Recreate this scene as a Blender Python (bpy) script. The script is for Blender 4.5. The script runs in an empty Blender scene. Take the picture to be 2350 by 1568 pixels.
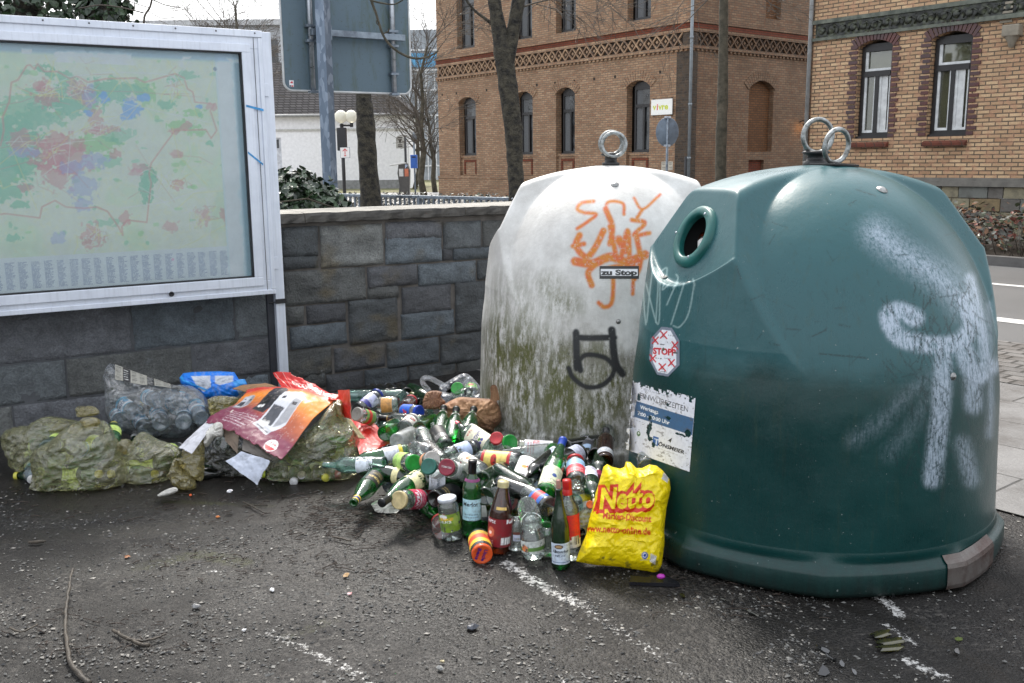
import bpy, bmesh, math, random
import numpy as np
from math import sin, cos, pi, radians, atan2, sqrt
from mathutils import Vector, Matrix
from mathutils.bvhtree import BVHTree
from mathutils.geometry import tessellate_polygon
random.seed(7); rng = np.random.default_rng(7)
SC = bpy.context.scene; COL = SC.collection

# ---------------------------------------------------------------- camera, sky, sun, exposure
FPX, PIT, ROL, CX, CY, EYE = 2212.0, radians(10.6), radians(0.6), 1175.0, 784.0, 1.6
_f = np.array([0, cos(PIT), -sin(PIT)]); _r = np.array([1.0, 0, 0]); _u = np.cross(_r, _f)
CR = _r*cos(ROL)-_u*sin(ROL); CU = _u*cos(ROL)+_r*sin(ROL); CF = _f; CC = np.array([0, 0, EYE])
cd = bpy.data.cameras.new('camera'); cam = bpy.data.objects.new('camera', cd); COL.objects.link(cam)
cam.matrix_world = Matrix(((CR[0], CU[0], -CF[0], 0), (CR[1], CU[1], -CF[1], 0), (CR[2], CU[2], -CF[2], EYE), (0, 0, 0, 1)))
cd.sensor_width = 36; cd.lens = 36*FPX/2350; cd.clip_start = .05; cd.clip_end = 2000
SC.camera = cam
SUN_EL, SUN_AZ = radians(50), radians(-12)      # azimuth clockwise from +Y: the sun stands beyond the containers
w = bpy.data.worlds.new('World'); SC.world = w; w.use_nodes = True
wt = w.node_tree; bg = wt.nodes['Background']
sky = wt.nodes.new('ShaderNodeTexSky'); sky.sky_type = 'NISHITA'; sky.sun_disc = False
sky.sun_elevation = SUN_EL; sky.sun_rotation = SUN_AZ; sky.air_density = 1.2; sky.dust_density = 5.0; sky.ozone_density = 1
hs = wt.nodes.new('ShaderNodeHueSaturation'); hs.inputs['Saturation'].default_value = .35
wt.links.new(sky.outputs[0], hs.inputs['Color'])
cl = wt.nodes.new('ShaderNodeMix'); cl.data_type = 'RGBA'; cl.inputs[0].default_value = .5; cl.inputs[7].default_value = (6.6, 6.9, 7.4, 1)   # thin even cloud over the sky
wt.links.new(hs.outputs[0], cl.inputs[6]); wt.links.new(cl.outputs[2], bg.inputs[0]); bg.inputs[1].default_value = .15
sl = bpy.data.lights.new('sun', 'SUN'); sl.energy = 1.8; sl.angle = radians(11); sl.color = (1, .95, .87)
sun = bpy.data.objects.new('sun', sl); COL.objects.link(sun)
sd = Vector((sin(SUN_AZ)*cos(SUN_EL), cos(SUN_AZ)*cos(SUN_EL), sin(SUN_EL)))
sun.rotation_euler = sd.to_track_quat('Z', 'Y').to_euler(); sun.location = (0, 0, 20)
SC.view_settings.view_transform = 'Standard'; SC.view_settings.look = 'None'
SC.view_settings.exposure = 1.05; SC.view_settings.gamma = 1
SC.cycles.transparent_max_bounces = 24; SC.cycles.max_bounces = 10; SC.cycles.transmission_bounces = 8
SC.cycles.use_denoising = True

# ---------------------------------------------------------------- measuring: from a point of the photograph to the place
def ray(x, y): return CF + CR*((x-CX)/FPX) - CU*((y-CY)/FPX)
def at_z(x, y, z=0.0):
    d = ray(x, y); return CC + d*((z-EYE)/d[2])
def at_d(x, y, Y):
    d = ray(x, y); return CC + d*(Y/d[1])
def on_pl(x, y, p0, n):
    d = ray(x, y); n = np.array(n, float); return CC + d*(((np.array(p0)-CC)@n)/(d@n))
def proj(P):
    q = np.asarray(P)-CC; ww = q@CF; return CX+FPX*(q@CR)/ww, CY-FPX*(q@CU)/ww
Z1 = lambda x, y: (x*.2378, 803.2+y*.2378)
Z2 = lambda x, y: (373+x*.2378, 803.2+y*.2378)
Z3 = lambda x, y: (774.5+x*.2196, 831.9+y*.2196)
Z4 = lambda x, y: (1090.1+x*.27436, 918+y*.27436)
Z5 = lambda x, y: (803.2+x*.2195, 1004+y*.2195)
ZW = lambda x, y: (631.1+x*.2744, 459+y*.2744)

# ---------------------------------------------------------------- noise and canvases (numpy)
def _h(ix, iy, s):
    v = np.sin(ix*127.1+iy*311.7+s*74.7)*43758.5453
    return v-np.floor(v)
def vn(x, y, s=0):
    ix = np.floor(x); iy = np.floor(y); fx = x-ix; fy = y-iy
    fx = fx*fx*(3-2*fx); fy = fy*fy*(3-2*fy)
    return (_h(ix, iy, s)*(1-fx)+_h(ix+1, iy, s)*fx)*(1-fy)+(_h(ix, iy+1, s)*(1-fx)+_h(ix+1, iy+1, s)*fx)*fy
def fn(x, y, s=0, o=4):
    a = 0; am = .5; t = 0
    for i in range(o):
        a = a+am*vn(x*2**i, y*2**i, s+i*17); t += am; am *= .55
    return a/t
def lin(c):  # 0-255 sRGB to linear
    c = np.array(c, float)/255
    return np.where(c < .04045, c/12.92, ((c+.055)/1.055)**2.4)
_txt = {}
def text_tris(s, bold=0.0):
    k = (s, bold)
    if k in _txt: return _txt[k]
    c = bpy.data.curves.new('t', 'FONT'); c.body = s; c.size = 1; c.offset = bold; c.resolution_u = 3
    o = bpy.data.objects.new('t', c); COL.objects.link(o)
    dg = bpy.context.evaluated_depsgraph_get(); me = o.evaluated_get(dg).to_mesh(); me.calc_loop_triangles()
    v = np.array([x.co[:2] for x in me.vertices]).reshape(-1, 2); t = [tuple(x.vertices) for x in me.loop_triangles]
    wd = v[:, 0].max() if len(v) else 0
    o.to_mesh_clear(); bpy.data.objects.remove(o); bpy.data.curves.remove(c)
    _txt[k] = (v, t, wd); return _txt[k]
class Canvas:
    """a little colour field, origin bottom-left, addressed in its own units"""
    def __init__(s, x0, y0, x1, y1, step, col=(1, 1, 1)):
        s.x0, s.y0, s.step = x0, y0, step
        s.w = int(round((x1-x0)/step))+1; s.h = int(round((y1-y0)/step))+1
        s.X, s.Y = np.meshgrid(x0+np.arange(s.w)*step, y0+np.arange(s.h)*step)
        s.c = np.ones((s.h, s.w, 4)); s.c[..., :3] = col; s.c[..., 3] = 1
    def put(s, m, col, a=1.0):
        m = np.clip(m, 0, 1)*a
        s.c[..., :3] = s.c[..., :3]*(1-m[..., None])+np.array(col)[None, None, :3]*m[..., None]
    def hole(s, m): s.c[..., 3] = np.where(m > .5, 0, s.c[..., 3])
    def seg(s, pts):
        d = np.full(s.X.shape, 1e9)
        for (ax, ay), (bx, by) in zip(pts[:-1], pts[1:]):
            vx, vy = bx-ax, by-ay; L = vx*vx+vy*vy+1e-12
            t = np.clip(((s.X-ax)*vx+(s.Y-ay)*vy)/L, 0, 1)
            d = np.minimum(d, np.hypot(s.X-ax-t*vx, s.Y-ay-t*vy))
        return d
    def line(s, pts, wd, col, a=1.0, soft=None):
        soft = soft or s.step; s.put((wd/2-s.seg(pts))/soft+.5, col, a)
    def poly_mask(s, pts):
        m = np.zeros(s.X.shape, bool); n = len(pts)
        for i in range(n):
            (ax, ay), (bx, by) = pts[i], pts[(i+1) % n]
            if ay == by: continue
            c = ((ay > s.Y) != (by > s.Y)) & (s.X < (bx-ax)*(s.Y-ay)/(by-ay)+ax); m ^= c
        return m.astype(float)
    def poly(s, pts, col, a=1.0): s.put(s.poly_mask(pts), col, a)
    def rect(s, x0, y0, x1, y1, col, a=1.0): s.put(((s.X >= x0) & (s.X <= x1) & (s.Y >= y0) & (s.Y <= y1)).astype(float), col, a)
    def ell(s, x, y, rx, ry, col, a=1.0, soft=.05): s.put((1-np.hypot((s.X-x)/rx, (s.Y-y)/ry))/soft+.5, col, a)
    def text(s, t, x, y, size, col, rot=0.0, bold=0.0, width=None, a=1.0, flipy=False, shear=0.0):
        v, tr, wd = text_tris(t, bold)
        if not len(v): return
        kx = size if width is None else width/wd
        q = np.c_[(v[:, 0]+shear*v[:, 1])*kx, v[:, 1]*size*(-1 if flipy else 1)]
        c, n = cos(rot), sin(rot); q = np.c_[q[:, 0]*c-q[:, 1]*n+x, q[:, 0]*n+q[:, 1]*c+y]
        m = np.zeros(s.X.shape)
        for a_, b_, c_ in tr:
            P = q[[a_, b_, c_]]
            i0 = max(int((P[:, 0].min()-s.x0)/s.step)-1, 0); i1 = min(int((P[:, 0].max()-s.x0)/s.step)+2, s.w)
            j0 = max(int((P[:, 1].min()-s.y0)/s.step)-1, 0); j1 = min(int((P[:, 1].max()-s.y0)/s.step)+2, s.h)
            if i1 <= i0 or j1 <= j0: continue
            X = s.X[j0:j1, i0:i1]; Y = s.Y[j0:j1, i0:i1]
            def ed(p, r): return (r[0]-p[0])*(Y-p[1])-(r[1]-p[1])*(X-p[0])
            e0, e1, e2 = ed(P[0], P[1]), ed(P[1], P[2]), ed(P[2], P[0])
            ins = ((e0 >= 0) & (e1 >= 0) & (e2 >= 0)) | ((e0 <= 0) & (e1 <= 0) & (e2 <= 0))
            m[j0:j1, i0:i1] = np.maximum(m[j0:j1, i0:i1], ins)
        s.put(m, col, a)
    def lines_of_text(s, x0, y0, x1, y1, n, col, a=.6, seed=0):
        r = np.random.default_rng(seed)
        for i in range(n):
            y = y1-(y1-y0)*(i+.5)/n; x = x0; e = x0+(x1-x0)*r.uniform(.6, 1)
            while x < e:
                q = x+(x1-x0)*r.uniform(.06, .2); s.rect(x, y-(y1-y0)/n*.22, min(q, e), y+(y1-y0)/n*.22, col, a); x = q+(x1-x0)*.03
    def barcode(s, x0, y0, x1, y1, seed=1):
        r = np.random.default_rng(seed); s.rect(x0, y0, x1, y1, (.8, .8, .8)); k = 12
        for i in range(k):
            if r.random() < .6: a = x0+(x1-x0)*(i+.2)/k; s.rect(a, y0, a+(x1-x0)/k*.6, y1, (.03, .03, .03))
    def samp(s, x, y):
        i = np.clip((np.asarray(x)-s.x0)/s.step, 0, s.w-1.001); j = np.clip((np.asarray(y)-s.y0)/s.step, 0, s.h-1.001)
        a = i.astype(int); b = j.astype(int); fx = (i-a)[..., None]; fy = (j-b)[..., None]
        return (s.c[b, a]*(1-fx)+s.c[b, a+1]*fx)*(1-fy)+(s.c[b+1, a]*(1-fx)+s.c[b+1, a+1]*fx)*fy
def curve(pts, n=10):
    """Catmull-Rom through points (any dimension)"""
    P = [np.array(p, float) for p in pts]; P = [2*P[0]-P[1]]+P+[2*P[-1]-P[-2]]; out = []
    for i in range(1, len(P)-2):
        for k in range(n):
            t = k/n; a, b, c, d = P[i-1:i+3]
            out.append(.5*((2*b)+(-a+c)*t+(2*a-5*b+4*c-d)*t*t+(-a+3*b-3*c+d)*t**3))
    out.append(P[-2]); return [tuple(o) for o in out]

# ---------------------------------------------------------------- mesh builder
class MB:
    def __init__(s): s.v = []; s.f = []; s.m = []; s.sm = []; s.col = []
    def add(s, vs, fs, mi=0, smooth=False, col=None):
        o = len(s.v); s.v.extend([tuple(map(float, p)) for p in vs])
        for f in fs: s.f.append(tuple(o+i for i in f)); s.m.append(mi); s.sm.append(smooth)
        if col is not None:
            while len(s.col) < o: s.col.append((1, 1, 1, 1))
            s.col.extend([tuple(col)]*len(vs) if np.ndim(col) == 1 else [tuple(c) for c in col])
        return s
    def box(s, x0, y0, z0, x1, y1, z1, mi=0, col=None, M=None):
        v = [Vector((x, y, z)) for z in (z0, z1) for y in (y0, y1) for x in (x0, x1)]
        if M is not None: v = [M @ p for p in v]
        return s.add(v, [(0, 2, 3, 1), (4, 5, 7, 6), (0, 1, 5, 4), (2, 6, 7, 3), (0, 4, 6, 2), (1, 3, 7, 5)], mi, False, col)
    def bbox(s, x0, y0, z0, x1, y1, z1, b=.005, mi=0, M=None):
        """box with bevelled edges"""
        bm = bmesh.new(); bmesh.ops.create_cube(bm, size=1)
        for v in bm.verts: v.co = Vector(((x0+x1)/2+v.co.x*(x1-x0), (y0+y1)/2+v.co.y*(y1-y0), (z0+z1)/2+v.co.z*(z1-z0)))
        bmesh.ops.bevel(bm, geom=bm.edges[:], offset=b, segments=2, affect='EDGES', profile=.6)
        bm.verts.index_update(); vs = [(M @ v.co if M is not None else v.co) for v in bm.verts]
        s.add(vs, [tuple(v.index for v in f.verts) for f in bm.faces], mi); bm.free(); return s
    def tube(s, pts, r, n=8, mi=0, cap=True, smooth=True, closed=False, col=None):
        P = [Vector(p) for p in pts]; k = len(P); R = [r]*k if np.ndim(r) == 0 else list(r)
        t0 = (P[1]-P[0]).normalized(); a = Vector((0, 0, 1)) if abs(t0.z) < .9 else Vector((1, 0, 0))
        nrm = t0.cross(a).normalized(); vs = []
        for i in range(k):
            if closed: t = (P[(i+1) % k]-P[i-1]).normalized()
            else: t = (P[min(i+1, k-1)]-P[max(i-1, 0)]).normalized()
            nrm = (nrm-t*nrm.dot(t)).normalized(); b = t.cross(nrm)
            for j in range(n):
                a_ = 2*pi*j/n; vs.append(P[i]+(nrm*cos(a_)+b*sin(a_))*R[i])
        fs = []
        for i in range(k if closed else k-1):
            for j in range(n): i2 = (i+1) % k; fs.append((i*n+j, i*n+(j+1) % n, i2*n+(j+1) % n, i2*n+j))
        if cap and not closed: fs += [tuple(range(n))[::-1], tuple(range((k-1)*n, k*n))]
        return s.add(vs, fs, mi, smooth, col)
    def lathe(s, prof, n=20, mi=0, smooth=True, M=None, a0=0, a1=2*pi, capb=True, capt=False, col=None):
        full = abs(a1-a0-2*pi) < 1e-6; k = n if full else n+1; vs = []
        for r, z in prof:
            for j in range(k):
                a = a0+(a1-a0)*j/n; p = Vector((r*cos(a), r*sin(a), z)); vs.append(M @ p if M is not None else p)
        fs = []
        for i in range(len(prof)-1):
            for j in range(n):
                j2 = (j+1) % k; fs.append((i*k+j, i*k+j2, (i+1)*k+j2, (i+1)*k+j))
        if capb and full: fs.append(tuple(range(k))[::-1])
        if capt and full: fs.append(tuple(range((len(prof)-1)*k, len(prof)*k)))
        return s.add(vs, fs, mi, smooth, col)
    def prism(s, poly, z0, z1, M=None, mi=0, col=None):
        """2-D polygon (x,y) extruded in z"""
        n = len(poly); tri = tessellate_polygon([[Vector((p[0], p[1], 0)) for p in poly]])
        vs = [Vector((p[0], p[1], z0)) for p in poly]+[Vector((p[0], p[1], z1)) for p in poly]
        if M is not None: vs = [M @ p for p in vs]
        fs = [t[::-1] for t in tri]+[tuple(n+i for i in t) for t in tri]
        fs += [(i, (i+1) % n, n+(i+1) % n, n+i) for i in range(n)]
        return s.add(vs, fs, mi, False, col)
    def grid(s, P, mi=0, smooth=True, col=None, keep=None):
        P = np.asarray(P, float); h, w_ = P.shape[:2]; fs = []
        for j in range(h-1):
            for i in range(w_-1):
                if keep is None or keep[j, i]: fs.append((j*w_+i, j*w_+i+1, (j+1)*w_+i+1, (j+1)*w_+i))
        return s.add(P.reshape(-1, 3), fs, mi, smooth, None if col is None else np.asarray(col).reshape(-1, 4))
    def sphere(s, c, r, n=12, mi=0, sc=(1, 1, 1), M=None):
        vs = []; k = n//2
        for i in range(k+1):
            for j in range(n):
                t = pi*i/k; a = 2*pi*j/n; p = Vector((c[0]+r*sc[0]*sin(t)*cos(a), c[1]+r*sc[1]*sin(t)*sin(a), c[2]+r*sc[2]*cos(t)))
                vs.append(M @ p if M is not None else p)
        return s.add(vs, [(i*n+j, (i+1)*n+j, (i+1)*n+(j+1) % n, i*n+(j+1) % n) for i in range(k) for j in range(n)], mi, True)
    def mesh(s, name, mats):
        me = bpy.data.meshes.new(name); nv = len(s.v); me.from_pydata(s.v, [], s.f)
        for m in (mats if isinstance(mats, (list, tuple)) else [mats]): me.materials.append(m)
        me.polygons.foreach_set('material_index', s.m); me.polygons.foreach_set('use_smooth', s.sm)
        if s.col:
            while len(s.col) < nv: s.col.append((1, 1, 1, 1))
            a = me.color_attributes.new('Col', 'FLOAT_COLOR', 'POINT'); a.data.foreach_set('color', np.array(s.col, dtype=np.float32).ravel())
        me.validate(); me.update(); return me
def _mk(name, data, parent=None, loc=(0, 0, 0), rz=0.0, mat=None):
    o = bpy.data.objects.new(name, data); COL.objects.link(o); o.parent = parent
    if mat is not None: o.matrix_world = mat
    else: o.location = loc; o.rotation_euler = (0, 0, rz)
    return o
def tag(o, label, cat, group=None):
    o['label'] = label; o['category'] = cat
    if group: o['group'] = group
    return o
def thing(name, label, cat, loc=(0, 0, 0), rz=0.0, group=None, mat=None):
    return tag(_mk(name, None, None, loc, rz, mat), label, cat, group)
def part(name, mb, mats, parent, label=None):
    o = _mk(name, mb if isinstance(mb, bpy.types.Mesh) else mb.mesh(name, mats), parent)
    if label: o['label'] = label
    return o
def solo(name, mb, mats, label, cat, loc=(0, 0, 0), rz=0.0, group=None, mat=None):
    return tag(_mk(name, mb if isinstance(mb, bpy.types.Mesh) else mb.mesh(name, mats), None, loc, rz, mat), label, cat, group)
def struct(name, mb, mats, kind='structure', loc=(0, 0, 0), rz=0.0):
    o = _mk(name, mb.mesh(name, mats), None, loc, rz); o['kind'] = kind; return o

# ---------------------------------------------------------------- materials
class NT:
    def __init__(s, name):
        s.mat = bpy.data.materials.new(name); s.mat.use_nodes = True; s.t = s.mat.node_tree; s.t.nodes.clear()
        s.out = s.t.nodes.new('ShaderNodeOutputMaterial')
    def n(s, typ, ins=None, out=0, **pr):
        nd = s.t.nodes.new('ShaderNode'+typ)
        for k, v in pr.items(): setattr(nd, k, v)
        for k, v in (ins or {}).items():
            sk = nd.inputs[k]
            if isinstance(v, bpy.types.NodeSocket): s.t.links.new(v, sk)
            else:
                if sk.type == 'RGBA' and len(v) == 3: v = (*v, 1)
                sk.default_value = v
        return nd.outputs[out]
    def co(s, kind='Object'): return s.n('TexCoord', out=kind)
    def noise(s, vec, scale, detail=4, rough=.55, dist=0.0, out=0):
        return s.n('TexNoise', {'Vector': vec, 'Scale': scale, 'Detail': detail, 'Roughness': rough, 'Distortion': dist}, out)
    def ramp(s, fac, stops, interp='LINEAR'):
        nd = s.t.nodes.new('ShaderNodeValToRGB'); s.t.links.new(fac, nd.inputs[0]); cr = nd.color_ramp; cr.interpolation = interp
        while len(cr.elements) < len(stops): cr.elements.new(.5)
        for e, (p, c) in zip(cr.elements, stops): e.position = p; e.color = (c, c, c, 1) if np.ndim(c) == 0 else (*c[:3], 1)
        return nd.outputs[0]
    def mix(s, f, a, b, mode='MIX'):
        nd = s.t.nodes.new('ShaderNodeMix'); nd.data_type = 'RGBA'; nd.blend_type = mode; nd.clamp_factor = True
        for sk, v in ((nd.inputs[0], f), (nd.inputs[6], a), (nd.inputs[7], b)):
            if isinstance(v, bpy.types.NodeSocket): s.t.links.new(v, sk)
            elif sk.type == 'RGBA': sk.default_value = (*v[:3], 1) if np.ndim(v) else (v, v, v, 1)
            else: sk.default_value = v
        return nd.outputs[2]
    def math(s, op, a, b=0.0, clamp=False):
        return s.n('Math', {0: a, 1: b}, operation=op, use_clamp=clamp)
    def attr(s, name, out=0): return s.n('Attribute', out=out, attribute_name=name)
    def bump(s, h, st=.3, dist=.01, nrm=None):
        i = {'Height': h, 'Strength': st, 'Distance': dist}
        if nrm is not None: i['Normal'] = nrm
        return s.n('Bump', i)
    def pbr(s, col, rough=.6, metal=0.0, nrm=None, spec=.5, **kw):
        i = {'Base Color': col, 'Roughness': rough, 'Metallic': metal, 'Specular IOR Level': spec}
        if nrm is not None: i['Normal'] = nrm
        i.update(kw); return s.n('BsdfPrincipled', i)
    def done(s, sh): s.t.links.new(sh, s.out.inputs[0]); return s.mat
def mat(name, col, rough=.6, metal=0.0, var=.25, vs=6.0, bs=40.0, bst=.15, spec=.5, col2=None, bd=.004, **kw):
    """plain procedural material: noise-varied colour, noise bump"""
    t = NT(name); c = t.co(); col = np.array(col, float)
    c2 = np.array(col2, float) if col2 is not None else col*(1-var)
    k = t.noise(c, vs, 5, .6)
    cc = t.mix(t.ramp(k, [(.35, 0), (.65, 1)]), c2, np.minimum(col*(1+var*.4), .95))
    b = t.noise(c, bs, 4, .6)
    r = t.math('ADD', t.math('MULTIPLY', k, .25), rough-.12, True)
    return t.done(t.pbr(cc, r, metal, t.bump(b, bst, bd), spec, **kw))
def vmat(name, rough=.5, spec=.5, bs=60.0, bst=.1, bd=.002, dirt=.15, metal=0.0, ds=30.0):
    """colour from the print/paint laid on the mesh, with procedural dirt and bump"""
    t = NT(name); c = t.co(); a = t.attr('Col')
    d = t.ramp(t.noise(c, ds, 6, .7), [(.45, 0), (.75, 1)])
    cc = t.mix(t.math('MULTIPLY', d, dirt), a, (.06, .055, .045))
    return t.done(t.pbr(cc, rough, metal, t.bump(t.noise(c, bs, 5, .6), bst, bd), spec))
def glass(name, tint, body, dif=.25, rough=.05, fres=1.5):
    """thin bottle wall: see-through tinted, reflecting, a little cloudy with dirt and wet drops"""
    t = NT(name); c = t.co()
    drop = t.ramp(t.n('TexVoronoi', {'Vector': c, 'Scale': 170.0}), [(.12, 1), (.35, 0)])
    n = t.noise(c, 22, 4, .6)
    nm = t.bump(t.math('ADD', t.math('MULTIPLY', drop, .5), n), .18, .004)
    tr = t.n('BsdfTransparent', {'Color': tint})
    df = t.n('MixShader', {0: .45, 1: t.n('BsdfDiffuse', {'Color': body, 'Normal': nm}), 2: t.n('BsdfTranslucent', {'Color': body})})
    dirt = t.ramp(t.noise(c, 14, 5, .65), [(.35, 0), (.8, 1)])
    b = t.n('MixShader', {0: t.math('ADD', t.math('MULTIPLY', dirt, dif*.8), dif*.6), 1: tr, 2: df})
    g = t.n('BsdfGlossy', {'Roughness': rough, 'Normal': nm, 'Color': (1, 1, 1)})
    fr = t.n('Fresnel', {'IOR': fres, 'Normal': nm})
    return t.done(t.n('MixShader', {0: t.math('ADD', fr, .035), 1: b, 2: g}))
def film(name, tint, body, dif=.45, rough=.12, scale=14, bst=.8):
    """thin sack film: clear where seen face-on, milky where it folds away, with sharp crumple facets"""
    t = NT(name); c = t.co(); wv = t.n('VectorMath', {0: c, 1: t.n('VectorMath', {0: t.noise(c, 6, 3, .5, 0, 1), 1: (.12, .12, .12)}, operation='MULTIPLY')}, operation='ADD')
    fac = t.n('TexVoronoi', {'Vector': t.n('Mapping', {'Vector': wv, 'Scale': (1, 1, 1.7), 'Rotation': (.3, .4, .1)}), 'Scale': scale*.9})
    st = t.noise(t.n('Mapping', {'Vector': wv, 'Scale': (4, 4, 30), 'Rotation': (.5, .35, .2)}), 2.2, 4, .6, .6)
    nm = t.bump(fac, bst, .035); nm = t.bump(st, .7, .016, nm)
    face = t.n('LayerWeight', {'Blend': .5, 'Normal': nm}, 1)
    edge = t.math('MULTIPLY', t.math('POWER', face, 2.6), .55)
    tr = t.n('BsdfTransparent', {'Color': tint})
    df = t.n('MixShader', {0: .5, 1: t.n('BsdfDiffuse', {'Color': body, 'Normal': nm}), 2: t.n('BsdfTranslucent', {'Color': body, 'Normal': nm})})
    b = t.n('MixShader', {0: t.math('ADD', edge, dif*.30, True), 1: tr, 2: df})
    g = t.n('BsdfGlossy', {'Roughness': rough, 'Normal': nm})
    return t.done(t.n('MixShader', {0: t.math('ADD', t.math('MULTIPLY', t.n('Fresnel', {'IOR': 1.6, 'Normal': nm}), 1.2), .05, True), 1: b, 2: g}))
# ================================================================= SETTING
SD = np.array([-.625, .78, 0.0]); SN = np.array([.78, .625, 0.0])     # along the street, and across it
ANG_S = atan2(SD[1], SD[0])
def sn(s, n, z=0.0): return tuple(SD*s+SN*n+np.array([0, 0, z]))

def m_asphalt(name, near=True):
    t = NT(name); c = t.co()
    big = t.noise(c, .9, 5, .6); mid = t.noise(c, 7, 5, .65); fine = t.noise(c, 240, 3, .7)
    vo = t.n('TexVoronoi', {'Vector': c, 'Scale': 75.0, 'Randomness': 1.0}); vc = t.n('TexVoronoi', {'Vector': c, 'Scale': 75.0}, 1)
    vo2 = t.n('TexVoronoi', {'Vector': c, 'Scale': 150.0}); vc2 = t.n('TexVoronoi', {'Vector': c, 'Scale': 150.0}, 1)
    sv = t.n('SeparateColor', {0: vc}); sv2 = t.n('SeparateColor', {0: vc2})
    st = t.mix(t.ramp(sv, [(.55, 0), (.92, 1)]), (.0085, .0075, .0065), (.098, .090, .080))
    st2 = t.mix(t.ramp(sv2, [(.5, 0), (.95, 1)]), (.0075, .0065, .0058), (.085, .078, .069))
    col = t.mix(t.ramp(mid, [(.4, 0), (.6, 1)]), st, st2)
    col = t.mix(t.ramp(fine, [(.35, .55), (.7, 0)]), col, (.012, .011, .011))
    a = t.n('SeparateColor', {0: t.attr('Col')}); a2 = t.n('SeparateColor', {0: t.attr('Col')}, 1); a3 = t.n('SeparateColor', {0: t.attr('Col')}, 2)
    # r: worn road paint, g: moss, b: wet mud
    chip = t.noise(c, 55, 5, .75)
    pm = t.ramp(t.math('ADD', t.math('MULTIPLY', a, .42), t.math('MULTIPLY', chip, .62)), [(.62, 0), (.66, 1)])
    mm = t.ramp(t.math('ADD', t.math('MULTIPLY', a2, .6), t.math('MULTIPLY', t.noise(c, 28, 5, .8), .5)), [(.62, 0), (.8, 1)])
    mud = t.ramp(t.math('ADD', t.math('MULTIPLY', a3, .75), t.math('MULTIPLY', mid, .35)), [(.35, 0), (.75, 1)])
    mudc = t.mix(t.ramp(t.noise(c, 60, 5, .7), [(.4, 0), (.65, 1)]), (.010, .009, .008), (.045, .038, .030))
    col = t.mix(t.math('MULTIPLY', mud, .8), col, mudc)
    col = t.mix(t.math('MULTIPLY', mm, .8), col, (.05, .055, .012))
    col = t.mix(t.ramp(t.noise(c, 2.2, 5, .65), [(.44, .0), (.58, .8)]), col, (.008, .007, .006))
    col = t.mix(t.math('MULTIPLY', pm, .9), col, (.58, .57, .55))
    rough = t.ramp(big, [(.42, .40), (.62, .75)])
    rough = t.mix(t.math('MULTIPLY', mud, .7), rough, .26); rough = t.mix(pm, rough, .5)
    h = t.math('ADD', t.math('MULTIPLY', t.ramp(vo, [(0, 1), (.6, 0)]), .7), t.math('MULTIPLY', t.ramp(vo2, [(0, 1), (.6, 0)]), .4))
    h = t.math('ADD', h, t.math('MULTIPLY', fine, .3))
    h = t.mix(t.math('MULTIPLY', mud, .5), h, fine); col = t.mix(t.ramp(t.noise(c, 35, 4, .7), [(.38, .55), (.55, 0)]), col, (.009, .008, .0075))
    nm = t.bump(h, .75, .006, t.bump(mid, .35, .02))
    return t.done(t.pbr(col, rough, 0, nm, .32))
M_ASPH = m_asphalt('wet_coarse_asphalt')

# near ground, with worn paint arcs, moss and mud as laid on it
gx = np.concatenate([np.linspace(-60, -4.2, 8), np.linspace(-4, 4, 400), np.linspace(4.2, 60, 8)])
gy = np.concatenate([np.linspace(-8, 1.4, 6), np.linspace(1.6, 9, 380), np.linspace(9.2, 150, 14)])
GX, GY = np.meshgrid(gx, gy)
GZ = np.zeros_like(GX)
PX = CX+FPX*((GX*CR[0]+GY*CR[1]+(GZ-EYE)*CR[2])/np.maximum(GX*CF[0]+GY*CF[1]+(GZ-EYE)*CF[2], .05))
PY = CY-FPX*((GX*CU[0]+GY*CU[1]+(GZ-EYE)*CU[2])/np.maximum(GX*CF[0]+GY*CF[1]+(GZ-EYE)*CF[2], .05))
def gseg(pts, wd):
    pts = [tuple(at_z(*p)[:2]) for p in pts]; d = np.full(GX.shape, 1e9)
    for (ax, ay), (bx, by) in zip(pts[:-1], pts[1:]):
        vx, vy = bx-ax, by-ay; L = vx*vx+vy*vy+1e-9; tt = np.clip(((GX-ax)*vx+(GY-ay)*vy)/L, 0, 1)
        d = np.minimum(d, np.hypot(GX-ax-tt*vx, GY-ay-tt*vy))
    return np.clip((wd-d)/(wd*.8), 0, 1)
paint = np.zeros_like(GX)
for pts, wd, a in [([(1165, 1290), (1230, 1335), (1330, 1385)], .10, .80), ([(1330, 1385), (1430, 1455), (1520, 1500)], .09, .68), ([(1540, 1520), (1600, 1560)], .08, .6),
                   ([(1985, 1345), (2045, 1390), (2065, 1410)], .07, .86), ([(2030, 1430), (2100, 1475)], .05, .8), ([(2085, 1515), (2160, 1550)], .08, .80),
                   ([(620, 1450), (790, 1530), (860, 1565)], .08, .72), ([(475, 1310), (500, 1310)], .05, .7), ([(1290, 1560), (1330, 1568)], .05, .7)]:
    paint = np.maximum(paint, gseg(pts, wd)*a)
moss = np.zeros_like(GX)
for pts, wd, a in [([(330, 1300), (460, 1270), (560, 1290)], .16, .75), ([(640, 1470), (760, 1420)], .14, .65), ([(380, 1150), (620, 1160)], .07, .8), ([(1120, 1470), (1290, 1480)], .16, .6), ([(220, 1540), (330, 1530)], .1, .6)]:
    moss = np.maximum(moss, gseg(pts, wd)*a)
mud = np.zeros_like(GX)
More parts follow.
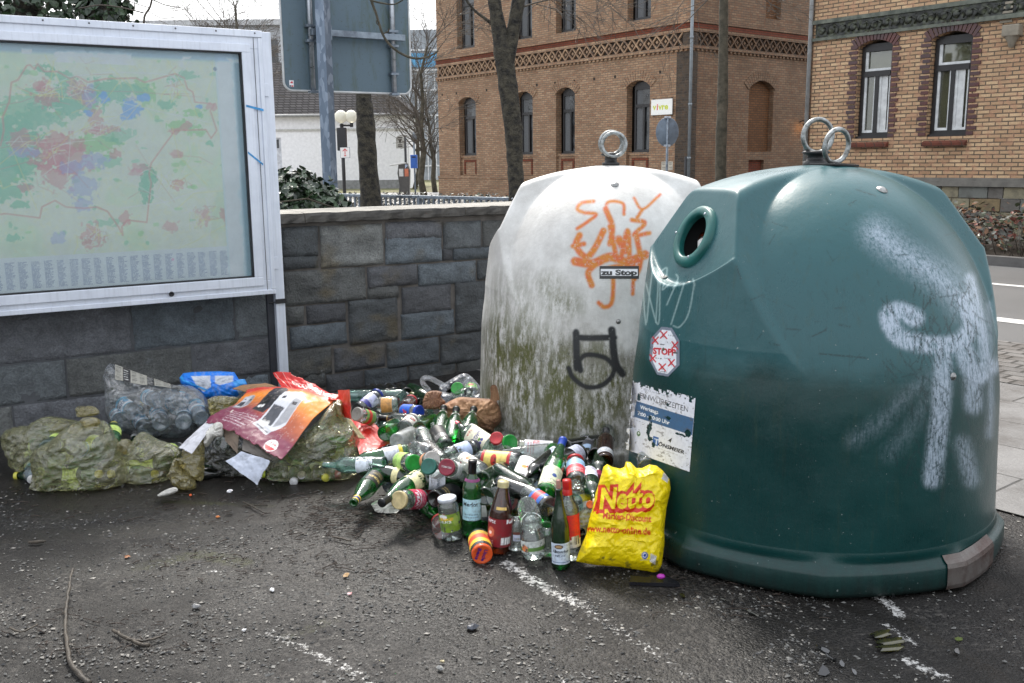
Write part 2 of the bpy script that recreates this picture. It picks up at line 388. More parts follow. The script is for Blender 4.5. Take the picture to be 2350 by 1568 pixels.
for pts, wd, a in [([(-100, 1120), (300, 1130), (900, 1110), (1200, 1130)], .55, 1), ([(-100, 1240), (350, 1215), (640, 1180)], .16, .8), ([(1000, 1000), (1500, 1150), (1950, 1340), (2250, 1340)], .16, .9), ([(600, 1330), (1000, 1310)], .05, .6), ([(1900, 1380), (2100, 1440), (2300, 1560)], .05, .7), ([(1990, 1365), (2130, 1450), (2350, 1575)], .022, 1.3), ([(1780, 1420), (1960, 1510), (2090, 1575)], .02, 1.0), ([(100, 1310), (700, 1330), (1200, 1420)], .12, .5)]:
    mud = np.maximum(mud, gseg(pts, wd)*a)
near = (np.abs(GX) < 4.1) & (GY > 1.5) & (GY < 9.1)
GZ = np.where(near, (fn(GX*1.3, GY*1.3, 5)-.5)*.012-.004, 0)
col = np.stack([paint, moss, mud, np.ones_like(GX)], -1)
mb = MB(); mb.grid(np.stack([GX, GY, GZ], -1), col=col); struct('ground', mb, M_ASPH)

def strip(s0, s1, n0, n1, z, mb=None, ns=1):
    mb = mb or MB(); mb.add([sn(s0, n0, z), sn(s1, n0, z), sn(s1, n1, z), sn(s0, n1, z)], [(3, 2, 1, 0)]); return mb
def brick_coords(t):
    sp = t.t.nodes.new('ShaderNodeSeparateXYZ'); t.t.links.new(t.co(), sp.inputs[0])
    return t.n('CombineXYZ', {0: t.math('ADD', sp.outputs[0], sp.outputs[1]), 1: sp.outputs[2], 2: 0.0}), sp
def m_paving(name, bw, bh, c1, c2, cm, mort=.012, rough=.55):
    t = NT(name); c = t.co()
    b = t.n('TexBrick', {'Vector': c, 'Color1': c1, 'Color2': c2, 'Mortar': cm, 'Scale': 1.0, 'Mortar Size': mort, 'Brick Width': bw, 'Row Height': bh, 'Mortar Smooth': .2})
    f = t.n('TexBrick', {'Vector': c, 'Scale': 1.0, 'Mortar Size': mort, 'Brick Width': bw, 'Row Height': bh, 'Mortar Smooth': .5}, 1)
    n = t.noise(c, 3, 6, .65)
    col = t.mix(t.ramp(n, [(.35, .4), (.65, 0)]), b, np.array(c1)*.45)
    col = t.mix(t.ramp(t.noise(c, 90, 3, .7), [(.5, 0), (.8, .4)]), col, (.03, .03, .03))
    return t.done(t.pbr(col, t.ramp(n, [(.35, rough-.25), (.6, rough)]), 0, t.bump(t.math('SUBTRACT', t.noise(c, 60, 4), t.math('MULTIPLY', f, 2.0)), .4, .008)))
def local_strip(name, s0, s1, n0, n1, z, m, thick=None):
    mb = MB(); 
    if thick: mb.box(0, 0, -.02, s1-s0, n1-n0, thick)
    else: mb.add([(0, 0, 0), (s1-s0, 0, 0), (s1-s0, n1-n0, 0), (0, n1-n0, 0)], [(0, 1, 2, 3)])
    # local x along street, y across: frame (SD, -SN) is right handed, so build mirrored
    mb.v = [(x, -y, zz) for x, y, zz in mb.v]; mb.f = [f[::-1] for f in mb.f]
    return struct(name, mb, m, loc=sn(s0, n0, z), rz=ANG_S)
local_strip('pavement', -25, 60, 4.37, 6.95, .004, m_paving('paving_slabs', .75, .52, (.20, .195, .19), (.17, .165, .16), (.03, .03, .028), .008))
local_strip('cobblestones', -25, 60, 6.95, 8.55, .008, m_paving('cobble_setts', .20, .14, (.19, .18, .17), (.12, .115, .11), (.02, .02, .018), .016, .5))
t = NT('road_asphalt'); c = t.co()
rc = t.mix(t.ramp(t.noise(c, 130, 3, .7), [(.4, 0), (.62, 1)]), (.05, .05, .05), (.17, .17, .168))
rc = t.mix(t.ramp(t.noise(c, .8, 4, .6), [(.4, 0), (.7, .5)]), rc, (.06, .06, .06))
M_ROAD = t.done(t.pbr(rc, .55, 0, t.bump(t.noise(c, 200, 3), .3, .004)))
local_strip('road', -40, 120, 8.55, 14.5, .004, M_ROAD)
M_PAINT = mat('road_paint', (.62, .61, .58), .5, var=.2, vs=12)
local_strip('road_marking', -40, 120, 9.55, 9.8, .008, M_PAINT)
local_strip('road_marking', -40, 120, 12.30, 12.45, .008, M_PAINT)
M_KERB = mat('kerb_granite', (.11, .105, .10), .6, bs=60)
local_strip('kerb', -40, 25, 14.5, 14.68, 0, M_KERB, .14)
M_SOIL = mat('bed_soil', (.055, .042, .03), .9, bs=30, bst=.6, bd=.02)
local_strip('planting_bed', -40, 25, 14.68, 18.3, .1, M_SOIL)
M_PATH = mat('pale_path', (.30, .29, .275), .7, vs=1.5)
mb = MB(); mb.add([(-45, 24, .012), (7, 20.5, .012), (9, 33, .012), (-3, 47, .012), (-3, 62, .012), (-45, 62, .012)], [(0, 1, 2, 3, 4, 5)]); struct('path', mb, M_PATH)
t = NT('lawn_grass'); c = t.co()
M_LAWN = t.done(t.pbr(t.mix(t.ramp(t.noise(c, .5, 5, .7), [(.4, 0), (.6, 1)]), (.13, .14, .045), (.2, .17, .10)), .9, 0, t.bump(t.noise(c, 30, 3), .6, .03)))
mb = MB(); mb.add([(-12, 52, .02), (-3.2, 52, .02), (2, 62, .02), (3, 95, .02), (-20, 95, .02)], [(0, 1, 2, 3, 4)]); struct('lawn', mb, M_LAWN)

# ---------------------------------------------------------------- stone wall behind the glass heap
WD = np.array([.848, .53, 0.0]); WN = np.array([.53, -.848, 0.0]); W0 = np.array([-.89, 7.0, 0.0]); ANG_W = atan2(WD[1], WD[0])
def wall_uz(x, y, off=0.0):
    p = on_pl(x, y, W0+WN*off, WN); return float((p-W0)@WD), float(p[2])
stones = []
for a, b, br in [((50, 235), (355, 460), .9), ((372, 225), (900, 530), 1.5), ((925, 195), (1385, 310), 1.3), ((920, 325), (1385, 505), 1.25), ((1405, 190), (1715, 395), 1.2), ((1735, 180), (1960, 375), .8),
              ((1400, 415), (1480, 500), .6), ((1490, 412), (1960, 470), .7), ((60, 482), (355, 560), .8), ((65, 610), (755, 825), .75), ((772, 570), (1180, 700), 1.0), ((1195, 545), (1670, 680), 1.05),
              ((1690, 510), (1960, 640), .7), ((775, 735), (1025, 810), .7), ((1060, 740), (1465, 920), .8), ((1055, 960), (1490, 1115), .85), ((1505, 700), (1960, 1060), .6), ((75, 905), (235, 1030), .8),
              ((262, 890), (585, 1005), .65), ((125, 1070), (595, 1195), .9), ((612, 850), (1020, 1165), .7), ((75, 1275), (470, 1450), .6), ((495, 1250), (915, 1385), .75), ((935, 1200), (1360, 1350), .6),
              ((1380, 1140), (1960, 1300), .55), ((100, 1485), (415, 1560), .5), ((430, 1470), (735, 1600), .55), ((750, 1430), (1100, 1560), .5), ((1120, 1400), (1500, 1540), .55), ((1520, 1350), (1960, 1500), .5)]:
    u0, z1 = wall_uz(*ZW(*a)); u1, z0 = wall_uz(*ZW(*b)); stones.append((u0, z0, u1, z1, br))
us = min(s[0] for s in stones); ue = max(s[2] for s in stones); zb = min(s[1] for s in stones)
r = random.Random(3)
def rows(u0, u1, z0, z1, hs_, wmin, wmax, br):
    z = z0; i = 0
    while z < z1-.03:
        h = min(hs_[i % len(hs_)], z1-z); u = u0-r.random()*.2; i += 1
        if z1-z-h < .07: h = z1-z
        while u < u1:
            w_ = r.uniform(wmin, wmax)
            stones.append((max(u, u0)+.005, z+.005, min(u+w_, u1)-.005, z+h-.005, br*r.uniform(.75, 1.25))) if min(u+w_, u1)-max(u, u0) > .05 else None
            u += w_
        z += h
rows(us, ue, -.12, zb-.012, [.16, .13], .3, .6, .55)
rows(-6.0, us-.012, -.12, 1.195, [.30, .25, .34, .28], .6, 1.15, 1.5)
rows(ue+.012, 1.7, -.12, 1.195, [.22, .18, .25], .3, .7, .7)
mb = MB(); k = 0
base = {0: np.array([.10, .12, .135]), 1: np.array([.085, .095, .10]), 2: np.array([.12, .125, .12]), 3: np.array([.088, .092, .10])}
for (u0, z0, u1, z1, br) in stones:
    k += 1; left = u1 < us
    nx = max(3, int((u1-u0)/.022)); nz = max(3, int((z1-z0)/.022))
    ex = .003 if left else .006; u0 -= ex; u1 += ex; z0 -= ex; z1 += ex
    U, Zz = np.meshgrid(np.r_[u0, np.linspace(u0+.004, u1-.004, nx), u1], np.r_[z0, np.linspace(z0+.004, z1-.004, nz), z1])
    e = np.minimum(np.minimum(U-u0, u1-U), np.minimum(Zz-z0, z1-Zz))
    jit = (fn(U*14, Zz*14, k)-.5)*.010*np.clip(1-e/.02, 0, 1)
    hgt = (.007 if left else .022)+(fn(U*5, Zz*9, k, 5)-.5)*(.014 if left else .05); hgt = np.where(e < 1e-6, -.02, np.maximum(hgt, .002)*np.clip(e/.02, .55, 1))
    ridg = np.abs(fn(U*7+k, Zz*26, k+9, 4)-.5); hgt += np.where(e < 1e-6, 0, (ridg)*(.01 if left else .03))
    P = np.stack([U+jit, -hgt, Zz+jit], -1)
    c0 = base[k % 4]*br*(1.2 if left else 1.35); n1 = fn(U*9+k*3, Zz*13, 2)[..., None]; n2 = fn(U*4, Zz*5, 33)[..., None]
    cc = c0*(.65+.8*n1); cc = cc+(np.array([.16, .12, .05])-cc)*np.clip((n2-.62)*4, 0, .6)*(0 if left else 1); cc = np.clip(cc, .01, .6)
    mb.grid(P, col=np.concatenate([cc, np.ones(cc.shape[:2]+(1,))], -1))
t = NT('wall_stone'); c = t.co(); a = t.attr('Col')
n = t.noise(c, 16, 7, .7); n2 = t.noise(c, 90, 5, .7)
cc = t.mix(t.ramp(n, [(.35, .75), (.6, 0)]), a, t.mix(.5, a, (.012, .012, .014)))
cc = t.mix(t.ramp(t.noise(c, 5, 6, .75), [(.60, 0), (.72, .5)]), cc, (.22, .25, .27))
cc = t.mix(t.ramp(t.noise(c, 7, 6, .7), [(.66, 0), (.75, .45)]), cc, (.09, .10, .03))
cc = t.mix(t.ramp(n2, [(.4, .4), (.6, 0)]), cc, (.02, .02, .022))
M_STONE = t.done(t.pbr(cc, t.ramp(n, [(.3, .45), (.7, .8)]), 0, t.bump(t.math('ADD', n, t.math('MULTIPLY', n2, .35)), .9, .035)))
wl = thing('stone_wall', 'long low wall of dark grey-blue stone blocks with pale coping', 'wall', tuple(W0), ANG_W)
part('stone_courses', mb, M_STONE, wl)
mb = MB(); mb.box(us, -.001, -.15, 1.7, .34, 1.195); mb.box(-6, -.004, -.15, us, .337, 1.194, 1); part('mortar', mb, [mat('mortar', (.13, .12, .11), .85, bs=50, bst=.5, col2=(.06, .055, .05)), mat('dark_mortar', (.085, .09, .098), .85, bs=50, bst=.5, col2=(.05, .052, .056))], wl)
mb = MB()
u = -6.0
while u < 1.6:
    L = min(r.uniform(1.0, 1.5), 1.72-u); nx = 30; e = u+L-.006
    prof = [(.36, 1.197), (-.055, 1.197), (-.070, 1.203), (-.074, 1.225), (-.074, 1.25), (-.070, 1.266), (.0, 1.272), (.37, 1.275), (.37, 1.197)]
    xs = np.linspace(u, e, nx); P = np.zeros((nx, len(prof), 3))
    for i, x in enumerate(xs):
        for j, (y, z) in enumerate(prof): q = (vn(x*25, z*60, 4)-.5)*.014 if 1 <= j <= 5 else 0; P[i, j] = (x, y+q, z+q*.4)
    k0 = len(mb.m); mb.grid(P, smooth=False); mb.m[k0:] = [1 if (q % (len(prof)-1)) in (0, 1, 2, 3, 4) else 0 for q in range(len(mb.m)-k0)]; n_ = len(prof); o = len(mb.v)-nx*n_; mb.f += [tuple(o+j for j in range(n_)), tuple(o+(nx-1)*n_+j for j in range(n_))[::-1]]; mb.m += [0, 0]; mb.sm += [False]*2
    u += L
part('coping', mb, [mat('coping_stone', (.27, .255, .225), .75, bs=60, bst=.5, col2=(.15, .14, .12), vs=4), mat('coping_front_shade', (.085, .08, .072), .8, bs=45, bst=.8, col2=(.035, .033, .03), vs=9)], wl)  # darker front faces: shade below the lit top, put into the colour

# ---------------------------------------------------------------- buildings
def m_brick(name, c1, c2, cm, extra=None, bw=.26, bh=.083, mort=.012, stain=.35):
    t = NT(name); v, sp = brick_coords(t)
    a = {'Vector': v, 'Color1': c1, 'Color2': c2, 'Mortar': cm, 'Scale': 1.0, 'Mortar Size': mort, 'Brick Width': bw, 'Row Height': bh, 'Mortar Smooth': .15, 'Bias': 0.0}
    b = t.n('TexBrick', a); f = t.n('TexBrick', a, 1)
    wn = t.n('TexBrick', {**a, 'Color1': (0, 0, 0), 'Color2': (1, 1, 1), 'Mortar': (.5, .5, .5)})
    k = t.noise(v, 1.1, 6, .65); k2 = t.noise(v, 7.7, 2, .5)
    col = t.mix(t.ramp(k2, [(.5, 0), (.62, .5)]), b, extra if extra is not None else np.array(c1)*.5)
    col = t.mix(t.ramp(k, [(.35, stain), (.62, 0)]), col, np.array(c1)*.28)
    col = t.mix(t.ramp(t.noise(v, 50, 4, .7), [(.4, .35), (.6, 0)]), col, np.array(c2)*.4)
    return t.done(t.pbr(col, .8, 0, t.bump(t.math('SUBTRACT', t.noise(v, 60, 3), t.math('MULTIPLY', f, 2.5)), .5, .012), .3))
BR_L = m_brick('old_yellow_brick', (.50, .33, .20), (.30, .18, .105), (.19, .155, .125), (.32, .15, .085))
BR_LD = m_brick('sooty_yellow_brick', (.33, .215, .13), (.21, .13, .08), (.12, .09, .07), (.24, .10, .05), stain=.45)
BR_R = m_brick('clean_buff_brick', (.74, .52, .31), (.45, .27, .155), (.11, .09, .07), (.54, .29, .18), bw=.235, bh=.074, stain=.2)
M_RED = m_brick('red_brick_course', (.25, .065, .03), (.18, .045, .022), (.07, .045, .03))
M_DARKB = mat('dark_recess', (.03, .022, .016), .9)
M_TERR = mat('terracotta_lattice', (.38, .25, .15), .8, col2=(.18, .11, .07), vs=3)
M_WFR = mat('black_window_frame', (.018, .017, .018), .35, bs=10, bst=.02)
t = NT('window_glass'); c = t.co()
wc = t.mix(t.ramp(t.noise(c, 1.5, 3), [(.45, 0), (.6, 1)]), (.012, .013, .014), (.05, .055, .058))
M_PANE = t.done(t.pbr(wc, .06, 0, t.bump(t.noise(c, 2), .03, .02), .8))
M_CURT = mat('net_curtain', (.12, .125, .13), .9, vs=20, bs=30)
M_WHITEF = mat('white_inner_frame', (.68, .70, .70), .4)

def arch_pts(x0, x1, z0, z1, rise, n=8):
    pts = [(x0, z0), (x1, z0), (x1, z1-rise)]
    w_ = (x1-x0)/2; R = (w_*w_+rise*rise)/(2*rise); a = math.asin(min(w_/R, 1))
    for i in range(1, n): q = a-2*a*i/n; pts.append(((x0+x1)/2+R*sin(q), z1-R+R*cos(q)))
    pts.append((x0, z1-rise)); return pts
def facade(mb, x0, x1, z0, z1, holes, depth=.28, mi=0, mr=0, y=0.0, flip=1):
    """wall sheet in the local x-z plane at y, outward is -y*flip; holes are point loops, reveals go inward"""
    loops = [[(x0, z0), (x1, z0), (x1, z1), (x0, z1)]]+holes
    vs = [Vector((p[0], p[1], 0)) for L in loops for p in L]
    tr = tessellate_polygon([[Vector((p[0], p[1], 0)) for p in L] for L in loops])
    mb.add([(v.x, y, v.y) for v in vs], [t_ if True else t_ for t_ in tr], mi)
    for L in holes:
        n = len(L); mb.add([(p[0], y, p[1]) for p in L]+[(p[0], y+depth, p[1]) for p in L], [(i, (i+1) % n, n+(i+1) % n, n+i) for i in range(n)], mr)
def arch_band(mb, x0, x1, z1, rise, h, y0, y1, mi=0, n=10, out=.0, gap=.0):
    w_ = (x1-x0)/2; R = (w_*w_+rise*rise)/(2*rise); a = math.asin(min((w_)/R, 1)); cz = z1-R; cx_ = (x0+x1)/2; ao = a*1.12
    for i in range(n):
        a0 = -ao+2*ao*(i+gap)/n; a1 = -ao+2*ao*(i+1-gap)/n
        pts = [(cx_+q*sin(b), cz+q*cos(b)) for q, b in ((R, a0), (R+h, a0), (R+h, a1), (R, a1))]
        mb.add([(p[0], y, p[1]) for y in (y0, y1) for p in pts], [(0, 1, 2, 3), (7, 6, 5, 4), (0, 4, 5, 1), (1, 5, 6, 2), (2, 6, 7, 3), (3, 7, 4, 0)], mi)
def window(parent, x0, x1, z0, z1, rise, y, frame=M_WFR, tr=.66, inner=False, curtain=True, words=None, mull=True):
    """window set back in its opening: frame (part) > pane, curtain"""
    mb = MB(); t_ = .07; zt = z0+(z1-z0)*tr; d = .06
    mb.box(x0, y, z0, x0+t_, y+d, z1-rise*.4); mb.box(x1-t_, y, z0, x1, y+d, z1-rise*.4)
    mb.box(x0+t_, y, z0, x1-t_, y+d, z0+t_); mb.box(x0+t_, y, z1-rise-.05, x1-t_, y+d, z1)
    mb.box(x0+t_, y-.015, zt-.06, x1-t_, y+d, zt+.05)
    if mull: mb.box((x0+x1)/2-.04, y-.008, z0+t_, (x0+x1)/2+.04, y+d, zt-.06)
    mb.box(x0-.03, y-.07, z0-.05, x1+.03, y+.03, z0-.001)
    fr = part('window', mb, frame, parent)
    if inner:
        m2 = MB()
        for a, b in ((x0+t_, (x0+x1)/2-.04), ((x0+x1)/2+.04, x1-t_)):
            m2.box(a, y+.02, z0+t_, a+.05, y+.05, zt-.06); m2.box(b-.035, y+.02, z0+t_, b, y+.05, zt-.06); m2.box(a+.05, y+.02, z0+t_, b-.035, y+.05, z0+t_+.05)
        m2.box(x0+t_, y+.02, zt+.05, x0+t_+.06, y+.05, z1-rise-.05); m2.box(x0+t_+.06, y+.02, zt+.05, x1-t_, y+.05, zt+.1)
        # opened white casement leaf seen behind the glass
        m2.box((x0+x1)/2+.04, y+.035, z0+t_+.05, (x0+x1)/2+.22, y+.05, zt-.06)
        part('inner_frame', m2, M_WHITEF, fr)
        m3 = MB(); m3.box(x0+t_, y+.09, zt+.05, x1-t_, y+.1, z1-rise*.5); m3.box(x0+t_, y+.12, z0+t_, x1-t_, y+.13, zt-.06); part('blind', m3, mat('roller_blind', (.30, .27, .17), .8, vs=1), fr)
    m2 = MB(); m2.box(x0+t_*.5, y+.055, z0+t_*.5, x1-t_*.5, y+.059, z1-rise*.3) if not inner else m2.box(x0+t_*.5, y+.0605, z0+t_*.5, x1-t_*.5, y+.0635, z1-rise*.3)
    part('pane', m2, M_PANE if not inner else M_PANE2, fr)
    if curtain:
        m2 = MB(); P = np.zeros((2, 12, 3))
        for i in range(12):
            x = x0+t_+(x1-x0-2*t_)*.36*i/11; P[0, i] = (x, y+.045+.008*(i % 2), z0+t_); P[1, i] = (x, y+.045+.008*(i % 2), z1-rise-.06)
        m2.grid(P); part('curtain', m2, M_CURT, fr)
    return fr
t = NT('bright_window_glass'); M_PANE2 = t.done(t.n('MixShader', {0: .12, 1: t.n('BsdfTransparent', {'Color': (.8, .82, .8)}), 2: t.n('BsdfGlossy', {'Roughness': .03})}))

def lattice(mb, x0, x1, z0, z1, y, pitch, mi=0, th=.05, d=.07, axis=0):
    n = max(1, round((x1-x0)/pitch)); p = (x1-x0)/n; zc = (z0+z1)/2; ang = atan2(z1-z0, p)
    L = math.hypot(p, z1-z0)
    for i in range(n):
        xc = x0+p*(i+.5)
        for s_ in (1, -1):
            Mx = Matrix.Translation((xc, y, zc)) @ Matrix.Rotation(-ang*s_, 4, 'Y')
            mb.box(-L/2, -d+(.003 if s_ > 0 else 0), -th/2, L/2, 0, th/2, mi, M=Mx)
        if i % 1 == 0:
            for sx in (-.5, 0):
                Mx = Matrix.Translation((xc+p*sx, y, zc)) @ Matrix.Rotation(pi/4, 4, 'Y'); mb.box(-th*.9, -d*.6, -th*.9, th*.9, -.001, th*.9, mi, M=Mx)

# left brick building. local: x runs from its right corner towards the left along the street, so mirror: use x negative
LB = thing('brick_building', 'long yellow-brown brick building with a lattice frieze behind the trees', 'building', (6.2, 34, 0), atan2(-SD[1], -SD[0]))
# local +x = -SD (to the right in the picture), so wall u (along SD) is x = -u ; outward is -y
Hh = 9.5
wins_g = [(-13.35, -12.3), (-9.35, -8.4), (-6.75, -5.85), (-2.82, -1.88)]
wins_u = [(-13.4, -12.3), (-9.4, -8.4), (-6.75, -5.8), (-2.85, -1.9)]
holes = []
for a, b in wins_g: holes.append(arch_pts(a-.22, b+.0, .98, 4.42, .22))
for a, b in wins_u: holes.append([(a-.2, 6.5), (b, 6.5), (b, 9.3), (a-.2, 9.3)])
cel = [(-13.7, -12.7), (-9.6, -8.6), (-6.9, -5.9)]
for a, b in cel: holes.append(arch_pts(a, b, .12, .55, .15))
mb = MB(); facade(mb, -15.2, 0, 0, Hh, holes, .30)
for a, b in cel: mb.box(a, .3, 0, b, .31, .6, 1)
mb.box(-15.1, .5, 0, -.3, .55, 9.4, 1); part('front_wall', mb, [BR_L, M_DARKB], LB)
for a, b in wins_g: mb = MB(); mb.box(a-.2, .12, .99, b-.01, .26, 1.78); mb.box(a-.22, .08, 1.78, b, .3, 1.86); part('window_apron', mb, BR_L, LB)
mb = MB()
for a, b in wins_g:
    mb.box(a-.02, .09, 1.58, b-.14, .119, 1.68); mb.box(a-.02, .09, 1.05, a+.08, .119, 1.58); mb.box(b-.24, .09, 1.05, b-.14, .119, 1.58)
mb.box(-15.22, -.06, 5.98, .0, -.001, 6.16)
part('red_brick_course', mb, M_RED, LB)
mb = MB()
for a, b in wins_g: arch_band(mb, a-.22, b, 4.42, .22, .34, -.03, -.001, n=14, gap=.06)
mb.box(-15.2, -.07, 0, 0, -.001, .86); mb.box(-15.2, -.10, .86, 0, -.001, .95)
mb.box(-15.25, -.12, 6.16, 0, -.001, 6.24); mb.box(-15.22, -.09, 5.86, 0, -.001, 5.97); mb.box(-15.22, -.09, 5.31, 0, -.001, 5.42)
for i in range(70): mb.box(-15.2+i*.217, -.07, 5.24, -15.2+i*.217+.1, -.002, 5.31)
part('cornice', mb, BR_L, LB)
mb = MB(); lattice(mb, -15.1, -.35, 5.42, 5.86, -.004, .40); part('lattice_frieze', mb, M_TERR, LB)
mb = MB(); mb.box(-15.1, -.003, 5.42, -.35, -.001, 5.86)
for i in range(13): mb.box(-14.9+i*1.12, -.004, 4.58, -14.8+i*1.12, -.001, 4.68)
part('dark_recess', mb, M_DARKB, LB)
for a, b in wins_g: window(LB, a, b, 1.9, 4.38, .22, .2)
for a, b in wins_u: window(LB, a, b, 6.55, 9.3, .02, .2)
# right flank of the same building (local +y into depth)
mb = MB(); m2 = MB(); facade(m2, 0, 9.0, 0, Hh, [arch_pts(3.2, 4.65, 1.85, 4.4, .28), [(3.3, .5), (4.2, .5), (4.2, 1.55), (3.3, 1.55)], [(4.0, 6.6), (4.9, 6.6), (4.9, 9.4), (4.0, 9.4)], [(5.8, 8.3), (6.3, 8.3), (6.3, 9.2), (5.8, 9.2)]], .25)
def flank(m):  # rotate the sheet so that x->+y, outward +x
    m.v = [(-y_, x_, z_) for x_, y_, z_ in m.v]; return m
m2.box(3.2, .2, 1.8, 4.65, .22, 4.4, 1); m2.box(3.3, .12, .45, 4.2, .14, 1.6, 2); m2.box(4.0, .2, 6.5, 4.9, .22, 9.4, 1); m2.box(5.8, .24, 8.2, 6.3, .25, 9.2, 3)
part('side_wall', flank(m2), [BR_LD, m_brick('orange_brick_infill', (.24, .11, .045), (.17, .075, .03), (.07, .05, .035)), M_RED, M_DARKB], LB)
m2 = MB(); m2.box(0, -.07, 0, 9, -.001, .86); m2.box(0, -.1, 6.16, 9, -.001, 6.24); m2.box(0, -.09, 5.86, 9, -.001, 5.97); m2.box(0, -.09, 5.31, 9, -.001, 5.42)
for i in range(40): m2.box(i*.22, -.07, 5.24, i*.22+.1, -.002, 5.31)
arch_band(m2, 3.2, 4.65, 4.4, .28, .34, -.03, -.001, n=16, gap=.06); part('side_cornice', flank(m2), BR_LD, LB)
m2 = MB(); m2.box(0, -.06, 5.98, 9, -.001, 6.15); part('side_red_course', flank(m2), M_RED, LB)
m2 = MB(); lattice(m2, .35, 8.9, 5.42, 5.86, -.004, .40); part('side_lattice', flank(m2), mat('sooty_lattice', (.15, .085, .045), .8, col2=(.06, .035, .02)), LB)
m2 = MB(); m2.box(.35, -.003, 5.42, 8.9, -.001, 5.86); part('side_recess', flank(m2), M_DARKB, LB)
# sooty corner pier
mb = MB(); mb.box(-.62, -.035, .95, .035, .0, 5.22); mb.box(.0, .0, .95, .035, .30, 5.22); mb.box(-.34, -.05, 5.43, .04, .3, 5.85)
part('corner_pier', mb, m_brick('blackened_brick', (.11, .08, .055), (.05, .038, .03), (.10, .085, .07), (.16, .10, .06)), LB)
mb = MB(); mb.tube([(.12, -.14, 0.9), (.12, -.14, 9.5)], .055, 10)
for z in (1.6, 3.4, 5.6, 7.6): mb.tube([(.12, -.14, z), (.12, -.14, z+.08)], .068, 10)
part('drainpipe', mb, mat('zinc_pipe', (.24, .27, .29), .45, .3), LB)
mb = MB(); mb.tube([(-.02, -.14, 0), (-.02, -.14, 1.7)], .05, 8); mb.tube([(.12, -.14, 0), (.12, -.14, .9)], .07, 8); part('pipe_shoe', mb, M_WFR, LB)
# sign VIVRE plate on the facade
cv = Canvas(0, 0, .98, .52, .012, lin((238, 238, 232)))
cv.text('v', .09, .17, .30, lin((196, 205, 40)), bold=.03, width=.15); cv.text('i', .26, .17, .30, lin((215, 70, 60)), bold=.03); cv.text('vre', .35, .17, .30, lin((196, 205, 40)), bold=.03, width=.45)
def plate_grid(cv, place, th=0.0):
    P = np.array([[place(cv.X[j, i], cv.Y[j, i]) for i in range(cv.w)] for j in range(cv.h)]); return P
vs_ = thing('shop_sign', 'small white plate lettered in green beside the last ground floor window', 'sign', tuple(np.array([6.2, 34, 0])+SD*1.72+np.array([0, 0, 3.16])), atan2(-SD[1], -SD[0]))
mb = MB(); mb.grid(plate_grid(cv, lambda x, y: (x, -.101, y)), col=cv.c, smooth=False); part('sign_face', mb, vmat('sign_print', .4, dirt=.05), vs_)
mb = MB(); mb.bbox(-.01, -.10, -.01, .99, -.06, .53, .008); part('sign_board', mb, mat('white_acrylic', (.7, .7, .68), .4, var=.05), vs_)
mb = MB()
for x in (.06, .92):
    for z in (-.03, .55): mb.tube([(x, -.0, z), (x, -.08, z)], .018, 8)
part('fixing', mb, M_WFR, vs_)
# faint window lettering
for a, b in wins_g[1:]:
    cv = Canvas(0, 0, .5, .3, .02, (.20, .21, .22)); cv.c[..., 3] = 0
    cc = Canvas(0, 0, .5, .3, .01, (0, 0, 0)); cc.text('vivre', .0, .06, .24, (1, 1, 1), width=.5)
    mb = MB(); keep = cc.c[:-1, :-1, 0] > .5; mb.grid(plate_grid(cc, lambda x, y: (b-.57+x, .243, 3.78+y)), keep=keep)
    part('window_lettering', mb, mat('etched_lettering', (.16, .165, .17), .6), LB)
# lit wall lantern
lp = on_pl(1835, 287, (6.2, 34, 0), SD); wl2 = thing('wall_lantern', 'small black wall lantern with a glowing bulb on the side wall', 'lantern', tuple(lp), atan2(-SD[1], -SD[0]))
mb = MB(); mb.tube([(0, 0, .1), (.12, 0, .16), (.24, 0, .14), (.28, 0, .06)], .02, 6); mb.lathe([(.0, .1), (.13, .02), (.12, 0)], 8, M=Matrix.Translation((.28, 0, 0))); mb.lathe([(.02, -.33), (.07, -.30), (.02, -.28)], 8, M=Matrix.Translation((.28, 0, 0)))
for a in range(4): mb.tube([(.28+.11*cos(a*pi/2), .11*sin(a*pi/2), 0), (.28+.06*cos(a*pi/2), .06*sin(a*pi/2), -.3)], .009, 5)
part('bracket', mb, M_WFR, wl2)
t = NT('lantern_glow'); M_GLOW = t.done(t.n('Emission', {'Color': (1, .55, .2), 'Strength': 14.0}))
mb = MB(); mb.sphere((.28, 0, -.12), .055, 10, sc=(1, 1, 1.6)); part('bulb', mb, M_GLOW, wl2)

# right brick building
RB = thing('brick_house', 'buff brick house at right with black windows above a stone plinth', 'building', (7.47, 20, 0), atan2(-SD[1], -SD[0]))
wr = [(-.54, .22), (1.02, 1.82)]
holes = [arch_pts(a, b, 1.98, 3.92, .12) for a, b in wr]
mb = MB(); facade(mb, -1.6, 9.0, 1.2, 9.0, holes, .3); mb.box(-1.5, .6, 1, 9, .65, 9, 1); part('front_wall', mb, [BR_R, mat('dim_room', (.10, .09, .07), .9)], RB)
m2 = MB(); m2.box(-9, .0, 0, -.001, .1, 9.0); m2.v = [(-1.6-y_, -x_, z_) for x_, y_, z_ in m2.v]; part('side_wall', m2, BR_LD, RB)
for a, b in wr: window(RB, a+.02, b-.02, 2.03, 3.86, .1, .13, inner=True, curtain=False, tr=.68)
M_QU = mat('dark_glazed_brick', (.05, .032, .036), .35, col2=(.10, .03, .025), vs=1.7)
for a, b in wr:
    mb = MB(); arch_band(mb, a, b, 3.92, .12, .20, -.03, -.001, n=13, gap=.12)
    for i in range(19):
        z = 2.0+i*.0985
        for x0_, x1_ in ((a-.15-.05*(i % 2), a-.002), (b+.002, b+.13+.05*(i % 2))): mb.box(x0_, -.022, z, x1_, -.001, z+.062)
    part('dark_brick_quoins', mb, M_QU, RB)
mb = MB()
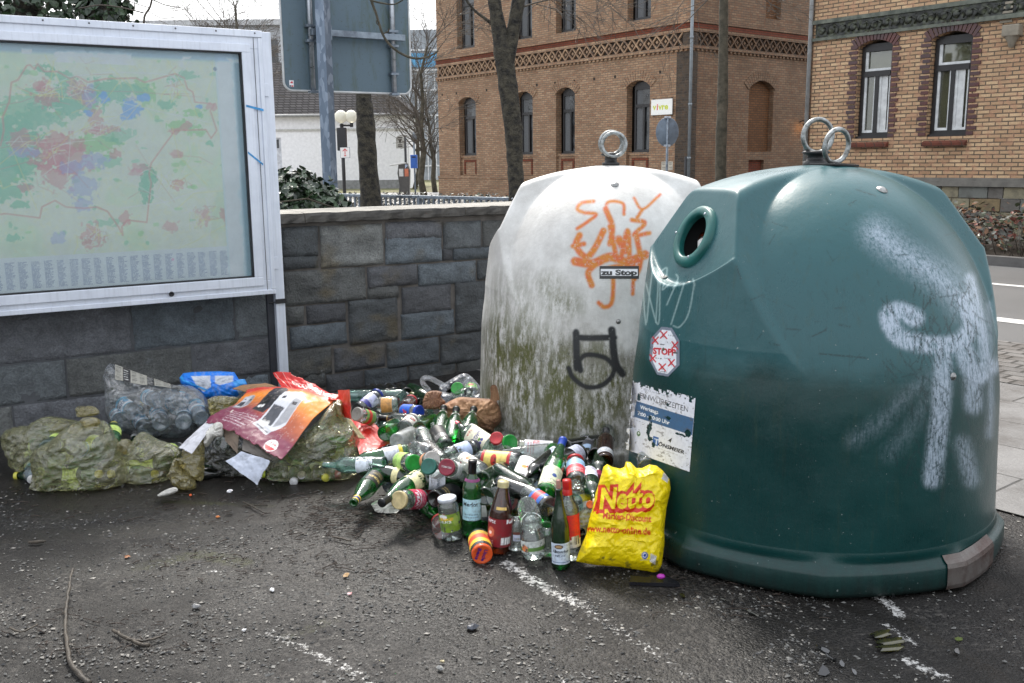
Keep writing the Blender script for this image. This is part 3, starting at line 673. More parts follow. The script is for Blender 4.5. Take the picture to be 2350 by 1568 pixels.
for a, b in wr:
    P = [(a-.03, -.10, 1.86), (b+.03, -.10, 1.86), (b+.03, .2, 2.0), (a-.03, .2, 2.0), (a-.03, -.10, 1.80), (b+.03, -.10, 1.80), (b+.03, .0, 1.80), (a-.03, .0, 1.80)]
    mb.add(P, [(0, 1, 2, 3), (4, 7, 6, 5), (0, 4, 5, 1), (0, 3, 7, 4), (1, 5, 6, 2)])
part('window_sill', mb, m_brick('sill_tiles', (.20, .06, .035), (.13, .045, .03), (.06, .045, .035), bw=.2, bh=.3), RB)
mb = MB(); mb.box(-1.62, -.06, 4.36, 1.3, -.001, 4.44); mb.box(-1.62, -.06, 4.02, 1.95, -.001, 4.08)
mb.box(1.3, -.06, 4.36, 9, -.001, 4.44); mb.box(1.95, -.1, 4.02, 9, -.001, 4.1); part('string_course', mb, mat('green_glazed_moulding', (.13, .14, .11), .5, col2=(.05, .06, .045)), RB)
t = NT('green_relief_frieze'); c = t.co(); v = t.n('TexVoronoi', {'Vector': c, 'Scale': 11.0}, feature='SMOOTH_F1')
M_REL = t.done(t.pbr(t.mix(t.ramp(v, [(.1, 0), (.5, 1)]), (.075, .085, .05), (.012, .014, .010)), .45, 0, t.bump(v, 1.0, .05)))
mb = MB(); mb.box(-1.55, -.03, 4.081, 9, -.001, 4.36)
for i in range(46): mb.sphere((-1.4+i*.24, -.03, 4.22), .085, 8, sc=(1, .35, 1)); mb.tube([(-1.4+i*.24, -.035, 4.22), (-1.32+i*.24, -.045, 4.29), (-1.24+i*.24, -.04, 4.24), (-1.26+i*.24, -.035, 4.14)], .016, 5)
part('relief_frieze', mb, M_REL, RB)
# plinth of sandstone blocks
mb = MB(); z = 0; pr_ = random.Random(8)
for h in (.3, .28, .24, .22):
    x = -1.6
    while x < 9:
        w_ = pr_.uniform(.25, .6); cc = lin(pr_.choice([(150, 142, 118), (138, 132, 116), (120, 122, 116), (140, 122, 90), (112, 108, 102)]))*.9
        mb.bbox(x+.006, -.05-pr_.random()*.015, z+.006, min(x+w_, 9)-.006, .2, z+h-.006, .012)
        while len(mb.col) < len(mb.v): mb.col.append((*cc, 1))
        x += w_
    z += h
part('stone_plinth', mb, vmat('sandstone', .85, bs=25, bst=.7, bd=.02, dirt=.7, ds=5), RB)
mb = MB(); mb.box(-1.62, -.12, 1.04, 9, 0, 1.14); mb.box(-1.62, -.07, 1.14, 9, -.001, 1.2); part('plinth_moulding', mb, mat('weathered_moulding', (.17, .16, .14), .8, bs=20, bst=.5), RB)
# corbel at upper right
x_, z_ = 2.42, 3.6
mb = MB(); mb.bbox(x_, -.2, z_+.1, x_+.3, .0, z_+.3, .02); mb.lathe([(.0, -.1), (.05, -.08), (.07, 0), (.11, .06), (.13, .12)], 10, M=Matrix.Translation((x_+.14, -.07, z_)))
for i in range(7): mb.box(2.3+.02*i, -.04-.004*i, 3.96+i*.08, 2.52, -.001, 4.0+i*.08)
part('corbel', mb, mat('stone_corbel', (.26, .23, .18), .8), RB)
mb = MB(); mb.tube([(-1.66, -.05, 1.2), (-1.66, -.05, 9)], .045, 8); part('drainpipe', mb, mat('grey_pipe', (.27, .28, .28), .5), RB)

# white house with slate roof
WH = thing('white_house', 'white rendered single-storey house with grey slate hip roof', 'building', (-6.2, 60, 0), 0)
mb = MB(); facade(mb, -20, 0, 0, 4.45, [[(-9.25, .05), (-7.75, .05), (-7.75, 3.15), (-9.25, 3.15)]], .2)
mb.box(-20, .25, 0, 0, 8, 4.4); part('wall', mb, mat('white_render', (.86, .85, .85), .8, var=.1, bs=20), WH)
mb = MB(); mb.box(-20, -.05, 0, .05, -.001, .55); part('grey_plinth', mb, mat('grey_render', (.27, .27, .265), .8), WH)
mb = MB(); mb.box(-20, -.12, 3.55, .1, -.001, 3.65); mb.box(-20, -.30, 4.35, .3, .0, 4.5); part('eaves_moulding', mb, mat('cream_moulding', (.55, .54, .50), .7), WH)
t = NT('slate_roof'); v, sp = brick_coords(t)
b = t.n('TexBrick', {'Vector': v, 'Color1': (.075, .07, .073), 'Color2': (.045, .043, .047), 'Mortar': (.012, .012, .012), 'Scale': 1.0, 'Mortar Size': .03, 'Brick Width': .38, 'Row Height': .16, 'Mortar Smooth': .1})
M_SLATE = t.done(t.pbr(b, .85, 0, t.bump(t.noise(v, 10), .3, .02), .15))
mb = MB(); mb.add([(-21, -.45, 4.45), (.45, -.45, 4.45), (-3.4, 4.3, 8.0), (-21, 4.3, 8.0), (.45, 8.5, 4.45), (-21, 8.5, 4.45)], [(0, 1, 2, 3), (1, 4, 2), (4, 5, 3, 2)]); part('roof', mb, M_SLATE, WH)
mb = MB(); mb.tube([(-21, -.5, 4.42), (.5, -.5, 4.42)], .09, 8); part('gutter', mb, mat('grey_gutter', (.33, .33, .32), .5), WH)
mb = MB(); mb.box(-9.25, .12, .05, -7.75, .16, 3.15); mb.box(-9.2, .10, 2.4, -7.8, .121, 2.5); dr = part('door', mb, mat('white_door', (.62, .63, .66), .5), WH)
mb = MB()
for i in range(6): mb.box(-9.1+i*.21, .1, 2.52, -8.95+i*.21, .118, 3.05)
part('window', mb, M_PANE, dr)
mb = MB(); mb.box(-8.75, .1, 1.75, -8.45, .119, 2.1); part('notice', mb, mat('pictogram_plate', (.35, .35, .36), .5), dr)

# glazed office building far behind
GB = thing('glass_office', 'distant glazed office block with white mullions and a blue band', 'building', (-9.6, 88, 0), 0)
mb = MB(); mb.box(0, 0, 0, 9, 8, 13.0); part('glazing', mb, mat('pale_office_glass', (.35, .38, .41), .25, vs=.6, var=.4), GB)
mb = MB()
for i in range(13): mb.box(i*.75-.04, -.12, 0, i*.75+.05, -.001, 9.5)
for z in (1.2, 3.4, 5.6, 7.8, 9.5, 11.2): mb.box(-.1, -.15, z, 9, -.121, z+.14)
part('mullions', mb, mat('white_mullion', (.72, .73, .74), .5), GB)
mb = MB(); mb.box(-.05, -.2, 9.8, 9, -.151, 11.0); part('blue_band', mb, mat('blue_fascia', (.10, .35, .60), .4, var=.1), GB)
mb = MB(); mb.box(-1.2, 1, 11, 0, 8, 12.5); part('roof_edge', mb, mat('grey_fascia', (.4, .4, .4), .5), GB)
GH = thing('office_wing', 'pale distant building with a flat roof behind the map case', 'building', (-34, 92, 0), 0)
mb = MB(); mb.box(0, 0, 0, 19, 8, 14.0); part('wall', mb, mat('pale_cladding', (.45, .46, .48), .6), GH); mb = MB(); mb.box(-.5, -.6, 14, 19.6, 8, 14.5); part('flat_roof', mb, mat('roof_slab', (.5, .5, .5), .6), GH)
mb = MB()
for i in range(16): mb.box(.5+i*1.15, -.05, 10.6, 1.3+i*1.15, -.001, 12.8)
part('window_band', mb, M_PANE, GH)
# ================================================================= MAP CASE
CO = W0+WN*.25
case = thing('map_display_case', 'large aluminium glazed case with a faded town map standing before the wall', 'display case', tuple(CO), ANG_W)
# local x along wall, -y toward the viewer, z up
X0, X1, ZB, ZT = -4.2, -.94, .768, 2.405
IX1, IZ0, IZ1 = -1.075, .882, 2.277
t = NT('anodised_aluminium'); c = t.co()
k = t.noise(c, 3, 6, .7); k2 = t.noise(t.n('Mapping', {'Vector': c, 'Scale': (1, 1, .05)}), 60, 3)
cc = t.mix(t.ramp(k, [(.4, .5), (.62, 0)]), (.70, .74, .82), (.52, .56, .64)); cc = t.mix(t.ramp(k2, [(.5, 0), (.8, .25)]), cc, (.25, .26, .27))
M_ALU = t.done(t.pbr(cc, .36, .25, t.bump(k2, .05, .002)))
M_SEAL = mat('black_rubber_seal', (.01, .01, .012), .5)
mb = MB(); b = .004
mb.bbox(X0, 0, IZ1+.028, X1-.0, .14, ZT, b); mb.bbox(X0, 0, ZB, X1, .14, IZ0-.03, b); mb.bbox(IX1+.03, .001, IZ0-.031, X1, .139, IZ1+.029, b)
part('frame', mb, M_ALU, case)
mb = MB()  # inner door profile, a step proud
mb.bbox(X0, -.018, IZ1+.004, IX1+.06, -.001, IZ1+.055, b); mb.bbox(X0, -.018, IZ0-.062, IX1+.06, -.001, IZ0-.004, b); mb.bbox(IX1+.004, -.0175, IZ0-.005, IX1+.06, -.001, IZ1+.005, b)
mb.bbox(X0, -.012, ZT-.03, X1+.005, .142, ZT+.012, b); mb.bbox(X0, -.010, ZB-.008, X1+.004, .141, ZB+.022, b)
mb.bbox(X1-.022, -.008, ZB+.023, X1+.004, .141, ZT-.031, b)
part('door_profile', mb, M_ALU, case)
mb = MB()
for x in np.arange(-4.1, -.95, .24): mb.sphere((x, -.012, ZT-.005), .006, 6)
part('screws', mb, mat('dull_screw', (.12, .12, .13), .5, .6), case)
mb = MB(); mb.box(X0, -.008, IZ1-.004, IX1+.004, .03, IZ1+.004); mb.box(X0, -.008, IZ0-.004, IX1+.004, .03, IZ0+.004); mb.box(IX1-.004, -.007, IZ0+.004, IX1+.004, .03, IZ1-.004)
mb.box(X1-.05, -.004, ZB-.001, X1-.048, -.0005, ZT) ; part('seal', mb, M_SEAL, case)
mb = MB(); M_ = Matrix.Translation((-1.60, -.012, .812)) @ Matrix.Rotation(pi/2, 4, 'X'); mb.lathe([(.016, 0), (.016, .006), (.009, .008), (.009, .003)], 16, M=M_); part('lock', mb, M_SEAL, case)
mb = MB(); mb.box(X0, .125, ZB+.01, X1-.01, .14, ZT-.01); part('back_panel', mb, mat('back_panel', (.30, .34, .38), .6), case)
mb = MB(); mb.box(X0, .02, IZ1+.0041, IX1+.03, .12, IZ1+.02); mb.box(IX1+.0041, .02, IZ0, IX1+.03, .12, IZ1); mb.box(X0, .02, IZ0-.02, IX1, .12, IZ0-.0041); part('inner_lining', mb, mat('dark_lining', (.08, .12, .14), .5), case)
# the map
S = .0036; cv = Canvas(-2.75, .85, -1.07, 2.30, S, lin((200, 210, 214)))
def mp(x, y):  # photograph point -> case plane
    p = on_pl(x, y, CO+WN*-.06, WN); return float((p-CO)@WD), float(p[2])
n = fn(cv.X*5, cv.Y*5, 3); n2 = fn(cv.X*22, cv.Y*22, 4); n3 = fn(cv.X*70, cv.Y*70, 6, 3); hz = lambda c_, k=.22: lin(c_)*(1-k)+lin((206, 216, 212))*k
pe = -1.225
sheet = cv.X < pe; mapz = (cv.Y > 1.085) & sheet
cv.put(mapz.astype(float), lin((212, 222, 200))); cv.put(((cv.Y <= 1.085) & sheet).astype(float), lin((212, 218, 232)))
cv.put(mapz*np.clip((n-.5)*6, 0, 1), hz((190, 214, 170)), .5)
cv.put(mapz*(n3 > .63), hz((222, 205, 160)), .35)
mz = Canvas(-2.75, .85, -1.07, 2.30, S, (0, 0, 0))
G1, G2, PK, BL, VI = (95, 180, 140), (140, 195, 120), (205, 110, 125), (70, 150, 225), (150, 150, 205)
def blob(x, y, rx, ry, c_, a=.8, th=.5, rot=0, seed=0):
    u, z = mp(x, y); rx *= .00248; ry *= .00248
    dx = cv.X-u; dz = cv.Y-z; c0, s0 = cos(rot), sin(rot); q = np.hypot((dx*c0+dz*s0)/rx, (-dx*s0+dz*c0)/ry)
    f = np.clip((1.15-q+(fn(cv.X*18+seed, cv.Y*18, seed+8)-.5)*1.5+(np.floor(vn(cv.X*55+seed, cv.Y*55, seed)*3)/3-.33)*.9)*9, 0, 1); cv.put(f*mapz*(n2 > th-.25), hz(c_), a)
for a in [(30, 345, 60, 45, G1), (60, 250, 70, 30, G1, .6, .5, .3), (160, 235, 60, 28, G1), (120, 260, 80, 22, G1, .7, .5, .4), (25, 300, 40, 30, G1), (20, 410, 40, 45, G1), (240, 210, 40, 25, G1), (330, 210, 22, 30, G2),
          (220, 330, 45, 20, G2), (335, 415, 16, 34, G1), (345, 400, 14, 16, G1), (330, 440, 10, 28, G1), (270, 310, 30, 14, G1, .6, .5, .2), (415, 290, 30, 12, G2), (440, 260, 26, 10, G2), (300, 205, 30, 14, G1), (390, 185, 14, 8, G1), (430, 175, 24, 10, G1, .7),
          (40, 470, 18, 8, G1), (30, 548, 16, 8, G1), (150, 185, 18, 14, G1), (100, 160, 20, 12, G1), (380, 240, 18, 10, G1), (450, 300, 20, 12, G2, .7), (520, 300, 14, 12, G2, .6), (250, 370, 24, 12, G1, .6), (480, 330, 10, 6, G1), (240, 512, 30, 8, G1, .6)]:
    blob(*a[:4], a[4], *(a[5:]), seed=int(a[0]))
rr = random.Random(4)
for i in range(70): blob(rr.uniform(0, 510), rr.uniform(140, 560), rr.uniform(3, 9), rr.uniform(2, 6), rr.choice([G1, G2]), .6, seed=i)
for a in [(105, 215, 26, 22), (180, 210, 22, 22), (45, 325, 22, 22), (140, 330, 50, 22), (130, 400, 34, 30), (150, 360, 50, 30), (110, 365, 30, 30), (215, 270, 14, 26), (240, 300, 40, 8), (205, 235, 14, 14), (320, 385, 18, 10), (400, 300, 12, 8), (405, 355, 14, 8), (405, 425, 14, 12), (210, 540, 22, 26), (465, 497, 16, 18), (392, 520, 18, 12), (285, 500, 12, 14), (485, 245, 12, 8), (425, 290, 12, 8), (90, 200, 14, 10), (310, 395, 12, 8), (510, 490, 6, 14), (60, 430, 16, 10), (260, 350, 12, 10)]:
    blob(*a, PK, .6, .52, seed=int(a[0]+3))
for a in [(190, 430, 26, 28), (155, 385, 20, 14), (60, 350, 26, 10), (215, 370, 26, 14), (190, 465, 16, 14), (130, 545, 16, 12), (205, 220, 12, 20), (300, 230, 10, 6)]: blob(*a, VI, .6, .5, seed=int(a[0]+9))
for a in [(300, 250, 20, 16), (325, 225, 14, 8), (290, 262, 12, 12), (235, 225, 12, 12), (205, 262, 12, 8), (455, 246, 8, 4)]: blob(*a, BL, .85, .2, seed=int(a[0]+5))
for P in [[(0, 335), (8, 300), (5, 270), (20, 235), (25, 190), (40, 185), (60, 152), (68, 150), (78, 160), (85, 148), (100, 165), (130, 165), (160, 182), (175, 175), (200, 190), (240, 182), (310, 180), (330, 190), (400, 170), (420, 180), (428, 205), (440, 212), (445, 235), (490, 240), (480, 255), (495, 300), (482, 318), (470, 298), (400, 300), (370, 340), (345, 375), (340, 400), (345, 420), (340, 460), (335, 510), (290, 505), (278, 520), (280, 540), (270, 520), (245, 485), (220, 475), (190, 478), (150, 475), (125, 460), (95, 475), (90, 500), (10, 490), (-40, 500)]]:
    cv.put((mapz)*np.clip((.005-cv.seg([mp(*p) for p in P]))/S+.5, 0, 1), hz((205, 80, 85), .3), .6)
for i in range(230):
    cx_, cy_ = rr.choice([(130, 350), (110, 215), (180, 210), (210, 540), (400, 425), (465, 497), (60, 330), (240, 300), (400, 200)]); sc_ = rr.choice([.35, .5, 1.6]); q = [(cx_+rr.gauss(0, 45*sc_), cy_+rr.gauss(0, 30*sc_)) for _ in range(2)]
    q = [q[0], ((q[0][0]+q[1][0])/2+rr.gauss(0, 9), (q[0][1]+q[1][1])/2+rr.gauss(0, 9)), q[1]]
    cv.put(mapz*np.clip((.0016-cv.seg([mp(*p) for p in q]))/S+.5, 0, 1), hz(rr.choice([(235, 215, 110), (235, 240, 230), (190, 120, 120)]), .2), .7)
# street index under the map: columns of tiny print
x = -2.7; q = 0
while x < -1.26:
    q += 1; cv.lines_of_text(x, .90, x+.05, 1.06, 22, lin((84, 98, 140)), .8, q); x += .068
# haze of condensation on the right and along the top
fg = np.clip((cv.X-pe)/.03, 0, 1)*np.clip((-1.115-cv.X+(n2-.5)*.05)/.02, 0, 1)
cv.put(fg, lin((232, 240, 250)), .85); cv.put(np.clip((cv.X+1.12)/.02, 0, 1), lin((120, 160, 175)), .8)
tp = np.clip((cv.Y-(2.215))/.02, 0, 1); cv.put(tp, lin((150, 178, 200)), .8)
cv.put(tp*np.clip(.028-abs(cv.Y-2.225+(n2-.5)*.03), 0, 1)*60*(cv.X > -2.3)*(n > .42), lin((235, 242, 248)), .7)
cv.put((np.abs(cv.Y-2.20) < .02)*(cv.X > -2.2)*(cv.X < -1.2)*np.clip((n-.4)*5, 0, 1), lin((225, 234, 240)), .6)
cv.ell(-1.228, 2.178, .012, .012, lin((120, 135, 155)), .9)
cv.ell(-1.565, 1.02, .008, .008, lin((250, 140, 170)), .7)
cv.c[..., :3] = np.clip(cv.c[..., :3]*1.25+.03, 0, .88); mb = MB(); mb.grid(plate_grid(cv, lambda x, y: (x, .035, y)), col=cv.c); part('map', mb, vmat('printed_map', .7, dirt=.03, bst=.02), case)
mb = MB(); mb.box(-4.2, .037, .85, -2.751, .039, 2.3); part('map_backing', mb, mat('map_paper', (.55, .6, .5), .7), case)
t = NT('dusty_case_glass'); c = t.co(); dz = t.ramp(t.noise(c, 2.5, 6, .7), [(.4, .03), (.75, .14)])
gm = t.n('MixShader', {0: dz, 1: t.n('BsdfTransparent', {'Color': (.93, .96, .97)}), 2: t.n('BsdfDiffuse', {'Color': (.75, .82, .88)})})
M_CGL = t.done(t.n('MixShader', {0: t.math('MULTIPLY', t.n('Fresnel', {'IOR': 1.35}), 1.0), 1: gm, 2: t.n('BsdfGlossy', {'Roughness': .04})}))
mb = MB(); mb.box(X0, .012, IZ0-.003, IX1+.003, .016, IZ1+.003); part('glass_pane', mb, M_CGL, case)
M_BSP = mat('blue_spray', (.05, .30, .62), .6, var=.4, vs=40)
for a, b_ in (((565, 243), (605, 253)), ((569, 350), (604, 378))):
    p, q = (on_pl(*v_, CO+WN*.0195, WN) for v_ in (a, b_)); p = ((p-CO)@WD, p[2]); q = ((q-CO)@WD, q[2]); pts = [(p[0]+(q[0]-p[0])*k/8, -.0195, p[1]+(q[1]-p[1])*k/8) for k in range(9)]
    mb = MB(); P = np.array([[(x_, y_, z_-.007) for x_, y_, z_ in pts], [(x_, y_, z_+.007) for x_, y_, z_ in pts]]); mb.grid(P); part('blue_spray_line', mb, M_BSP, case)
post = thing('case_post', 'grey aluminium post with dark pipe at the right edge of the map case', 'post', tuple(CO+WD*-.9), ANG_W)
mb = MB(); mb.bbox(-.03, .02, -.02, .032, .10, 2.415, .004); part('post', mb, M_ALU, post)
mb = MB(); mb.bbox(-.075, .06, -.02, -.034, .1, .80, .004); mb.box(-.036, .05, .80, -.031, .1, 2.4); part('dark_pipe', mb, mat('dark_pipe', (.03, .032, .04), .4), post)
mb = MB(); mb.tube([(-.08, .012, .70), (.04, .012, .70)], .006, 6); mb.box(-.034, .006, .69, .036, .019, .72); part('cable_tie', mb, M_SEAL, post)
mb = MB()
for z in (2.1, 1.0): mb.bbox(-.037, .008, z-.08, -.005, .019, z, .002)
part('hinge', mb, M_ALU, post)

# ================================================================= FENCE, SIGN, POSTS
def leafy(name, label, cat, pts_fn, n, size, mats, stems=None, kind=None, col_fn=None, group=None):
    """many small bent leaf faces; pts_fn gives position and outward normal"""
    mb = MB(); R_ = random.Random(hash(name) % 1000+n)
    for i in range(n):
        p, nr = pts_fn(R_); s_ = size*R_.uniform(.6, 1.3)
        nr = Vector(nr)+Vector((R_.gauss(0, .5), R_.gauss(0, .5), R_.gauss(0, .5))); nr.normalize()
        a = nr.orthogonal().normalized(); a = Matrix.Rotation(R_.uniform(0, 2*pi), 3, nr) @ a; b_ = nr.cross(a); p = Vector(p)
        v = [p-b_*s_, p+a*s_*.55-b_*s_*.3+nr*s_*.12, p+a*s_*.45+b_*s_*.4+nr*s_*.05, p+b_*s_, p-a*s_*.45+b_*s_*.4+nr*s_*.05, p-a*s_*.55-b_*s_*.3+nr*s_*.12, p]
        mb.add(v, [(0, 1, 6), (1, 2, 6), (2, 3, 6), (3, 4, 6), (4, 5, 6), (5, 0, 6)], R_.randrange(len(mats)))
    return mb
M_IVY = [mat('ivy_leaf_dark', (.018, .035, .016), .32, var=.5, vs=9, spec=.6), mat('ivy_leaf', (.03, .06, .024), .3, var=.5, vs=9, spec=.6), mat('ivy_leaf_pale', (.06, .095, .05), .35, var=.4, vs=9)]
M_BARK = mat('dark_wet_bark', (.075, .066, .046), .85, col2=(.010, .009, .008), vs=11, bs=26, bst=1.0, bd=.06)
M_BARKG = mat('mossy_bark', (.10, .085, .06), .85, col2=(.035, .032, .02), vs=6, bs=35, bst=.9, bd=.03)
M_TWIG = mat('bare_twig', (.085, .07, .055), .8, var=.4)
iv = thing('ivy_bush', 'glossy dark ivy bush spilling over the wall beside the map case', 'bush', (-1.75, 8.75, 0))
def ivy_pt(R_):
    th = R_.uniform(0, 2*pi); ph = math.acos(R_.uniform(-.3, 1)); rr_ = R_.uniform(.82, 1.05)
    lump = 1+.13*sin(5*th+1)*sin(4*ph)+.07*sin(11*th)
    return ((.47*sin(ph)*cos(th))*rr_*lump-.16, .5*sin(ph)*sin(th)*rr_*lump, 1.04+.47*cos(ph)*rr_*lump-.05*(cos(th) > .5)), (sin(ph)*cos(th), sin(ph)*sin(th), cos(ph)+.4)
part('foliage', leafy('i', '', '', ivy_pt, 3800, .042, M_IVY), M_IVY, iv)
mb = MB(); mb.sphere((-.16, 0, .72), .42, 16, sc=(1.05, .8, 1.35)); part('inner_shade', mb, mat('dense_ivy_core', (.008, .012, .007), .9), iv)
mb = MB(); mb.tube([(.28, -.35, 1.2), (.05, -.62, 1.31), (-.18, -.75, 1.285), (-.3, -.8, 1.285)], [.009, .008, .006, .004], 6); mb.tube([(.05, -.62, 1.31), (.12, -.7, 1.36)], .004, 5)
mb.tube([(-.1, -.1, 1.35), (.0, -.2, 1.46), (-.12, -.25, 1.54)], .004, 5); part('stem', mb, M_BARKG, iv)

fa, fb = at_d(755, 439, 18.4), at_d(1145, 457, 15.55)
fa[2] = fb[2] = 1.03; L = float(np.linalg.norm(fb-fa)); fd = (fb-fa)/L
fence = thing('metal_fence', 'low galvanised bar fence running in front of the hedge', 'fence', (fa[0], fa[1], 0), atan2(fd[1], fd[0]))
M_GALV = mat('galvanised_steel', (.22, .26, .30), .45, .6, var=.35, vs=12, col2=(.12, .14, .17))
mb = MB(); mb.bbox(-.1, -.03, .985, L*.57, .03, 1.035, .006); mb.bbox(L*.575, -.03, .985, L+1.5, .03, 1.035, .006); mb.bbox(-.1, -.02, .1, L+1.5, .02, .14, .005); part('rail', mb, M_GALV, fence)
mb = MB(); k = 0
x = 0
while x < L+1.4: mb.box(x, -.012, .14, x+.035, .012, .985); x += .122
part('bars', mb, M_GALV, fence)
mb = MB()
for x in (L*.5725, L*.04): mb.bbox(x-.03, -.035, 0, x+.03, .035, 1.0, .004)
part('post', mb, M_GALV, fence)
HM = [mat('hedge_leaf_brown', (.085, .062, .045), .45, var=.4), mat('hedge_leaf_grey', (.12, .115, .095), .4, var=.4), mat('hedge_leaf_green', (.05, .065, .03), .5), mat('hedge_leaf_dark', (.03, .03, .02), .7)]
hA = at_d(790, 430, 19.5); hB = at_d(1250, 445, 16.2)
def hed(R_):
    t_ = R_.random(); p = hA+(hB-hA)*t_; return (p[0]+R_.gauss(0, .05), p[1]+R_.uniform(-.5, 1.2), R_.uniform(.25, 1.03)-.05*R_.random()), (0, -.3, 1)
hd = leafy('h', '', '', hed, 5200, .035, HM)
ho = struct('hedge', hd, HM, 'stuff')
def hed2(R_):
    s_ = R_.uniform(-3, 14); n_ = R_.uniform(14.85, 16.6); p = sn(s_, n_, 0); return (p[0], p[1], .1+R_.uniform(0, 1)**.6*(.62+.12*sin(s_*5)+.08*sin(n_*9))), (0, -.2, 1)
HM2 = [mat('cover_leaf_green', (.07, .085, .045), .4), mat('cover_leaf_grey', (.17, .17, .145), .4), mat('cover_leaf_red', (.16, .05, .035), .5), mat('cover_leaf_dark', (.025, .025, .016), .7), mat('cover_leaf_rust', (.20, .10, .05), .6)]
struct('ground_cover', leafy('hh', '', '', hed2, 11000, .05, HM2), HM2, 'stuff')
mb = MB(); 
for i in range(500):
    p = sn(rr.uniform(-3, 14), rr.uniform(14.7, 15.4), .11); q = (p[0]+rr.uniform(-.2, .2), p[1]+rr.uniform(-.2, .2), rr.uniform(.3, .75)); mb.tube([p, q], .006, 4)
struct('twigs_in_bed', mb, M_TWIG, 'stuff')

# back of a large road sign on its square post
sp0 = at_d(652, 207, 9.5); sd_ = np.array([sin(radians(57)), cos(radians(57)), 0])
# panel plane passes through sp0 with direction along sd_
def sp_u(x, y): p = on_pl(x, y, sp0, (sd_[1], -sd_[0], 0)); return float((p-sp0)@sd_), float(p[2])
sg = thing('road_sign', 'back of a big blue-grey road sign on a galvanised post', 'road sign', (sp0[0], sp0[1], 0), atan2(sd_[1], sd_[0]))
uR, zR = sp_u(943, 217); zB = (sp0[2]+zR)/2; zT = 4.0
rad = .08; pts = []
for cx_, cz_, a0 in ((rad, zB+rad, pi), (uR-rad, zB+rad, 1.5*pi), (uR-rad, zT-rad, 0), (rad, zT-rad, .5*pi)):
    for k in range(7): a = a0+k*pi/12; pts.append((cx_+rad*cos(a), cz_+rad*sin(a)))
XZ = Matrix(((1, 0, 0, 0), (0, 0, 1, 0), (0, 1, 0, 0), (0, 0, 0, 1)))
t = NT('sign_back_paint'); c = t.co(); k = t.noise(c, 2.5, 5, .6); m = t.ramp(t.noise(t.n('Mapping', {'Vector': c, 'Scale': (1, 1, .25)}), 5, 6, .75), [(.52, 0), (.68, 1)])
cc = t.mix(k, (.075, .115, .145), (.10, .15, .185)); cc = t.mix(t.math('MULTIPLY', m, .75), cc, (.055, .075, .028))
cc = t.mix(t.ramp(t.noise(c, 40, 3, .6), [(.62, 0), (.7, .6)]), cc, (.05, .055, .03))
mb = MB(); mb.prism(pts, -.003, .012, M=XZ); part('panel', mb, t.done(t.pbr(cc, .5, .1)), sg)
mb = MB(); mb.tube([(x, -.004, z) for x, z in pts], .011, 6, closed=True); part('rim', mb, mat('white_rim', (.55, .56, .56), .45), sg)
M_STEEL = mat('bright_tube_steel', (.45, .48, .52), .3, .7, var=.3, vs=15)
mb = MB(); uA = sp_u(710, 100)[0]; uB = sp_u(897, 100)[0]
for u_ in (uA, uB): mb.tube([(u_, -.045, zB-.03), (u_, -.045, 4.0)], .025, 12)
part('tube', mb, M_STEEL, sg)
zr = sp_u(800, 90)[1]
def bk(*a): part('bracket', MB().bbox(*a), M_GALV, sg)
bk(uA-.02, -.13, zr-.0, uB+.1, -.072, zr+.06, .004)
for u_ in (uA, uB):
    for z in (zr-.05, zr+.09): bk(u_-.05, -.08, z-.01, u_+.05, -.01, z+.015, .003)
    for z in (zr-.32 if u_ == uB else zr+.4, zB-.01): bk(u_-.04, -.075, z-.012, u_+.045, -.004, z+.012, .003)
bk(uA+.13, -.16, zr-.04, uA+.17, -.06, zr+.1, .003)
uP = sp_u(724, 150)[0]
mb = MB(); Mx = Matrix.Translation((uP+.015, -.2, 0)) @ Matrix.Rotation(radians(30), 4, 'Z'); mb.bbox(-.052, -.052, -.1, .052, .052, 4.2, .006, M=Mx)
t = NT('zinc_spangle'); c = t.co(); v = t.n('TexVoronoi', {'Vector': t.n('Mapping', {'Vector': c, 'Scale': (1, 1, .5)}), 'Scale': 28.0}, 1); k = t.n('SeparateColor', {0: v})
part('post', mb, t.done(t.pbr(t.mix(t.ramp(k, [(.5, 0), (.9, 1)]), (.13, .17, .225), (.24, .29, .36)), .42, .55)), sg)
mb = MB(); q = sp_u(668, 192); cv = Canvas(0, 0, .045, .06, .003, lin((225, 225, 228))); cv.poly([(.005, .035), (.03, .055), (.04, .03)], lin((200, 40, 50))); cv.rect(.003, .003, .02, .014, lin((60, 60, 80))); cv.rect(.024, .003, .04, .014, lin((200, 40, 50)))
mb.grid(plate_grid(cv, lambda x, y: (q[0]-.02+x, -.005, q[1]-.03+y)), col=cv.c); part('sticker', mb, vmat('sticker_print'), sg)

# street lamp with two globes, small arrow sign below
def up_thing(name, label, cat, px, d, group=None): p = at_d(px, 400, d); return thing(name, label, cat, (p[0], p[1], 0), 0, group)
def zz(py, d, px=900): return float(at_d(px, py, d)[2])
d = 30; lm = up_thing('street_lamp', 'dark street lamp post with two white glass globes in front of the white house', 'street lamp', 789, d)
k = d/FPX
mb = MB(); mb.tube([(0, 0, 0), (0, 0, zz(283, d))], .055, 10); mb.tube([(0, 0, zz(330, d)), (0, 0, zz(300, d))], .075, 10); mb.tube([(-.06, 0, zz(287, d)), (22*k, 0, zz(287, d))], .03, 8); mb.tube([(22*k, 0, zz(291, d)), (22*k, 0, zz(280, d))], .05, 8); mb.bbox(-.15, -.1, zz(345, d), .13, .1, zz(292, d), .02)
part('post', mb, mat('black_lamp_metal', (.02, .02, .022), .4), lm)
t = NT('opal_glass'); M_OPAL = t.done(t.pbr(t.mix(t.noise(t.co(), 3), (.75, .72, .58), (.85, .82, .70)), .25, 0, None, .5, **{'Transmission Weight': .2}))
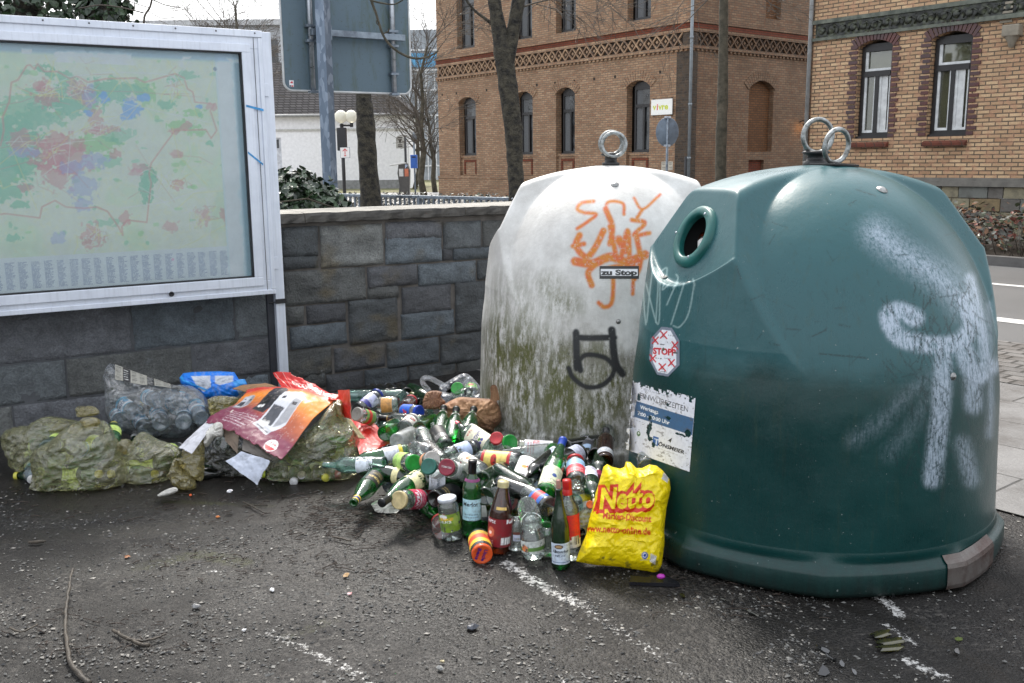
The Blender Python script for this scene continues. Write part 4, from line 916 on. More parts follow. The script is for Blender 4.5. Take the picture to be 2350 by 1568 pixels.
for x in (-1*k, 22*k): mb = MB(); mb.sphere((x, 0, zz(267, d)), 14.5*k, 20); part('globe', mb, M_OPAL, lm)
sg2 = up_thing('arrow_sign', 'small white plate with a red arrow on the lamp post', 'sign', 794, d-.15)
mb = MB(); cv = Canvas(0, 0, .28, .30, .012, lin((225, 222, 220))); cv.line([(.14, .10), (.14, .26)], .025, lin((200, 50, 50))); cv.line([(.08, .2), (.14, .26), (.2, .2)], .025, lin((200, 50, 50))); cv.ell(.14, .06, .035, .02, lin((200, 90, 90)))
z0 = zz(361, d); mb.grid(plate_grid(cv, lambda x, y: (x-.14, -.012, z0+y)), col=cv.c); part('face', mb, vmat('arrow_print'), sg2)
mb = MB(); mb.bbox(-.15, -.011, z0-.01, .15, .01, z0+.31, .004); part('plate', mb, M_GALV, sg2)

# pay-and-display machine, notice signs, wastebin
d = 46; k = d/FPX; pm = up_thing('parking_machine', 'dark grey parking ticket machine with slanted hood by the white house', 'ticket machine', 927, d)
mb = MB(); mb.prism([(-.28, 0), (.26, 0), (.26, .5), (.30, 1.25), (.2, 1.55), (-.22, 1.5), (-.28, 1.1), (-.2, .5)], -.22, .22, M=XZ.copy()); part('body', mb, mat('anthracite_cabinet', (.07, .065, .06), .4), pm)
mb = MB(); mb.bbox(-.42, -.3, 1.5, .32, .3, 1.56, .02, M=Matrix.Rotation(radians(-8), 4, 'Y')); part('hood', mb, mat('pale_hood', (.5, .5, .48), .4), pm)
mb = MB(); mb.box(-.2, -.235, .95, .0, -.221, 1.3); part('screen', mb, mat('white_poster', (.6, .6, .58), .5), pm)
mb = MB(); mb.box(.06, -.235, .95, .24, -.221, 1.3); part('notice', mb, mat('orange_notice', (.55, .16, .08), .5), pm)
cv = Canvas(0, 0, .16, .2, .008, (0, 0, 0)); cv.text('P', .02, .02, .22, (1, 1, 1), bold=.03); mb = MB(); mb.grid(plate_grid(cv, lambda x, y: (.06+x, -.236, 1.31+y)), keep=cv.c[:-1, :-1, 0] > .5); part('letter', mb, mat('pale_blue_letter', (.5, .6, .8), .5), pm)
d = 47; k = d/FPX
s3 = up_thing('notice_sign', 'round-topped grey parking notice on a dark post above the ticket machine', 'sign', 932, d)
mb = MB(); mb.tube([(0, 0, 0), (0, 0, zz(316, d))], .06, 8); part('post', mb, M_WFR, s3)
pts = [(-20*k, zz(341, d)), (-2*k, zz(341, d)), (-2*k, zz(320, d))]+[(-11*k+9*k*cos(a), zz(320, d)+8*k*sin(a)) for a in np.linspace(.3, pi-.3, 8)]+[(-20*k, zz(320, d))]
mb = MB(); mb.prism(pts, -.1, -.07, M=XZ); part('board', mb, mat('grey_board', (.36, .35, .31), .5), s3)
mb = MB(); zc = zz(327, d); mb.add([(-14.5*k, -.103, zc+.1), (-8*k, -.103, zc+.1), (-11*k, -.103, zc-.1)], [(0, 1, 2)])
for q in (zz(316, d), zz(320, d), zz(333, d), zz(337, d)): mb.box(-16*k, -.105, q-.02, -6*k, -.101, q+.02)
part('symbol', mb, M_DARKB, s3)
s4 = up_thing('traffic_sign', 'round traffic sign seen edge-on with blue bin on its pole', 'traffic sign', 952, 50); k = 50/FPX
mb = MB(); mb.tube([(0, 0, 0), (0, 0, zz(305, 50))], .045, 8); part('pole', mb, M_GALV, s4)
mb = MB(); mb.lathe([(0, 0), (9*k, 0), (9*k, .03), (0, .03)], 20, M=Matrix.Translation((0, -.06, zz(318, 50))) @ Matrix.Rotation(radians(50), 4, 'Z') @ Matrix.Rotation(pi/2, 4, 'X')); part('disc', mb, mat('dark_sign_back', (.10, .105, .11), .5), s4)
bb = up_thing('litter_bin', 'small blue litter bin hung on the sign pole', 'litter bin', 951, 49.8); mb = MB(); mb.bbox(-.17, -.15, zz(387, 50), .17, .15, zz(356, 50), .03); part('body', mb, mat('blue_plastic', (.03, .12, .45), .4), bb)
mb = MB(); mb.box(-.1, -.152, zz(363, 50), .1, -.1505, zz(360, 50)); part('slot', mb, M_DARKB, bb)

# round sign seen from behind near the brick building
d = 27; k = d/FPX
s5 = up_thing('round_sign', 'round traffic sign seen from behind on a thin grey pole', 'traffic sign', 1530, d)
mb = MB(); mb.tube([(0, .0, 0), (0, 0, zz(270, d, 1530))], .035, 10); part('pole', mb, M_GALV, s5)
mb = MB(); zc = zz(303, d, 1530); mb.lathe([(0, 0), (25*k, 0), (25.5*k, .012), (25*k, .03), (0, .03)], 40, M=Matrix.Translation((0, .05, zc)) @ Matrix.Rotation(radians(-12), 4, 'Z') @ Matrix.Scale(1.28, 4, (0, 0, 1)) @ Matrix.Rotation(pi/2, 4, 'X')); part('disc', mb, mat('blue_grey_disc', (.14, .18, .23), .5), s5)
mb = MB(); mb.bbox(-.09, -.02, zc+.36, .09, .05, zc+.42, .006); mb.bbox(-.09, -.02, zc-.40, .09, .05, zc-.34, .006); part('clamp', mb, M_STEEL, s5)
for px_ in (1523, 1538):
    s6 = up_thing('notice_plate', 'small cream notice plate %s the round sign pole' % ('left of' if px_ < 1530 else 'right of'), 'notice', px_, 33.5, 'notice plates under the white shop sign')
    mb = MB(); mb.bbox(-.08, -.01, zz(391, 33.5, 1530), .08, .01, zz(371, 33.5, 1530), .005); part('plate', mb, mat('cream_plate', (.55, .52, .44), .5), s6)
    mb = MB()
    for q in (373.5, 377, 384): mb.box(-.05, -.014, zz(q+.7, 33.5, 1530), .05, -.0105, zz(q, 33.5, 1530))
    part('print', mb, M_DARKB, s6)

# ================================================================= TREES
def branch(mb, p, d_, L, r0_, depth, R_, seg=5, droop=0.0, spread=.6, minr=.003, n=5, kids=3):
    pts = [Vector(p)]; rs = [r0_]; d_ = Vector(d_).normalized()
    for i in range(seg):
        d_ = (d_+Vector((R_.gauss(0, .13), R_.gauss(0, .13), R_.gauss(0, .10)-droop))).normalized(); pts.append(pts[-1]+d_*L/seg); rs.append(max(r0_*(1-.62*(i+1)/seg), minr))
    mb.tube(pts, rs, n if depth > 1 else 4, cap=False)
    if depth > 0:
        for k in range(kids+R_.randrange(2)):
            i = R_.randrange(1, seg+1); a = Vector((R_.gauss(0, 1), R_.gauss(0, 1), R_.gauss(0, .7))); a = (a-d_*a.dot(d_)).normalized()
            branch(mb, pts[i], (d_+a*spread*R_.uniform(.7, 1.5)), L*R_.uniform(.5, .8), rs[i]*.62, depth-1, R_, seg, droop, spread, minr, n, kids)
def px_tube(pts, d, rfac=.5):
    """limb through photograph points at one real distance; widths in photograph pixels"""
    P = [at_d(x, y, d) for x, y, _ in pts]; return P, [w_*.5*d/FPX for _, _, w_ in pts]
def bare_tree(name, label, px, d, trunk, limbs=(), bark=M_BARK, seeds=(), group=None, twl=1.2, mat_t=M_TWIG):
    b0 = at_d(px, 400, d); o = thing(name, label, 'tree', (b0[0], b0[1], 0), 0, group); off = Vector((b0[0], b0[1], 0))
    P, R_ = px_tube(trunk, d); P = [Vector(p)-off for p in P]; P = [Vector(q) for q in curve(P, 4)]; R2 = np.interp(np.linspace(0, 1, len(P)), np.linspace(0, 1, len(R_)), R_)
    P.insert(0, Vector((P[0].x, P[0].y, -.05))); R2 = [R2[0]*1.25]+list(R2)
    rng_ = random.Random(px); mb = MB(); R3 = [r_*(1+.06*rng_.uniform(-1, 1)) for r_ in R2]; mb.tube(P, R3, 14); part('trunk', mb, bark, o)
    for L_ in limbs:
        Q, RR = px_tube(L_, d); Q = [Vector(q) for q in curve([Vector(q)-off for q in Q], 4)]; RR = np.interp(np.linspace(0, 1, len(Q)), np.linspace(0, 1, len(RR)), RR)
        mb = MB(); mb.tube(Q, list(RR), 9); part('limb', mb, bark, o)
    mb = MB(); rg = random.Random(px+1)
    for (x, y, dx, dz, L_, r_) in seeds:
        p = Vector(at_d(x, y, d))-off; branch(mb, p, (dx, rg.uniform(-.3, .3), dz), L_, r_, 3, rg, kids=3)
    if seeds: part('crown', mb, mat_t, o)
    return o
bare_tree('street_tree', 'thick dark forked trunk rising left of the white container', 1180, 14, [(1186, 440, 38), (1182, 380, 36), (1178, 300, 40), (1166, 200, 44), (1155, 120, 44), (1142, 50, 32), (1128, -40, 26)],
          [[(1164, 140, 34), (1176, 80, 30), (1190, 0, 30), (1200, -60, 26)], [(1185, 275, 20), (1196, 300, 12), (1190, 285, 6)], [(1050, -30, 5), (1085, 20, 6), (1120, 48, 7), (1145, 72, 9)]],
          seeds=[(1050, -30, -.6, .4, 1.0, .012), (1190, 20, .9, .2, 1.1, .014), (1205, -10, .8, .3, 1.2, .014), (1128, -30, -.8, .2, .9, .012), (1230, 10, .8, -.2, .8, .008)])
bare_tree('street_tree', 'thick dark trunk standing behind the back of the road sign', 842, 17, [(850, 438, 46), (846, 400, 42), (840, 300, 42), (838, 262, 40), (834, 218, 34), (836, 150, 36), (834, 60, 32), (838, -40, 28)], [])
bare_tree('street_tree', 'slender grey-green trunk in front of the building side wall', 1657, 21, [(1654, 408, 25), (1655, 320, 24), (1658, 240, 24), (1660, 120, 21), (1661, 0, 20), (1662, -60, 18)], [], M_BARKG,
          seeds=[(1661, -30, -.8, -.1, 1.6, .02), (1661, -50, .8, -.2, 1.5, .02), (1655, -20, -.9, -.5, 1.6, .016)])
# hanging branch before the sign
b0 = at_d(850, -60, 7.5); o = thing('hanging_branch', 'thin bare branch curving down across the back of the road sign', 'branch', tuple(b0))
mb = MB()
for pts in ([(838, -60, 7), (852, 0, 7), (862, 28, 6), (868, 48, 6), (878, 78, 6), (892, 100, 6), (915, 120, 6), (945, 133, 6), (975, 133, 5), (1000, 122, 4)], [(820, -20, 4), (850, 0, 4), (880, 8, 4), (905, 10, 3), (925, 0, 3)], [(868, 40, 3), (864, 52, 2.5), (872, 62, 2)],
            [(978, 132, 3), (984, 118, 2.5), (988, 108, 4)], [(878, 78, 3), (890, 73, 3), (893, 66, 4)], [(996, 124, 4), (1002, 120, 5), (1006, 116, 3)]):
    P, R_ = px_tube(pts, 7.5); P = [Vector(q)-Vector(b0) for q in curve(P, 4)]; mb.tube(P, list(np.interp(np.linspace(0, 1, len(P)), np.linspace(0, 1, len(R_)), R_)), 6)
part('twigs', mb, M_BARKG, o)
# ivy-clad trees top left
for px, d, lab in ((70, 15, 'ivy-covered tree rising behind the left end of the map case'), (245, 14, 'narrow ivy-clad trunk rising behind the middle of the map case')):
    b0 = at_d(px, 100, d); o = thing('ivy_tree', lab, 'tree', (b0[0], b0[1], 0)); mb = MB(); mb.tube([(0, 0, 0), (.05, 0, 2.5), (-.05, 0, 6.5)], [.25, .22, .15], 10); part('trunk', mb, M_BARK, o)
    wx = 1.35 if px < 100 else .45
    def ip(R_, wx=wx):
        th = R_.uniform(0, 2*pi); z = R_.uniform(2.2, 6.2); w_ = wx*(.8+.25*sin(z*3.1+th*2)+.15*sin(z*7))*R_.uniform(.6, 1.05); return (w_*cos(th), w_*.6*sin(th), z-.3*(R_.random() < .1)), (cos(th), sin(th), .5)
    part('crown', leafy('t', '', '', ip, 5200 if wx > 1 else 2600, .075, M_IVY), M_IVY, o)
b0 = at_d(325, 50, 13); o = thing('ivy_tree', 'bare twigs arching over the map case from the left', 'branch', tuple(b0)); o.name = 'arching_twig'; mb = MB()
for pts in ([(352, -20, 6), (345, 15, 5), (333, 35, 5), (330, 55, 4)], [(352, 0, 3), (380, 12, 2.5), (415, 18, 2)], [(180, 20, 3), (230, 12, 3), (280, 18, 3), (330, 30, 3)], [(343, 18, 2), (310, 8, 2), (290, 0, 2)], [(340, 25, 2), (370, 42, 2), (400, 40, 1.5)]):
    P, R_ = px_tube(pts, 13); mb.tube([Vector(q)-Vector(b0) for q in curve(P, 4)], np.mean(R_), 5)
part('twigs', mb, M_TWIG, o)
# distant bare trees
for (px, d, h, lab) in [(480, 45, 9, 'bare tree showing above the map case, leftmost of the far ones'), (560, 38, 10, 'bare tree just left of the road sign'), 
                        (975, 40, 8.2, 'bare tree with thin twigs between road sign and brick building'), (950, 58, 9, 'faint bare tree before the glazed office'), (998, 52, 7, 'bare sapling beside the corner of the brick building')]:
    b0 = at_d(px, 400, d); o = thing('bare_tree', lab, 'tree', (b0[0], b0[1], 0), 0, 'bare trees beyond the wall'); rg = random.Random(px*3)
    mb = MB(); r0_ = .15; P = [Vector((0, 0, -.1))]
    for i in range(6): P.append(P[-1]+Vector((rg.gauss(0, .12), rg.gauss(0, .12), h*.75/6)))
    R_ = [r0_*(1-.12*i) for i in range(7)]; mb.tube(P, R_, 8); part('trunk', mb, M_BARKG, o)
    mb = MB()
    for i in range(2, 7):
        for k in range(3):
            a = rg.uniform(0, 2*pi); branch(mb, P[i], (cos(a), sin(a), 1.1), h*.28*rg.uniform(.7, 1.1), R_[i]*.45, 3, rg, seg=4, spread=.6, minr=.007 if d > 30 else .005, n=4, kids=3)
    part('crown', mb, M_TWIG, o)
# ================================================================= GLASS CONTAINERS
def smin(a, b, k): h = np.clip(.5+.5*(b-a)/k, 0, 1); return b*(1-h)+a*h-k*h*(1-h)
def smax(a, b, k): return -smin(-a, -b, k)
def bin_f(u, v, z):
    """> 0 inside the container shell; u runs along the two ports"""
    r = np.hypot(u, v)
    rb = .778-.030*np.clip(z/.8, 0, 1)
    q = np.clip((z-.60)/.97, 0, None)
    body = (1-((r/rb)**2.25+q**2.1)**(1/2.2))*.62
    au = np.abs(u)
    top = 1.565-.40*au**2.2-np.abs(v)**3*1.2-z
    W = .185+(1.47-z)*.62
    side = (W-np.abs(v))*.86
    hood = smin(smin(top, side, .03), .728-r-.13*np.clip(z-.90, 0, 1), .012)
    s = smax(body, hood, .008)
    # raked port face above a curved sill
    sill = 1.105+(v/.36)**2*.16
    s = smin(s, smax(.635-(z-1.14)*.42-au, (sill-z)*.9, .012), .012)
    return s
def bin_mesh(axis_u, fine_dir, flange=True):
    """spherical sampling round (0,0,.62); finer towards the viewer's side"""
    nth = 620; th = np.linspace(-pi, pi, nth, endpoint=False); th = th+.42*np.sin(th)*-1  # denser round 0
    th = fine_dir+th
    zl = np.linspace(.17, .62, 90); ph = np.linspace(0, pi/2, 330)[1:]
    P = []
    for z in zl:
        lo = np.full(nth, .2); hi = np.full(nth, 1.1)
        for _ in range(18):
            m = (lo+hi)/2; ins = bin_f(m*np.cos(th), m*np.sin(th), np.full(nth, z)) > 0; lo = np.where(ins, m, lo); hi = np.where(ins, hi, m)
        P.append(np.stack([lo*np.cos(th), lo*np.sin(th), np.full(nth, z)], -1))
    for p in ph:
        c, s = cos(p), sin(p); lo = np.full(nth, .2); hi = np.full(nth, 1.3)
        for _ in range(18):
            m = (lo+hi)/2; ins = bin_f(m*c*np.cos(th), m*c*np.sin(th), .62+m*s) > 0; lo = np.where(ins, m, lo); hi = np.where(ins, hi, m)
        P.append(np.stack([lo*c*np.cos(th), lo*c*np.sin(th), .62+lo*s], -1))
    # flared foot below: facetted slightly like the cast base
    foot = []
    for r_, z in ((.70, .012), (.812, .012), (.818, .03), (.816, .095), (.812, .107), (.802, .113), (.785, .135), (.780, .15)):
        k = np.cos(pi/9)/np.cos((np.mod(th+.35, 2*pi/9))-pi/9) if r_ > .78 else 1; k = 1+(k-1)*.45
        foot.append(np.stack([r_*k*np.cos(th), r_*k*np.sin(th), np.full(nth, z)], -1))
    return np.array(foot+P)
def bin_world(center, ang, P):
    c, s = cos(ang), sin(ang); return np.stack([center[0]+P[..., 0]*c-P[..., 1]*s, center[1]+P[..., 0]*s+P[..., 1]*c, P[..., 2]], -1)
def grid_closed(mb, P, col, drop=None, top=True):
    h, w_ = P.shape[:2]; o = len(mb.v); fs = []
    for j in range(h-1):
        for i in range(w_):
            if drop is None or not drop[j, i]: fs.append((j*w_+i, j*w_+(i+1) % w_, (j+1)*w_+(i+1) % w_, (j+1)*w_+i))
    mb.add(P.reshape(-1, 3), fs, 0, True, col.reshape(-1, 4)); return mb
M_DBOLT = mat('dull_bolt', (.30, .30, .28), .4, .7)
M_BLACKOUT = mat('blackout_black', (.008, .010, .010), .8)
def make_bin(name, label, center, port_az, mats, canvas):
    u = (sin(radians(port_az)), cos(radians(port_az))); ang = atan2(u[1], u[0])
    tocam = atan2(-center[1], -center[0])-ang
    P = bin_mesh(None, tocam); Wd = bin_world(center, ang, P)
    q = Wd-CC; ww = q@CF; X = CX+FPX*(q@CR)/ww; Y = CY-FPX*(q@CU)/ww
    col = canvas.samp(X, Y); face = ((Wd[..., 0]-center[0])*(-center[0])+(Wd[..., 1]-center[1])*(-center[1])) > -.25
    inb = (X > canvas.x0) & (X < canvas.x0+canvas.w*canvas.step) & (Y > canvas.y0) & (Y < canvas.y0+canvas.h*canvas.step) & face
    col = np.where(inb[..., None], col, 0.0); col[..., 3] = 1
    # port holes, on the port axis
    fz = lambda z: .635-(z-1.14)*.42
    hz_ = 1.292; tilt = math.atan(.42)
    cen = P[:-1, :, :]; d1 = np.hypot(cen[..., 1], (cen[..., 2]-hz_)/cos(tilt)); drop = (d1 < .092) & (np.abs(cen[..., 0]) > .3) & (cen[..., 2] > 1.15)
    o = thing(name, label, 'glass container', (center[0], center[1], 0), ang)
    mb = MB(); grid_closed(mb, P, col, drop); part('shell', mb, mats[0], o)
    for s_ in (1, -1):
        M_ = Matrix.Translation((s_*(fz(hz_)+.004), 0, hz_)) @ Matrix.Rotation(s_*(pi/2-tilt), 4, 'Y')
        mb = MB(); mb.lathe([(.090, -.015), (.087, .006), (.090, .014), (.096, .018), (.120, .017), (.130, .008), (.132, -.012)], 48, M=M_, capb=False)
        rim = part('port_ring', mb, mats[1], o); mb = MB(); mb.lathe([(.0, -.26), (.12, -.26), (.125, -.03)], 24, M=M_, capb=False); part('port_blackout', mb, M_BLACKOUT, rim); mb = MB()  # closed black cup added behind each port to keep the opening dark
        for a in (.55, pi-.55, -pi/2): mb.sphere((.107*sin(a-pi/2), .107*cos(a-pi/2), .027), .006, 8, sc=(1, 1, .5), M=M_ @ Matrix.Rotation(0, 4, 'Z'))
        part('rivets', mb, M_STEEL, rim)
        for yy in (-.11, .11):
            mb = MB(); Mb = Matrix.Translation((s_*.655, yy, 1.118)) @ Matrix.Rotation(s_*.25, 4, 'Y'); mb.lathe([(.022, 0), (.021, .003), (.012, .004), (.010, .008), (0, .009)], 14, M=Mb); part('sill_bolt', mb, M_DBOLT, o)
    return o, ang, P, Wd
def bvh_of(Wd):
    h, w_ = Wd.shape[:2]; vs = [Vector(p) for p in Wd.reshape(-1, 3)]
    return BVHTree.FromPolygons(vs, [(j*w_+i, j*w_+(i+1) % w_, (j+1)*w_+(i+1) % w_, (j+1)*w_+i) for j in range(h-1) for i in range(w_)])
GC = (1.285, 4.10); WC = (.575, 5.60)

# --- green container: spray swirl, scratches (patterns of the paint itself)
cv = Canvas(1420, 340, 2330, 1380, 1.5, (0, 0, 0))   # r: white spray, g: dark scratch, b: thin chalk scratch
def spray(pts, wd, a, soft, ch=0):
    m = np.clip((wd/2-cv.seg(curve(pts, 8)))/(soft*.8)+.5, 0, 1)*a; cv.c[..., ch] = np.maximum(cv.c[..., ch], m)
n1 = fn(cv.X/40, cv.Y/40, 3)
spray([(2010, 535), (2060, 575), (2130, 620), (2190, 670), (2215, 700)], 66, .75, 70); spray([(2120, 590), (2180, 610), (2225, 660)], 22, .45, 30)
spray([(2215, 690), (2228, 750), (2190, 790), (2120, 790), (2060, 770), (2040, 725), (2065, 715), (2100, 730)], 44, 1.0, 20); spray([(2225, 640), (2250, 740), (2262, 820)], 30, .9, 20)
spray([(2160, 850), (2090, 900), (2020, 970), (1960, 1010)], 24, .42, 60); spray([(2150, 880), (2090, 980), (2040, 1040)], 22, .4, 60)
spray([(2165, 820), (2160, 920), (2150, 1020), (2140, 1100)], 46, .8, 22); spray([(2210, 800), (2240, 860), (2270, 840)], 50, .9, 26); spray([(2230, 820), (2235, 930)], 44, .75, 26); spray([(2210, 1020), (2230, 1100)], 40, .6, 30); spray([(2268, 700), (2275, 900), (2270, 1000)], 18, .6, 18)
rg = random.Random(11)
for i in range(260):
    x, y = rg.gauss(2160, 70), rg.uniform(640, 1110); a = rg.gauss(1.35, .5); L = rg.uniform(8, 50); spray([(x, y), (x+L*cos(a)*.5+rg.gauss(0, 2), y+L*sin(a)*.5), (x+L*cos(a), y+L*sin(a))], rg.uniform(1, 3.2), 1, 1.5, 1)
for i in range(60):
    x, y = rg.uniform(1700, 2250), rg.uniform(420, 1200); a = rg.gauss(0, .7); L = rg.uniform(6, 40); spray([(x, y), (x+L*cos(a), y+L*sin(a))], rg.uniform(1, 2.5), .8, 1.5, 1)
for p in [[(1805, 755), (1835, 757)], [(1864, 772), (1895, 758)], [(1925, 745), (1950, 750)], [(2040, 690), (2060, 745)], [(1880, 812), (1990, 822)], [(1965, 435), (2010, 450)], [(1690, 610), (1700, 640)], [(1775, 790), (1790, 792)]]: spray(p, 3, 1, 2, 1)
for p in [[(1452, 880-155), (1468, 640), (1475, 610), (1478, 700), (1482, 745)], [(1484, 740), (1498, 620), (1510, 640), (1505, 740)], [(1482, 650), (1510, 745), (1515, 640)], [(1515, 625), (1530, 615), (1528, 640), (1520, 665), (1538, 650)], [(1545, 660), (1556, 640), (1552, 630)], [(1530, 700), (1548, 660), (1556, 648)],
          [(1570, 650), (1540, 745)], [(1593, 655), (1580, 720), (1560, 750), (1545, 748)], [(1590, 640), (1594, 655)], [(1455, 700), (1462, 660), (1470, 645)], [(1445, 760), (1460, 690)]]: spray(p, 2.6, .75, 2, 2)
t = NT('green_container_plastic'); c = t.co(); A = t.attr('Col'); sp = t.t.nodes.new('ShaderNodeSeparateColor'); t.t.links.new(A, sp.inputs[0]); sr, sg_, sb_ = sp.outputs[:3]
k = t.noise(c, 3, 5, .6); k2 = t.noise(c, 120, 4, .7); k3 = t.noise(t.n('Mapping', {'Vector': c, 'Scale': (12, 12, 1.2)}), 3, 5, .7)
geo = t.n('SeparateXYZ', {0: c}, 2)
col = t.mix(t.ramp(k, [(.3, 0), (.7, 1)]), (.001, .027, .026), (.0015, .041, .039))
# paler blue-green towards the top: sky reflection put into the colour
sky_tint = t.ramp(t.math('ADD', geo, t.math('MULTIPLY', k, .25)), [(.90, 0), (1.5, .62)])
col = t.mix(sky_tint, col, (.035, .12, .135))
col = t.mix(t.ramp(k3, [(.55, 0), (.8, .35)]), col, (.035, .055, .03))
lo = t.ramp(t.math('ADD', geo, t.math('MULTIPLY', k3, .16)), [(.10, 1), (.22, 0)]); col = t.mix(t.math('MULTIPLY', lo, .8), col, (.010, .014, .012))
spk = t.ramp(t.noise(c, 90, 6, .7), [(.36, .0), (.60, 1)])
sm = t.math('MULTIPLY', sr, t.math('ADD', t.math('MULTIPLY', spk, .35), t.math('MULTIPLY', sr, .65)), True)
sm = t.math('MULTIPLY', t.math('MULTIPLY', sm, 1.3, True), t.ramp(t.noise(t.n('Mapping', {'Vector': c, 'Scale': (30, 30, 4), 'Rotation': (.15, .1, 0)}), 3, 6, .8), [(.38, .15), (.53, 1)])); col = t.mix(t.math('MULTIPLY', sm, .88), col, (.44, .51, .60)); col = t.mix(t.math('MULTIPLY', sg_, t.ramp(k2, [(.38, 0), (.5, 1)])), col, (.008, .03, .032)); col = t.mix(t.math('MULTIPLY', sb_, .75), col, (.42, .56, .55))
col = t.mix(t.ramp(t.noise(c, 70, 2, .5), [(.74, 0), (.77, .6)]), col, (.25, .28, .27))
scr = t.noise(t.n('Mapping', {'Vector': c, 'Scale': (40, 40, 7), 'Rotation': (.3, .2, 0)}), 4, 5, .8)
scf = t.noise(t.n('Mapping', {'Vector': c, 'Scale': (6, 6, 22), 'Rotation': (.25, .15, 0)}), 5, 7, .8); col = t.mix(t.ramp(scf, [(.60, 0), (.70, .30)]), col, (.09, .15, .15)); drip = t.noise(t.n('Mapping', {'Vector': c, 'Scale': (34, 34, .9)}), 1.5, 6, .75); col = t.mix(t.ramp(drip, [(.56, 0), (.72, .35)]), col, (.008, .018, .016))
rgh = t.ramp(t.math('ADD', t.math('MULTIPLY', k, .6), t.math('MULTIPLY', scr, .4)), [(.35, .24), (.65, .40)])
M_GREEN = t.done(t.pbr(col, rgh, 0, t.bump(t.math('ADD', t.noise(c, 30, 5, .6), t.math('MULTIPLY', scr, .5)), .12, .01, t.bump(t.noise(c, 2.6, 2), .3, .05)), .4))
M_RIMG = mat('green_rubber_ring', (.008, .105, .095), .38, vs=10, bs=30, bst=.1)
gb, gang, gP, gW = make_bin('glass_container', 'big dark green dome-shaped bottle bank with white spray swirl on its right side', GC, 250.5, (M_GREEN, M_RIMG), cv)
gbvh = bvh_of(gW)
gl = gb.matrix_basis.copy() if False else Matrix.Translation((GC[0], GC[1], 0)) @ Matrix.Rotation(gang, 4, 'Z'); gli = gl.inverted()
def stick_on(cvs, cn, bvh, inv, off=.002, holes=None):
    """lay a printed sheet on a container: cn = its four corners in the photograph (bl, br, tr, tl)"""
    P = np.zeros((cvs.h, cvs.w, 3)); cn = np.array(cn, float)
    for j in range(cvs.h):
        for i in range(cvs.w):
            a, b_ = i/(cvs.w-1), j/(cvs.h-1); p = (cn[0]*(1-a)+cn[1]*a)*(1-b_)+(cn[3]*(1-a)+cn[2]*a)*b_
            d = Vector(ray(*p)).normalized(); hit, nr, _, _ = bvh.ray_cast(Vector(CC), d)
            if hit is None: hit = Vector(at_d(p[0], p[1], 4)); nr = -d
            if nr.dot(d) > 0: nr = -nr
            P[j, i] = (inv @ (hit+nr*off))[:]
    keep = cvs.c[:-1, :-1, 3] > .5; mb = MB(); mb.grid(P, col=np.concatenate([cvs.c[..., :3], np.ones(cvs.c.shape[:2]+(1,))], -1), keep=keep); return mb
# torn opening-hours sticker
s_ = Canvas(0, 0, 1, 1.22, .0065, lin((222, 224, 232))); n1 = fn(s_.X*9, s_.Y*9, 5, 5); n2 = fn(s_.X*25, s_.Y*25, 7, 5)
s_.poly([(.09, .60), (1.0, .60), (1.0, .90-.02), (.10, .88)], lin((62, 100, 138)))
s_.text('Bitte beachten Sie die', .19, 1.10, .055, lin((150, 155, 165)), width=.42); s_.text('EINWURFZEITEN', .14, .955, .13, lin((70, 72, 80)), width=.76)
s_.text('Werktags', .17, .775, .085, (.8, .82, .85), bold=.03, width=.28); s_.text('7:00 - 20:00 Uhr', .14, .655, .085, (.8, .82, .85), bold=.03, width=.50)
s_.text('Telefon 05 00 / 700 00', .13, .54, .035, lin((140, 145, 155)), width=.2); s_.text('TÖNSMEIER', .44, .255, .085, lin((25, 25, 30)), bold=.04, width=.46, shear=.2); s_.text('ENTSORGUNG', .5, .20, .03, lin((170, 170, 175)), width=.3)
s_.rect(.415, .24, .50, .385, lin((35, 90, 160))); s_.text('T', .43, .26, .13, lin((205, 215, 235)), bold=.02)
s_.ell(.19, .34, .028, .045, lin((70, 110, 40))); s_.ell(.19, .35, .012, .02, lin((220, 225, 220))); s_.poly([(.63, .38), (.70, .46), (.68, .36), (.655, .39)], lin((30, 32, 35)))
s_.put(np.clip((n2-.60)*9, 0, .6)*(n1 > .45), lin((90, 84, 80)))
e = np.minimum(s_.X, 1.22-s_.Y*1.0)
s_.hole((s_.X < (n1-.35)*.16+.0*(s_.Y)) & (s_.Y < .95)); s_.hole((1.22-s_.Y) < np.clip(n2-.42, 0, 1)*.22+(s_.X > .12)*(s_.X < .55)*.03); s_.hole((s_.X > .9)*(s_.Y > 1.12)*(n2 > .42)*(s_.X < .96))
for x, y, rx, ry in ((.335, .47, .045, .16), (.33, .66, .03, .07), (.60, .76, .065, .03), (.57, .98, .03, .04), (.13, .95, .025, .09), (.22, .98, .018, .04), (.92, .62, .05, .08), (.82, .55, .1, .02), (.03, .40, .06, .05), (.42, .24, .03, .06), (.36, .32, .05, .05)):
    s_.hole((np.hypot((s_.X-x)/rx, (s_.Y-y)/ry)+(n2-.5)*1.8) < .8)
M_STK = vmat('sticker_paper', .45, dirt=.25, ds=60, bst=.15)
mb = stick_on(s_, [(1433, 1030), (1583, 1083), (1597, 913), (1452, 872)], gbvh, gli); part('opening_hours_sticker', mb, M_STK, gb, 'torn white and blue sticker reading EINWURFZEITEN Werktags 7:00 - 20:00 Uhr')
